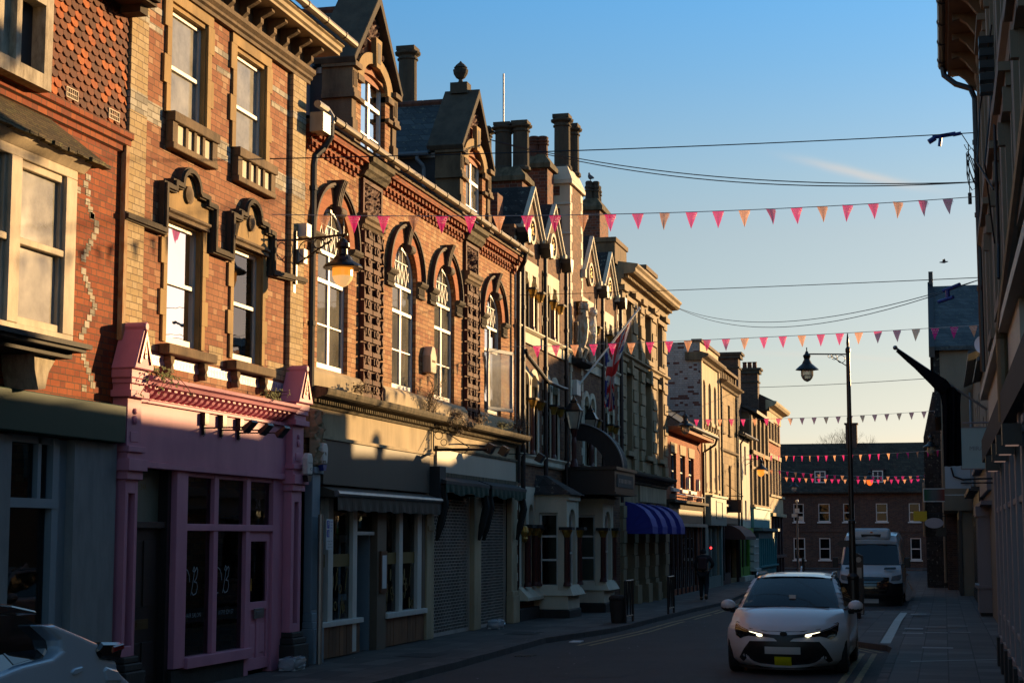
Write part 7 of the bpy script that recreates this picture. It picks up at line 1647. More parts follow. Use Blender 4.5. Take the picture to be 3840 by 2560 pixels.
tag(MB().bx((-7.05, -6.75, 28.0, 28.45, .0, .006), *[(-7.03 + k * .05, -7.01 + k * .05, 28.03, 28.42, .006, .012) for k in range(6)]).build('gully_grate', 'cast_iron'), 'iron gully grate in the gutter before the yellow lines', 'drain')
b = MB(); rn = random.Random(9)
for x, y, wx, wy in ((-5.6, 24.2, 1.1, 3.4), (-4.4, 30.5, .6, 7.5), (-6.2, 38, .9, 5), (-3.6, 22.6, .5, 2.2), (-5.0, 50, 1.4, 6)):
    P = [(x, y), (x + wx, y + rn.uniform(-.1, .1)), (x + wx, y + wy), (x + rn.uniform(-.08, .08), y + wy)]; b.face(*[b.p(px_, py_, gz(py_) + .003) for px_, py_ in P])
struct(b.build('road_patch', mat('tar_patch', (.020, .020, .021), .8, .4, 3, .004, 120), loc=(0, 0, 0)))

# ------------------------------------------------------------ weeds on the ledges
mat('dry_weed', (.14, .085, .04), .9, .4, 8); mat('weed_green', (.10, .11, .02), .9, .4, 8)
def weed(u, z, o, n, h, label, seed, hang=.3):
    rn = random.Random(seed); t = thing('ledge_weed', label, 'weed', tuple(L(u, z, o)), 'weeds growing on the shop cornices'); b = MB(L); lf = MB(L)
    for k in range(n):
        a, l = rn.uniform(-1.3, 1.3), h * rn.uniform(.4, 1); x = u + rn.uniform(-.3, .3); P = [(x, z, o)]
        for q in range(1, 5): P.append((x + math.sin(a) * l * q / 4 + rn.uniform(-.03, .03), z + (math.cos(a) * l * q / 4) - hang * (q / 4) ** 2 * l * 1.6, o + rn.uniform(0, .06) * q))
        b.tube(P, .0045, 4)
        for q in range(1, 5):
            for r_ in range(3):
                c = P[q]; d = rn.uniform(.015, .04); w = (c[0] + rn.uniform(-.05, .05), c[1] + rn.uniform(-.05, .05), c[2] + rn.uniform(-.03, .03)); lf.quad((w[0] - d, w[1], w[2]), (w[0], w[1] - d * .5, w[2] + d * .4), (w[0] + d, w[1], w[2]), (w[0], w[1] + d * .6, w[2]))
    b.build('stems', 'dry_weed', t); lf.build('leaves', 'dry_weed' if seed % 2 else 'weed_green', t)
weed(26.0, 4.3, .25, 14, .38, 'dry weed on the cornice under the first arched window', 1)
weed(30.3, 4.3, .2, 22, .85, 'tall dry creeper beside the second arched window', 3, .1); weed(31.4, 4.3, .3, 26, .6, 'tangled dry weed on the cornice above the sign bracket', 5, .6)
weed(33.4, 4.3, .25, 14, .4, 'tufted weed below the second lattice panel', 7); weed(36.8, 4.35, .2, 20, .7, 'dry creeper at the hotel end of the shop cornice', 9, .3)
weed(22.3, 3.95, .2, 12, .22, 'small weeds on the pink cornice under the right window', 2); weed(18.75, 3.95, .25, 10, .3, 'dry grass hanging beside the left pink gable', 4, .8)
weed(34.9, 4.3, .3, 18, .22, 'mossy weeds along the shop cornice near the open casement', 6)
# ------------------------------------------------------------ birds
mat('feather_grey', (.10, .10, .115), .8, .4, 20)
def pigeon(c, h, lab):
    t = thing('pigeon', lab, 'bird', c, 'pigeons on the chimney'); x, y, z = c; b = MB(); d = Vector((math.cos(h), math.sin(h), 0))
    P = [Vector(c) + d * a + Vector((0, 0, e)) for a, e in ((-.24, .07), (-.12, .11), (0, .14), (.07, .19), (.09, .25), (.105, .285), (.15, .275))]; b.tube([tuple(q) for q in P], [.02, .05, .075, .06, .035, .032, .006], 8)
    b.tube([(x, y - .02, z + .08), (x, y - .02, z)], .008, 4); b.tube([(x, y + .02, z + .08), (x, y + .02, z)], .008, 4); b.build('body', 'feather_grey', t)
pigeon((-10.66, 51.0, 12.42), 2.4, 'pigeon perched on the cap edge of the rear hotel chimney'); pigeon((-10.45, 51.4, 13.05), 2.2, 'pigeon perched on a rear hotel chimney pot')
t = thing('flying_bird', 'small bird flying alone in the pale sky', 'bird', tuple(onY(3540, 983, 60))); c = onY(3540, 983, 60); b = MB()
b.tube([tuple(c + Vector((-.16, 0, 0))), tuple(c), tuple(c + Vector((.14, 0, .02)))], [.01, .04, .012], 7)
for s in (-1, 1): b.face(*[b.p(*(c + Vector(q))) for q in ((-.05, 0, .02), (.06, 0, .02), (.03, s * .14, .1), (-.05, s * .3, .04))])
b.build('body', 'feather_grey', t)

# ------------------------------------------------------------ right-hand signs and flag
t = thing('black_flag', 'black flag drooping from a slanted grey pole beside the teal sign', 'flag', (.7, 28, 4.0)); p0, p1 = Vector((.72, 28, 4.0)), Vector((-.68, 28, 5.03))
b = MB(); b.tube([tuple(p0), tuple(p1)], .02, 8); b.ball(tuple(p1), .04, 8); b.build('pole', 'steel_grey', t)
b = MB(); b.tube([tuple(p1.lerp(p0, k / 8 * .55 + .02) + Vector((0, 0, -.02 - .012 * k))) for k in range(9)], [.03, .04, .05, .055, .07, .085, .10, .12, .10], 8); b.build('rolled_cloth', 'black_cloth', t)
b = MB(); ni, nj = 16, 20; G = []
for i in range(ni + 1):
    s = i / ni; hp = p1.lerp(p0, .40 + .34 * s); row = []
    for j in range(nj + 1):
        f = j / nj; k = min(1, f * 3); tx = .03 + .28 * s; q = Vector((hp.x + (tx - hp.x) * k, 28 + .07 * math.sin(s * 15 + f * 3) * (.3 + k), hp.z + (min(hp.z, 4.25) - hp.z) * k * .8 - 1.45 * max(0, f - .2) - .06 * f + .08 * s * f)); row.append(b.p(*q))
    G.append(row)
for i in range(ni):
    for j in range(nj): b.face(G[i][j], G[i + 1][j], G[i + 1][j + 1], G[i][j + 1])
b.build('flag', 'black_cloth', t, smooth=True)
mat('sign_teal_pale', (.30, .46, .47), .6, .06, 2); mat('sign_pale_blue', (.34, .45, .52), .6, .08, 2); mat('sign_yellow', (.62, .46, .01), .5, .06); mat('sign_oval_white', (.46, .44, .46), .6, .08)
t = thing('projecting_sign', 'pale teal shop sign lettered MIRA beyond the black flag', 'sign', (.65, 34, 3.3)); b = MB(); b.bx((.37, .98, 33.96, 34.04, 3.3, 4.08)); s_ = b.build('board', 'sign_teal_pale', t)
b = MB(); b.bx((.355, .37, 33.95, 34.05, 3.28, 4.1), (.37, .98, 33.95, 34.05, 3.28, 3.3), (.37, .98, 33.95, 34.05, 4.08, 4.1)); b.tube([(.4, 34, 4.18), (1.1, 34, 4.18)], .02, 6); b.build('frame', 'lilac_grey_paint', t); text('MIRAGE', .12, 'letter_grey', lambda x, y, d: (.73 + x, 33.955, 3.68 + y), 'lettering', s_)
t = thing('projecting_sign', 'lower pale blue sign partly hidden by the black flag', 'sign', (.3, 40, 3.1)); b = MB(); b.bx((.06, .62, 39.96, 40.04, 3.08, 3.9)); b.build('board', 'sign_pale_blue', t); b = MB(); b.tube([(.2, 39.9, 3.55), (.25, 39.9, 3.35), (.45, 39.9, 3.28), (1.1, 39.9, 3.3)], .022, 6); b.tube([(.4, 39.9, 3.2), (1.1, 39.9, 3.2)], .018, 6); b.build('bracket', 'cast_iron', t)
t = thing('projecting_sign', 'blurred green, white and red tricolour sign in a white frame', 'sign', (-.3, 60, 3.2)); g = N('tricolour_board'); s3 = g.n('ShaderNodeSeparateXYZ'); g.l(g.pos(), s3.inputs[0]); g.setc(g.ramp(g.math('ADD', g.math('MULTIPLY', s3.outputs[0], 1.45), .93), [(.1, (.02, .10, .04)), (.42, (.10, .11, .10)), (.62, (.11, .10, .09)), (.95, (.20, .035, .02))])); g.b.inputs['Roughness'].default_value = .7
b = MB(); b.bx((-.62, .06, 59.96, 60.04, 3.2, 3.6)); s_ = b.build('board', 'tricolour_board', t); b = MB(); b.bx((-.65, -.62, 59.95, 60.05, 3.17, 3.63), (-.62, .06, 59.95, 60.05, 3.17, 3.2), (-.62, .06, 59.95, 60.05, 3.6, 3.63)); b.tube([(.0, 60, 3.4), (1.0, 60, 3.4)], .02, 6); b.build('frame', 'white_paint', t)
t = thing('projecting_sign', 'bright yellow square sign on a thin black arm', 'sign', (-.9, 75, 2.6)); b = MB(); b.bx((-1.2, -.66, 72.4, 72.48, 2.62, 3.03)); b.build('board', 'sign_yellow', t); b = MB(); b.tube([(-.85, 72.42, 2.93), (.1, 72.42, 2.93)], .02, 6); b.build('arm', 'cast_iron', t)
t = thing('projecting_sign', 'white oval sign just below the yellow square sign', 'sign', (-.35, 69, 2.4)); b = MB(); b.lathe([(.36, -.03), (.36, .03)], (-.36, 69, 2.52), 24, 1, .56, ax='y'); b.build('board', 'sign_oval_white', t); b = MB(); b.tube([(-.1, 69, 2.78), (.5, 69, 2.78)], .018, 6); b.bx((-.3, .1, 69.1, 69.2, 2.0, 2.35)); b.build('arm', 'cast_iron', t)
t = thing('satellite_dish', 'small white satellite dish below the slate roof', 'dish', (1.0, 42.5, 6.4)); b = MB(); b.lathe([(.01, .04), (.09, .025), (.15, -.01), (.152, -.02), (.09, .01), (.01, .02)], (1.04, 42.5, 6.62), 20, 1.3, 1.45, ax='y'); b.build('dish', 'sign_white', t); b = MB(); b.tube([(1.04, 42.5, 6.62), (1.12, 42.2, 6.56)], .01, 5); b.tube([(1.04, 42.55, 6.6), (1.08, 42.6, 6.4), (1.2, 42.7, 6.35)], .02, 6); b.build('arm', 'steel_grey', t)
b = MB(); b.bx((.45, .66, 26.15, 26.4, 4.55, 4.72), (.5, .62, 26.2, 26.35, 4.72, 4.85)); tag(b.build('junction_box', 'sooty_black'), 'dark junction box on the right-hand downpipe', 'box') if 0 else None
# ------------------------------------------------------------ vehicles
mat('car_white', (.62, .61, .63), .28, .03, 2, coat=.6, spec=.5); mat('van_white', (.62, .63, .65), .35, .05, 2, coat=.3)
mat('car_silver', (.44, .58, .72), .30, .06, 2, metal=.0, coat=.8, spec=.5); mat('trim_black', (.010, .010, .011), .45, .2, 6); mat('gloss_black', (.006, .006, .007), .12, .1, 3, coat=.6)
mat('tyre', (.014, .014, .014), .9, .3, 10); mat('alloy', (.35, .35, .36), .3, .2, 6, metal=.8); mat('drl', (1, .95, .7), emit=(1, .90, .58), es=1.5); mat('plate_white', (.52, .52, .50), .5, .05); mat('plate_yellow', (.62, .56, .0), .5, .08)
mat('tail_red', (.22, .008, .010), .15, .3, 6, coat=.5); mat('lamp_glass_grey', (.20, .21, .22), .12, .3, 14, coat=.6); mat('seat_cloth', (.02, .02, .022), .9)
glass('car_glass', (.10, .13, .16), .01, 0, None, 1.6); glass('tinted_glass', (.02, .025, .03), .008, 0, None, 1.9)
class Shell:
    """body wrapped from level curves (z, half width, nose y); nose swept back by D*(x/W)^p"""
    def __init__(s, lv, D, p, T): s.lv, s.D, s.p, s.T = lv, D, p, T
    def at(s, z):
        lv = s.lv
        for a, b in zip(lv, lv[1:]):
            if z <= b[0] or b is lv[-1]:
                t = max(0, min(1, (z - a[0]) / (b[0] - a[0]))); return a[1] + (b[1] - a[1]) * t, a[2] + (b[2] - a[2]) * t
    def y(s, x, z):
        W, y0 = s.at(z); return y0 + s.D * min(1, abs(x) / W) ** s.p
    def body(s, name, m, par, st, zs, top=None, **k):
        """st: side stations (y, half-width factor); zs(y): lift of the top level along the side"""
        fx = [0, .25, .45, .6, .72, .82, .9, .95, .98, 1]; rows = []
        b = MB(s.T)
        for n, (z, W, y0) in enumerate(s.lv):
            P = [(x * W, y0 + s.D * x ** s.p, z + (zs(0) * 0)) for x in fx]
            f = n / (len(s.lv) - 1); P += [(W * k2, y, z + zs(y) * f ** 1.5) for y, k2 in st]
            rows.append([b.p(*q) for q in [(-x, y, zz) for x, y, zz in reversed(P)] + P[1:]])
        for r0, r1 in zip(rows, rows[1:]):
            for i in range(len(r0) - 1): b.face(r0[i], r0[i + 1], r1[i + 1], r1[i])
            b.face(r0[-1], r0[0], r1[0], r1[-1])
        b.face(*rows[0]); s.top = rows[-1]
        if top: top(b, rows[-1], len(fx), len(st))
        return b.build(name, m, par, smooth=True, **k)
    def patch(s, name, polys, m, off, par, step=.05, thick=.0):
        b = MB(s.T)
        for poly in polys:
            E = []
            for (x0, z0), (x1, z1) in zip(poly, poly[1:] + poly[:1]):
                n = max(1, int(math.hypot(x1 - x0, z1 - z0) / step)); E += [(x0 + (x1 - x0) * k / n, z0 + (z1 - z0) * k / n) for k in range(n)]
            nb = len(E); xs = [q[0] for q in E]; zs = [q[1] for q in E]; V = [Vector(q) for q in E]
            x = min(xs) + step / 2
            while x < max(xs):
                z = min(zs) + step / 2
                while z < max(zs): V.append(Vector((x, z))); z += step
                x += step
            r = delaunay_2d_cdt(V, [], [list(range(nb))], 1, 1e-5)
            ids = [b.p(v.x, s.y(v.x, v.y) - off, v.y) for v in r[0]]
            for f in r[2]: b.face(*[ids[q] for q in f])
        return b.build(name, m, par, smooth=True)
def mir(p): return [(-x, z) for x, z in reversed(p)]
def wheel(par, T, x, y, r, w=.2):
    c = T(x, y, r); b = MB(); s = 1 if x > 0 else -1
    b.lathe([(r * .6, -w / 2), (r * .93, -w / 2), (r, -w / 2 + .03), (r, w / 2 - .03), (r * .93, w / 2), (r * .6, w / 2)], c, 24, ax='x'); t = b.build('wheel', 'tyre', par)
    b = MB(); b.lathe([(r * .62, -w * .42), (r * .62, w * .42)], c, 20, ax='x')
    for k in range(5):
        a = 2 * PI * k / 5; b.tube([(c[0] + s * w * .44, c[1], c[2]), (c[0] + s * w * .44, c[1] + r * .6 * math.cos(a), c[2] + r * .6 * math.sin(a))], .03, 6)
    b.build('rim', 'alloy', t)
# --- white estate car coming towards the camera
CT = lambda x, y, z: (-2.29 + x, 25.05 + y, z)
WC = thing('white_car', 'white estate car with lit running lights driving towards the camera', 'car', (-2.29, 27.2, 0))
lv = [(.13, .79, .12), (.22, .865, .05), (.40, .885, .0), (.54, .89, .015), (.63, .885, .04), (.70, .865, .10), (.735, .845, .17)]
S = Shell(lv, .66, 2.7, CT)
st = [(1.0, 1.0), (1.4, 1.0), (2.0, 1.0), (2.8, 1.0), (3.5, .99), (4.0, .95), (4.3, .86)]
zs = lambda y: .0 if y < .85 else min(.20, (y - .85) * .28)
def hood(b, r, nf, ns):
    # bonnet: from the nose curve back to the scuttle, then the shoulder under the glass
    n = len(r); c = n // 2; V = [Vector(b.v[i]) for i in r]
    fr = list(range(c - (nf - 1), c + nf)); prev = [r[i] for i in fr]; P0 = [Vector(b.v[i]) for i in prev]
    for t in (.12, .35, .6, .85, 1):
        row = []
        for q, i in zip(P0, fr):
            s_ = (q.x + 2.29) / .845; base = q.y - 25.05; yc = 1.02 + .22 * s_ * s_; x = q.x + 2.29; x = x * (1 - .08 * t); zz = .735 + .185 * math.sin(t * PI / 2) ** .8 + .035 * (1 - s_ * s_) * math.sin(min(1, t * 1.6) * PI / 2); row.append(b.p(x, base + (yc - base) * t, zz))
        for k in range(len(row) - 1): b.face(prev[k], prev[k + 1], row[k + 1], row[k])
        prev = row
    # deck between the sides under the greenhouse
    L_ = r[:c - (nf - 1) + 1]; R_ = r[c + nf - 1:]
    L_ = list(reversed(L_))
    for k in range(len(R_) - 1): b.face(L_[k], R_[k], R_[k + 1], L_[k + 1])
S.body('body', 'car_white', WC, st, zs, hood)
E_ = lambda px, py: ((px - 650) / 495, .627 - (py - 885) / 497 + .02)
q = lambda *l: [E_(*p) for p in l]
S.patch('lower_grille', [q((402, 963), (650, 958), (898, 963), (945, 1020), (985, 1102), (955, 1118), (912, 1070), (890, 1105), (840, 1128), (720, 1134), (580, 1134), (460, 1128), (410, 1105), (388, 1070), (345, 1118), (312, 1090), (355, 1020))], 'trim_black', .006, WC)
lo = [(372, 1060), (400, 1088), (430, 1108), (480, 1122), (580, 1128), (720, 1128), (820, 1122), (870, 1108), (900, 1088), (928, 1060)]; b = MB(CT); rw = []
for px, py in lo:
    (x, z1), (_, z0) = E_(px, py), E_(px, py + 20); rw.append([b.p(x, S.y(x, z) - o_, z) for z, o_ in ((z1, .02), (z1, .045), (z0, .045), (z0, .02))])
for r0, r1 in zip(rw, rw[1:]):
    for k in range(3): b.face(r0[k], r1[k], r1[k + 1], r0[k + 1])
b.build('bumper_lip', 'car_white', WC)
sm = q((282, 836), (400, 876), (520, 890), (650, 893), (780, 890), (900, 876), (1018, 836)); b = MB(CT)
b.tube([(x, S.y(x, z) - .001, z) for x, z in sm], .005, 5); b.build('bonnet_seam', 'trim_black', WC)
S.patch('upper_grille', [q((480, 903), (560, 912), (650, 916), (740, 912), (820, 903), (800, 928), (720, 938), (692, 962), (650, 966), (608, 962), (580, 938), (500, 928))], 'trim_black', .01, WC)
S.patch('valance', [q((250, 1142), (380, 1146), (460, 1152), (840, 1152), (920, 1146), (1050, 1142), (1040, 1165), (260, 1165))], 'trim_black', .004, WC)
hl = q((275, 838), (330, 868), (400, 890), (500, 905), (498, 930), (440, 928), (395, 926), (350, 938), (325, 950), (290, 930), (277, 890)); 
dr = q((394, 893), (430, 900), (496, 912), (498, 926), (478, 930), (456, 924), (452, 910), (402, 899))
for k, f in enumerate((lambda p: p, mir)):
    h = S.patch('headlight', [f(hl)], 'gloss_black', .008, WC); S.patch('running_light', [f(dr)], 'drl', .016, h)
    S.patch('lamp_trim', [f(q((277, 842), (330, 872), (400, 894), (400, 898), (328, 878), (280, 850)))], 'alloy', .013, h)
    fx, fz = E_(355, 1069) if k == 0 else E_(935, 1080); b = MB(CT); b.lathe([(.02, 0), (.024, .012)], CT(fx, S.y(fx, fz) - .015, fz), 10, ax='y'); b.build('fog_lamp', 'lamp_glass_grey', WC)
S.patch('number_plate', [q((515, 998), (769, 1000), (769, 1052), (515, 1050))], 'plate_white', .03, WC)
S.patch('licence_plate', [q((584, 1068), (704, 1070), (703, 1134), (583, 1131))], 'plate_yellow', .045, WC)
b = MB(); e = CT(0, S.y(0, .60) - .02, .60); b.lathe([(.05, 0), (.055, .01)], e, 16, 1, .7, ax='y'); b.build('badge', 'gloss_black', WC)
b = MB(CT); n = 12     # windscreen
G = [[b.p(x * (.735 + (.575 - .735) * t), 1.04 + .22 * x * x + (.90 - .10 * x * x) * t, .925 + .45 * t ** .93 + .012 * math.sin(t * PI) - .02 * x * x * t) for t in [k / 6 for k in range(7)]] for x in [i / n * 2 - 1 for i in range(n + 1)]]
for i in range(n):
    for k in range(6): b.face(G[i][k], G[i + 1][k], G[i + 1][k + 1], G[i][k + 1])
ws = b.build('windscreen', 'car_glass', WC, smooth=True)
b = MB(CT)
for s in (-1, 1):
    for k in range(6):
        t0, t1 = k / 6, (k + 1) / 6; f = lambda t, w_: (s * (.735 + (.575 - .735) * t + w_), 1.26 + .80 * t + (.16 if w_ > .03 else 0) * (1 - t), .925 + .43 * t ** .93 - (.0 if w_ < .03 else .012))
        b.quad(f(t0, -.02), f(t0, .075), f(t1, .055), f(t1, -.02))
n = 8
R_ = [[b.p(x * (.60 - .03 * k / 6), 1.92 + .12 * x * x + (3.72 - 1.92) * k / 6, (1.385 + .045 * math.sin(min(1, k / 2.2) * PI / 2) - (.05 * max(0, k - 4.5) / 1.5)) - .055 * x ** 4) for k in range(7)] for x in [i / n * 2 - 1 for i in range(n + 1)]]
for i in range(n):
    for k in range(6): b.face(R_[i][k], R_[i + 1][k], R_[i + 1][k + 1], R_[i][k + 1])
for s in (-1, 1): b.quad((s * .82, 3.55, .93), (s * .57, 3.72, 1.33), (s * .5, 4.0, 1.2), (s * .74, 4.28, .93))
b.quad((-.5, 4.0, 1.2), (.5, 4.0, 1.2), (.57, 3.72, 1.33), (-.57, 3.72, 1.33)); b.build('roof', 'car_white', WC, smooth=False)
b = MB(CT)
for s in (-1, 1): b.quad((s * .815, 1.42, .94), (s * .63, 2.04, 1.34), (s * .575, 3.7, 1.33), (s * .815, 3.6, .95))
b.quad((-.5, 4.0, 1.19), (.5, 4.0, 1.19), (.74, 4.28, .94), (-.74, 4.28, .94)); b.build('side_glass', 'tinted_glass', WC)
b = MB(CT)
for s in (-1, 1): b.tube([(s * .58, 2.05, 1.385), (s * .585, 2.2, 1.43), (s * .57, 3.4, 1.42), (s * .55, 3.6, 1.36)], .018, 6)
b.build('roof_rail', 'alloy', WC); b = MB(CT); b.extr([(-.012, 3.35, 1.40), (-.012, 3.55, 1.40), (-.012, 3.52, 1.51), (-.012, 3.46, 1.50)], (.024, 0, 0)); b.build('aerial_fin', 'car_white', WC)
b = MB(CT); b.tube([(-.68, 1.0, .945), (.0, .96, .955), (.60, .99, .945)], .012, 5); b.build('wiper', 'trim_black', WC)
for s in (-1, 1):
    b = MB(); c = CT(s * .965, 1.42, .955); b.ball(c, (.115, .085, .085), 14); m_ = b.build('door_mirror', 'car_white', WC, smooth=True)
    b = MB(CT); b.tube([(s * .80, 1.46, .88), (s * .93, 1.44, .90)], [.05, .06], 8); b.ball(CT(s * .965, 1.425, .915), (.11, .08, .06), 10); b.build('mirror_base', 'trim_black', m_)
    for y in (.86, 3.5): wheel(WC, CT, s * .77, y, .315)
b = MB(CT); b.bx((-.62, -.18, 2.1, 2.3, .55, 1.1), (.18, .62, 2.1, 2.3, .55, 1.1), (-.50, -.30, 2.15, 2.28, 1.1, 1.26), (.30, .50, 2.15, 2.28, 1.1, 1.26), (-.6, .6, 3.0, 3.15, .6, 1.1)); b.build('seats', 'seat_cloth', WC, bevel=.03)
b = MB(CT); b.bx((-.13, .13, 1.72, 1.75, 1.20, 1.27)); b.build('interior_mirror', 'trim_black', WC); b = MB(CT); b.bx((-.02, .08, 1.28, 1.284, 1.06, 1.12)); b.build('windscreen_badge', 'plate_white', WC)
b = MB(CT); b.bx((-.72, .72, 1.2, 1.55, .72, .90)); b.tube([(-.36 + .17 * math.cos(k * PI / 8), 1.62 + .04 * math.sin(k * PI / 8), .92 + .16 * math.sin(k * PI / 8)) for k in range(17)], .014, 6); b.build('dashboard', 'trim_black', WC)
# --- white refrigerated van
VT = lambda x, y, z: (-2.31 + x, 55.6 + y, z - .2)
V_ = thing('refrigerated_van', 'white refrigerated van parked in the bay behind the lamp post', 'van', (-2.31, 58.5, -.2))
lv = [(.18, .93, .06), (.35, .975, .0), (.60, .985, .0), (.80, .985, .03), (.95, .97, .10), (1.02, .955, .16)]
S = Shell(lv, .42, 3.0, VT)
st = [(.7, 1), (1.2, 1), (1.8, 1), (2.2, 1)]
def vhood(b, r, nf, ns):
    n = len(r); c = n // 2; fr = list(range(c - (nf - 1), c + nf)); prev = [r[i] for i in fr]; P0 = [Vector(b.v[i]) for i in prev]
    for t in (.25, .6, 1):
        row = []
        for p_ in P0:
            x = p_.x + 2.31; s_ = x / .955; base = p_.y - 55.6; yc = .78 + .12 * s_ * s_; row.append(b.p(x * (1 - .02 * t), base + (yc - base) * t, 1.02 + .26 * t ** .9))
        for k in range(len(row) - 1): b.face(prev[k], prev[k + 1], row[k + 1], row[k])
        prev = row
S.body('body', 'van_white', V_, st, lambda y: .26 if y > .6 else 0, vhood)
q = lambda *l: [((px - 1262) / 227, .90 - (py - 500) / 205) for px, py in l]
S.patch('bumper', [q((1038, 535), (1100, 540), (1150, 520), (1375, 520), (1425, 540), (1487, 535), (1487, 640), (1480, 690), (1045, 690), (1038, 640))], 'trim_black', .012, V_)
S.patch('grille', [q((1140, 498), (1262, 494), (1395, 498), (1390, 560), (1370, 600), (1160, 600), (1140, 560))], 'gloss_black', .02, V_)
b = MB(VT)
for k in range(4): b.bx((-.5, .5, -.035, -.02, .50 + k * .11, .515 + k * .11))
b.build('grille_bars', 'trim_black', V_)
for f in (lambda p: p, mir): S.patch('headlight', [f(q((1044, 480), (1110, 492), (1118, 522), (1060, 518), (1046, 505)))], 'lamp_glass_grey', .016, V_)
S.patch('number_plate', [q((1212, 636), (1318, 636), (1318, 664), (1212, 664))], 'plate_white', .03, V_)
for s in (-1, 1): b = MB(VT); b.extr([(s * .42, .28, 1.15), (s * .80, .40, 1.16), (s * .78, .52, 1.21), (s * .44, .42, 1.20)], (0, -.01, .012)); b.build('bonnet_vent', 'trim_black', V_)
b = MB(VT); n = 10; G = [[b.p(x * (.90 - .10 * t), .80 + .13 * x * x + .58 * t, 1.30 + .66 * t) for t in (0, .33, .66, 1)] for x in [i / n * 2 - 1 for i in range(n + 1)]]
for i in range(n):
    for k in range(3): b.face(G[i][k], G[i + 1][k], G[i + 1][k + 1], G[i][k + 1])
b.build('windscreen', 'tinted_glass', V_, smooth=True)
b = MB(VT); b.bx((.55, .72, 1.05, 1.06, 1.80, 1.86)); 
b = MB(VT)
for s in (-1, 1):
    P = [(s * .90, .93, 1.28), (s * .98, 1.15, 1.28), (s * .86, 1.6, 2.0), (s * .80, 1.50, 2.0)]; b.quad(*P); b.quad((s * .98, 1.15, 1.28), (s * .98, 2.2, 1.28), (s * .90, 2.2, 2.1), (s * .86, 1.6, 2.0))
G = [[b.p(x * w_, y + .1 * x * x, z - .03 * x ** 4) for w_, y, z in ((.81, 1.36, 1.955), (.82, 1.34, 2.06), (.80, 1.5, 2.24), (.82, 2.2, 2.34))] for x in [i / n * 2 - 1 for i in range(n + 1)]]
for i in range(n):
    for k in range(3): b.face(G[i][k], G[i + 1][k], G[i + 1][k + 1], G[i][k + 1])
b.build('cab_roof', 'van_white', V_, smooth=False)
b = MB(VT); b.bx((-.62, .62, 1.32, 1.95, 2.08, 2.46)); u = b.build('fridge_unit', 'van_white', V_, bevel=.11, seg=3)
b = MB(VT); b.poly([(0, 0)] * 3, 0, 0) if 0 else None
b.extr([(-.32, 1.315, 2.27), (.32, 1.315, 2.27), (.30, 1.315, 2.17), (.1, 1.315, 2.20), (-.1, 1.315, 2.20), (-.30, 1.315, 2.17)], (0, .012, 0)); b.build('air_slot', 'trim_black', u); b = MB(); b.lathe([(.05, 0), (.05, .01)], VT(.02, 1.305, 2.33), 12, 1, .6, ax='y'); b.build('badge', 'tail_red', u)
b = MB(VT); b.extr([(-.985, 2.18, .3), (.985, 2.18, .3), (.99, 2.18, 1.2), (.90, 2.18, 2.1), (.78, 2.18, 2.34), (-.78, 2.18, 2.34), (-.90, 2.18, 2.1), (-.99, 2.18, 1.2)], (0, 4.0, 0)); b.build('cargo_body', 'van_white', V_, bevel=.05, seg=3); b = MB(VT); b.bx((-.9, .9, .6, 6, .25, .45)); b.build('chassis', 'trim_black', V_)
for s in (-1, 1):
    b = MB(VT); b.bx((s * 1.14 - .09, s * 1.14 + .09, 1.05, 1.2, 1.20, 1.52)); b.tube([(s * .95, 1.15, 1.3), (s * 1.1, 1.12, 1.3)], .03, 6); b.build('door_mirror', 'trim_black', V_, bevel=.03, seg=2)
    for y in (.9, 4.6): wheel(V_, VT, s * .86, y, .34, .22)
# --- grey hatchback at the lower left, seen by its rear quarter
GC = thing('grey_hatchback', 'blue-grey hatchback cut off at the lower left corner, black roof and red tail lamp', 'car', (-6.9, 10.2, 0))
g3 = lambda x, y, X=-6.0: (lambda v: (v.y, v.z))(onX(x / 1.742, 1660 + y / 1.742, X))
GT = lambda y, z, x: (x, y, z)
def slope(b, P, zb=1.02, lean=.66, x0=-5.985):
    return b.face(*[b.p(y, z, x0 - max(0, z - zb) * lean) for y, z in P])
def gp(b, P, x0, x1): return b.extr([(y, z, x0) for y, z in P], (0, 0, x1 - x0))
lower = [g3(*p) for p in ((-40, 1530), (150, 1455), (350, 1405), (415, 1350), (400, 1290), (290, 1190), (365, 1185), (520, 1250), (655, 1310), (655, 1400), (765, 1420), (770, 1470), (800, 1510), (860, 1566))]
ym = lower[-1][0]; zb = .28
body = lower + [(ym + .02, .45), (ym - .08, zb), (7.6, zb), (7.4, .6), (7.45, .78), (8.2, .95), (8.9, 1.05)]
b = MB(GT); gp(b, body, -6.0, -7.72); b.build('body', 'car_silver', GC, bevel=.05, seg=3)
cab = [g3(*p) for p in ((-60, 1040), (80, 1047), (200, 1058), (350, 1092), (372, 1118), (240, 1128), (60, 1120), (-60, 1118))]
b = MB(GT); gp(b, cab + [(9.3, cab[0][1] - .06), (9.3, cab[0][1])], -6.14, -7.58); b.build('roof', 'gloss_black', GC, bevel=.03, seg=2)
b = MB(GT); gp(b, [g3(*p) for p in ((-60, 1500), (-60, 1120), (240, 1130), (330, 1180), (640, 1305), (420, 1350), (380, 1400), (150, 1460))] + [(8.9, 1.05)], -6.12, -7.6); b.build('tailgate', 'gloss_black', GC)
b = MB(GT); slope(b, [g3(*p) for p in ((55, 1152), (190, 1142), (270, 1232), (350, 1390), (150, 1447), (108, 1310))]); gl = b.build('rear_window', 'tinted_glass', GC); b = MB(GT); slope(b, [g3(*p) for p in ((285, 1235), (330, 1265), (395, 1340), (402, 1375), (362, 1390))]); b.build('quarter_window', 'tinted_glass', GC)
b = MB(GT); slope(b, [g3(*p) for p in ((-40, 1190), (0, 1230), (45, 1470), (-40, 1500))]); b.build('front_window', 'tinted_glass', GC)
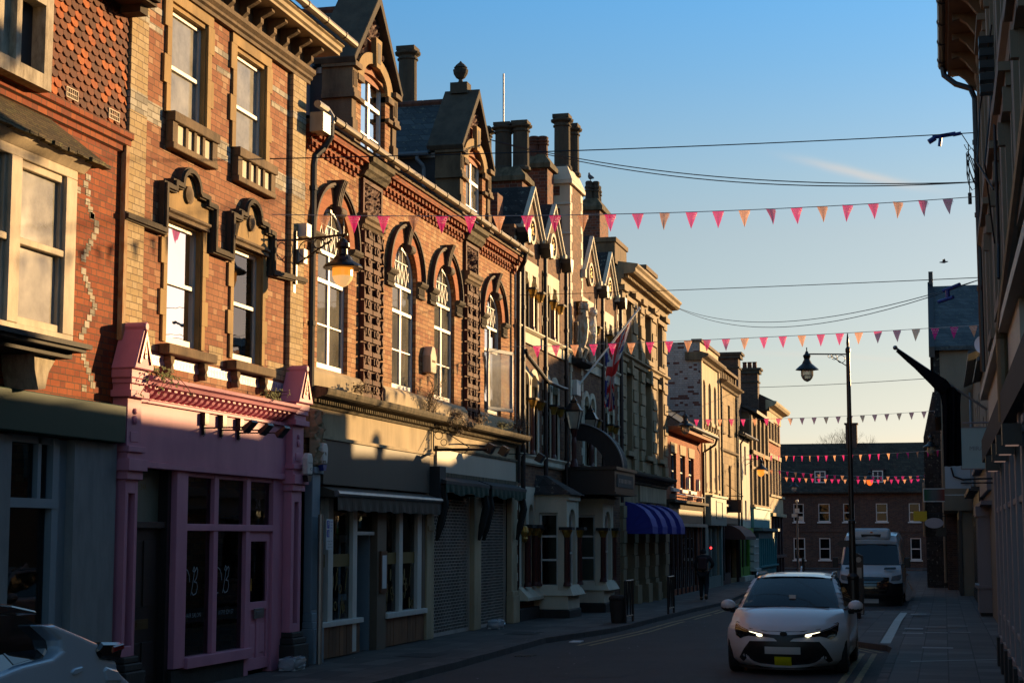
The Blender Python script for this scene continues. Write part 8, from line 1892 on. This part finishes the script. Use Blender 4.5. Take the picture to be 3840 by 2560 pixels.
b = MB(GT); slope(b, [g3(*p) for p in ((-40, 1130), (60, 1135), (200, 1128), (290, 1200), (400, 1310), (418, 1352), (390, 1402), (150, 1462), (-40, 1525))], x0=-5.99); b.build('window_frame', 'gloss_black', GC)
b = MB(GT); slope(b, [g3(*p) for p in ((220, 1130), (300, 1135), (440, 1210), (430, 1225), (290, 1195))], x0=-5.98); b.build('rear_pillar', 'car_silver', GC)
b = MB(GT); gp(b, [g3(*p) for p in ((620, 1350), (655, 1300), (785, 1300), (786, 1345), (770, 1420), (640, 1402))], -5.975, -6.5); tl = b.build('tail_lamp', 'gloss_black', GC, bevel=.02); b = MB(GT); gp(b, [g3(*p) for p in ((715, 1325), (786, 1305), (788, 1345), (710, 1375))], -5.965, -7.7); b.build('lamp_lens', 'tail_red', tl, bevel=.01)
b = MB(GT); P = [g3(*p) for p in ((462, 1490), (480, 1472), (530, 1458), (542, 1470), (535, 1490), (480, 1518), (465, 1510))]; gp(b, P, -5.985, -6.02); b.build('fuel_flap', 'car_silver', GC, bevel=.008); b = MB(GT); c = sum(p[0] for p in P) / 7, sum(p[1] for p in P) / 7
b = MB(GT); gp(b, [g3(*p) for p in ((668, 1480), (690, 1455), (770, 1480), (800, 1566), (690, 1566))], -5.985, -6.05); b.build('bumper_vent', 'car_silver', GC, bevel=.02)
GW = lambda x, y, z: (-6.86 + x, y, z)
for s in (-1, 1):
    for y in (8.35, 10.95): wheel(GC, GW, s * .78, y, .33)

# ------------------------------------------------------------ people
mat('skin', (.36, .21, .14), .6, .1, 20); mat('jacket_dark', (.022, .020, .022), .85, .25, 10, .004, 60); mat('trousers_dark', (.018, .019, .024), .85, .2, 10); mat('boot_tan', (.11, .065, .035), .7, .3, 12); mat('bag_maroon', (.06, .022, .024), .8, .2, 10)
def skin(name, J, E2, m, par, sub=1):
    """J {name: (pos, radius)}; one continuous skinned surface"""
    ks = list(J); me = bpy.data.meshes.new(name); me.from_pydata([J[k][0] for k in ks], [(ks.index(a), ks.index(c)) for a, c in E2], [])
    o = bpy.data.objects.new(name, me); C.objects.link(o); o.parent = par
    o.modifiers.new('skin', 'SKIN'); sv = me.skin_vertices[0].data
    for i, k in enumerate(ks): r = J[k][1]; sv[i].radius = r if isinstance(r, tuple) else (r, r); sv[i].use_root = (i == 0)
    s = o.modifiers.new('sub', 'SUBSURF'); s.levels = s.render_levels = sub
    me.materials.append(MATS[m])
    for k in range(1): o.modifiers['skin'].use_smooth_shade = True
    return o
def hand(J, E2, w, el, sd):
    W, Eb = Vector(J[w][0]), Vector(J[el][0]); d = (W - Eb).normalized(); s = Vector((0, 0, 1)).cross(d)
    s = s.normalized() if s.length > .1 else Vector((0, 1, 0)); p = W + d * .05; J[w + 'p'] = (tuple(p), (.04, .018)); E2.append((w, w + 'p'))
    for k, (o_, l) in enumerate(((-.03, .065), (-.01, .08), (.01, .075), (.03, .058))):
        a = p + s * o_ + d * .035; b = a + d * l * .6; c2 = b + (d * .5 + Vector((0, .5, -.3)).normalized() * .5) * l * .5
        for n_, v, r in (('a', a, .011), ('b', b, .0095), ('c', c2, .008)): J[w + str(k) + n_] = (tuple(v), r)
        E2 += [(w + 'p', w + str(k) + 'a'), (w + str(k) + 'a', w + str(k) + 'b'), (w + str(k) + 'b', w + str(k) + 'c')]
    t = W + d * .025 + s * .045 * sd; t2 = t + d * .04 + s * .012 * sd; J[w + 't'] = (tuple(t), .011); J[w + 't2'] = (tuple(t2), .009); E2 += [(w, w + 't'), (w + 't', w + 't2')]
WP = thing('person', 'person in dark hooded jacket with backpack walking away on the left pavement', 'person', (-7.72, 56.3, gz(56.3) + .1))
J = {'pel': ((0, 0, .93), (.15, .11)), 'sp': ((0, .0, 1.14), (.14, .11)), 'ch': ((0, .03, 1.36), (.17, .12)), 'nk': ((0, .04, 1.50), .06), 'hd': ((0, .06, 1.58), (.075, .09)), 'tp': ((0, .06, 1.69), (.07, .085)),
     'sl': ((-.19, .02, 1.42), .06), 'el': ((-.27, -.04, 1.16), .046), 'wl': ((-.22, .12, .96), .032), 'sr': ((.19, .02, 1.42), .06), 'er': ((.33, -.05, 1.20), .046), 'wr': ((.24, .13, 1.08), .032),
     'hl': ((-.09, 0, .88), .095), 'kl': ((-.10, .16, .50), .066), 'al': ((-.10, .14, .10), .045), 'tl': ((-.11, .29, .045), .04), 'hr': ((.09, 0, .88), .095), 'kr': ((.10, .03, .48), .066), 'ar': ((.11, -.28, .19), .045), 'tr': ((.11, -.19, .06), .04)}
E2 = [('pel', 'sp'), ('sp', 'ch'), ('ch', 'nk'), ('nk', 'hd'), ('hd', 'tp'), ('ch', 'sl'), ('sl', 'el'), ('el', 'wl'), ('ch', 'sr'), ('sr', 'er'), ('er', 'wr'), ('pel', 'hl'), ('hl', 'kl'), ('kl', 'al'), ('al', 'tl'), ('pel', 'hr'), ('hr', 'kr'), ('kr', 'ar'), ('ar', 'tr')]
Jb, Eb_ = dict(J), list(E2); hand(Jb, Eb_, 'wl', 'el', 1); hand(Jb, Eb_, 'wr', 'er', -1); bd = skin('body', Jb, Eb_, 'skin', WP, 1)
gr = lambda ks, k: {a: (J[a][0], tuple(x * k + .012 for x in (J[a][1] if isinstance(J[a][1], tuple) else (J[a][1],) * 2))) for a in ks}
jk = gr(('ch', 'sp', 'pel', 'nk', 'sl', 'el', 'wl', 'sr', 'er', 'wr'), 1.12); jk['pel'] = ((0, 0, .88), (.19, .15)); skin('jacket', jk, [('ch', 'sp'), ('sp', 'pel'), ('ch', 'nk'), ('ch', 'sl'), ('sl', 'el'), ('el', 'wl'), ('ch', 'sr'), ('sr', 'er'), ('er', 'wr')], 'jacket_dark', WP, 1)
skin('trousers', gr(('pel', 'hl', 'kl', 'al', 'hr', 'kr', 'ar'), 1.12), [('pel', 'hl'), ('hl', 'kl'), ('kl', 'al'), ('pel', 'hr'), ('hr', 'kr'), ('kr', 'ar')], 'trousers_dark', WP, 1)
for a, t_ in (('al', 'tl'), ('ar', 'tr')): skin('boot', gr((a, t_), 1.25), [(a, t_)], 'boot_tan', WP, 1)
skin('hood', {'a': ((0, .04, 1.50), (.10, .09)), 'b': ((0, .05, 1.60), (.105, .115)), 'c': ((0, .05, 1.70), (.075, .09))}, [('a', 'b'), ('b', 'c')], 'jacket_dark', WP, 1)
b = MB(); o_ = wl(WP); b.box(o_.x - .15, o_.x + .15, o_.y - .27, o_.y - .10, o_.z + 1.0, o_.z + 1.42); b.build('backpack', 'bag_maroon', WP, bevel=.06, seg=3)
DR = thing('person', 'driver dimly seen behind the windscreen of the white estate car', 'person', CT(-.36, 2.0, .45))
J = {'pel': ((0, .05, .12), (.16, .12)), 'ch': ((0, .12, .48), (.18, .12)), 'nk': ((0, .10, .66), .055), 'hd': ((0, .07, .72), (.07, .085)), 'tp': ((0, .07, .83), (.068, .085)), 'sl': ((-.19, .1, .56), .058), 'el': ((-.25, -.1, .36), .045), 'wl': ((-.14, -.30, .48), .03), 'sr': ((.19, .1, .56), .058), 'er': ((.25, -.1, .36), .045), 'wr': ((.14, -.30, .48), .03),
     'kl': ((-.14, -.42, .14), .07), 'al': ((-.14, -.68, -.22), .045), 'kr': ((.14, -.42, .14), .07), 'ar': ((.14, -.68, -.22), .045)}
E2 = [('pel', 'ch'), ('ch', 'nk'), ('nk', 'hd'), ('hd', 'tp'), ('ch', 'sl'), ('sl', 'el'), ('el', 'wl'), ('ch', 'sr'), ('sr', 'er'), ('er', 'wr'), ('pel', 'kl'), ('kl', 'al'), ('pel', 'kr'), ('kr', 'ar')]
Jb, Eb_ = dict(J), list(E2); hand(Jb, Eb_, 'wl', 'el', 1); hand(Jb, Eb_, 'wr', 'er', -1); skin('body', Jb, Eb_, 'skin', DR, 1)
skin('jumper', gr(('ch', 'pel', 'sl', 'el', 'sr', 'er'), 1.1), [('ch', 'pel'), ('ch', 'sl'), ('sl', 'el'), ('ch', 'sr'), ('sr', 'er')], 'jacket_dark', DR, 1)
skin('hair', {'a': ((0, .09, .80), (.078, .09)), 'b': ((0, .09, .86), (.06, .075))}, [('a', 'b')], 'trousers_dark', DR, 1)
